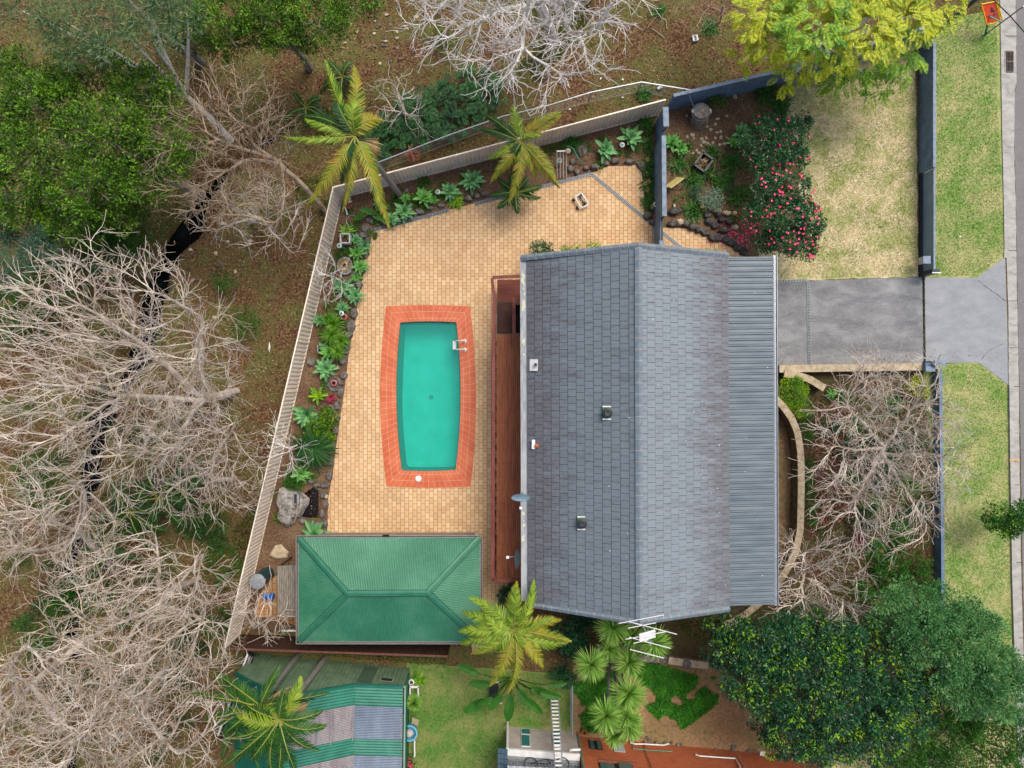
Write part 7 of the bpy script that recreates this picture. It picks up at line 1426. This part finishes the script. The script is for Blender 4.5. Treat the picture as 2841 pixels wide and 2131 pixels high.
pot(1143, 1888, .15, .25, 'white ringed pot next to the workshop corner', M['white'])
t = thing('garden_lounger', P(1372, 1922), 'dark slatted lounger with white ends on the back lawn below the palm', 'lounger')
for i in range(6): MB().box(P(1370, 1900+i*9, .32), (.46, .14, .03)).build('slat', M['black'], t)
MB().box(P(1369, 1893, .34), (.52, .05, .05)).build('end_bar', M['white'], t); MB().box(P(1375, 1951, .34), (.62, .05, .05)).build('end_bar', M['white'], t)
for a, b in ((1358, 1895), (1383, 1895), (1360, 1949), (1386, 1949)): MB().box(P(a, b, .15), (.04, .04, .3)).build('leg', M['white'], t)
fl = MB(); k = 30
for i in range(k): q = P(R.normal(1130, 10), R.normal(2118, 12), .25); d = rdir(6, 0, 1.); fl.leaves(np.tile(q, (6, 1)), d, rdir(6), .07, .06)
t = thing('flower_bush', P(1130, 2118), 'little bush with red flowers at the bottom of the garden strip', 'flower bush'); fl.build('flowers', GR['flower'], t); m = MB(); blob_leaves(m, [B(1130, 2115, .15, .35, .4, .12)], 600, .07, .04, .15); m.build('foliage', GR['mid'], t)
# wire side fence next to ladder
t = thing('wire_fence', P(1585, 1970), 'narrow wire fence with a grey top rail beside the ladder', 'fence'); a, b = P(1588, 1905, 1.1), P(1588, 2040, 1.1); MB().tube([a, b], .035, 6).build('top_rail', M['galv'], t); m = MB()
for z in np.linspace(.1, 1, 6): m.tube([a*[1, 1, 0]+[0, 0, z], b*[1, 1, 0]+[0, 0, z]], .01, 3)
for i in range(12): q = a+(b-a)*i/11; m.tube([q*[1, 1, 0], q], .008, 3)
m.build('wire_mesh', M['galv'], t)
for i in range(3): q = a+(b-a)*i/2; MB().tube([q*[1, 1, 0], q], .03, 6).build('post', M['galv'], t)
t = thing('urn', P(1620, 2025), 'brown clay urn at the top of the green downpipe', 'pot'); MB().lathe(P(1620, 2024, 0), [(.1, 0), (.15, .15), (.13, .28), (.15, .32), (.1, .32), (.08, .1), (0, .1)], 16).build('body', solid('clay urn', ['#8a5a2c', '#b07c44'], .6, 6, .65), t)
tag(MB().tube([P(1590, 2033, .1), P(1606, 2034, .15), P(1615, 2040, .1)], .02, 6).build('orange_hose', solid('orange hose', ['#d8521c', '#e8682c'], .5, 6, .8)), 'short orange hose by the green downpipe', 'hose')
rocks([(1795, 2045, 5, 4), (1801, 2052, 6, 5), (1845, 2060, 6, 4), (1880, 2065, 6, 5), (1888, 2066, 5, 4), (1985, 2078, 6, 4), (2035, 2070, 8, 5), (2032, 2078, 6, 5), (2076, 2008, 5, 6), (2074, 2084, 8, 6), (1820, 2058, 5, 4), (1862, 2060, 5, 4)], M['rock'], .12, 'small broken stone, # from the left along the brick wall', 'broken stones along the brick wall', 'broken_stone')
t = thing('round_stool', P(1905, 1843), 'round grey stone disc on the sandstone garden edge', 'stone disc'); MB().lathe(P(1905, 1841, .35), [(.2, 0), (.22, .08), (.18, .12), (0, .12)], 20).build('disc', M['rock'], t)
t = thing('pipe_bundle', P(665, 1890), 'long pale pipes lying along the left side of the workshop', 'pipes')
for i, (a, b) in enumerate((((687, 1815), (605, 2040)), ((694, 1820), (622, 2030)), ((700, 1822), (632, 1990)))):
    MB().tube([P(*a, 1.2), P(*b, 1.3)], [.055, .035, .03][i] if False else .05-.012*i, 7).build('pipe', M['white'] if i == 0 else M['galv'], t)
m = MB(); m.beam(P(695, 1810, 1.1), P(620, 2050, 1.1), .4, .05); tag(m.build('dark_roof_strip', M['dark']), 'black strip of low roofing under the pale pipes', 'roofing') 
# street things at the top right
t = thing('street_pole', P(2556, 124), 'dark grey steel street pole leaning out of the picture at the top right', 'pole'); b = P(2552, 128, 0); c = P(2740, -8, 6.0); c2_ = b+(c-b)*1.6; c2_[:2] = b[:2]; c2_[2] = 7.5
MB().tube([b, b+[0, 0, 7.5]], [.1, .08], 10).build('shaft', solid('grey pole', ['#44545c', '#586a72'], .5, 4, .6), t); MB().lathe(b, [(.22, 0), (.22, .05), (.1, .08)], 12).build('base', M['dark_blue'], t)
t = thing('street_sign', P(2731, 98), 'blue and white street name blade on a slim grey post', 'street sign'); b = P(2731, 98, 0); MB().tube([b, b+[0, 0, 2.6]], .035, 8).build('post', M['galv'], t); MB().tube([b, b+[0, 0, .25]], .05, 8).build('ground_sleeve', M['green_plastic'], t)
p0 = b+[0, 0, 2.45]; bl = solid('sign blue', ['#1763b8', '#2274cc'], .4, 5, .8); p1 = p0+[1.0, .35, 0]
MB().beam(p0+[0, 0, 0], p1, .02, .2).build('blade', M['white'], t); d = unit(p1-p0); nn = np.array([-d[1], d[0], 0])*.013; m = MB()
for s_ in (-1, 1): m.beam(p0+nn*s_+[0, 0, .08], p1+nn*s_+[0, 0, .08], .004, .05)
m.build('blue_band', bl, t); m = MB(); m.beam(p0+d*.35-nn*1+[0, 0, -.02], p0+d*.7-nn*1+[0, 0, -.02], .004, .04); m.build('emblem', solid('sign green', ['#2c7a4c', '#3c8c5c'], .5, 5, .7), t)
t = thing('warning_sign', P(2733, 95), 'orange warning sign with yellow frame and a digging figure symbol', 'road sign')
def SP(u, v, off=0): # plate coordinates u across, v up the plate
    A_s, B_s, C_s = P(2722, 12, 1.5), P(2762, 4, 1.5), P(2737, 68, .85); n_ = unit(np.cross(B_s-A_s, C_s-A_s)); n_ = n_ if n_[2] > 0 else -n_
    return A_s+(B_s-A_s)*u+(C_s-A_s)*v+n_*off
yel = solid('sign yellow', ['#e8a800', '#f4bc14'], .45, 5, .85); org = solid('sign orange', ['#e8481c', '#f05a2a'], .45, 5, .85)
m = MB(); m.add([SP(.06, .05, .0), SP(.94, .05, .0), SP(.94, .95, .0), SP(.06, .95, .0), SP(.06, .05, -.02), SP(.94, .05, -.02), SP(.94, .95, -.02), SP(.06, .95, -.02)], [[0, 1, 2, 3], [7, 6, 5, 4], [0, 4, 5, 1], [1, 5, 6, 2], [2, 6, 7, 3], [3, 7, 4, 0]]); m.build('plate', org, t)
m = MB(); m.tube([SP(0, 0, .01), SP(1, 0, .01), SP(1, 1, .01), SP(0, 1, .01), SP(0, 0, .01)], .035, 6, cap=False); m.tube([SP(1.1, .06, -.01), SP(1.16, .9, -.01), SP(1.0, 1.06, -.01)], .03, 6); m.build('frame', yel, t)
sym = solid('sign symbol', ['#4a3550', '#5a4060'], .5, 5, .7); m = MB()
def sy(pts, w=.05):
    for a, b in zip(pts[:-1], pts[1:]): m.beam(SP(*a, .006), SP(*b, .006), w, .004)
sy([(.22, .55), (.32, .55)], .09); sy([(.36, .57), (.55, .66)], .08); sy([(.55, .66), (.72, .56), (.84, .6)], .05); sy([(.55, .66), (.7, .72), (.84, .7)], .05); sy([(.4, .6), (.5, .74), (.6, .72)], .04); sy([(.52, .44), (.62, .3), (.62, .22)], .05)
m.add([SP(.5, .46, .007), SP(.8, .5, .007), SP(.72, .34, .007), SP(.66, .26, .007)], [[0, 1, 2, 3]]); m.build('symbol', sym, t)
MB().beam(b+[0, 0, 1.2], SP(.3, .6, -.03), .04, .04).build('bracket', M['green_plastic'], t); MB().tube([P(2733, 98), SP(.1, 1.0, -.03)], .05, 6).build('leg', M['green_plastic'], t)
tag(MB().tube([P(2700, -60, 6.2), P(2765, 8, 6.1), P(2800, 42, 6.0), P(2860, 110, 6.1)], .022, 5).build('overhead_cable', M['black']), 'black overhead cable crossing the kerb in the top right corner', 'cable')
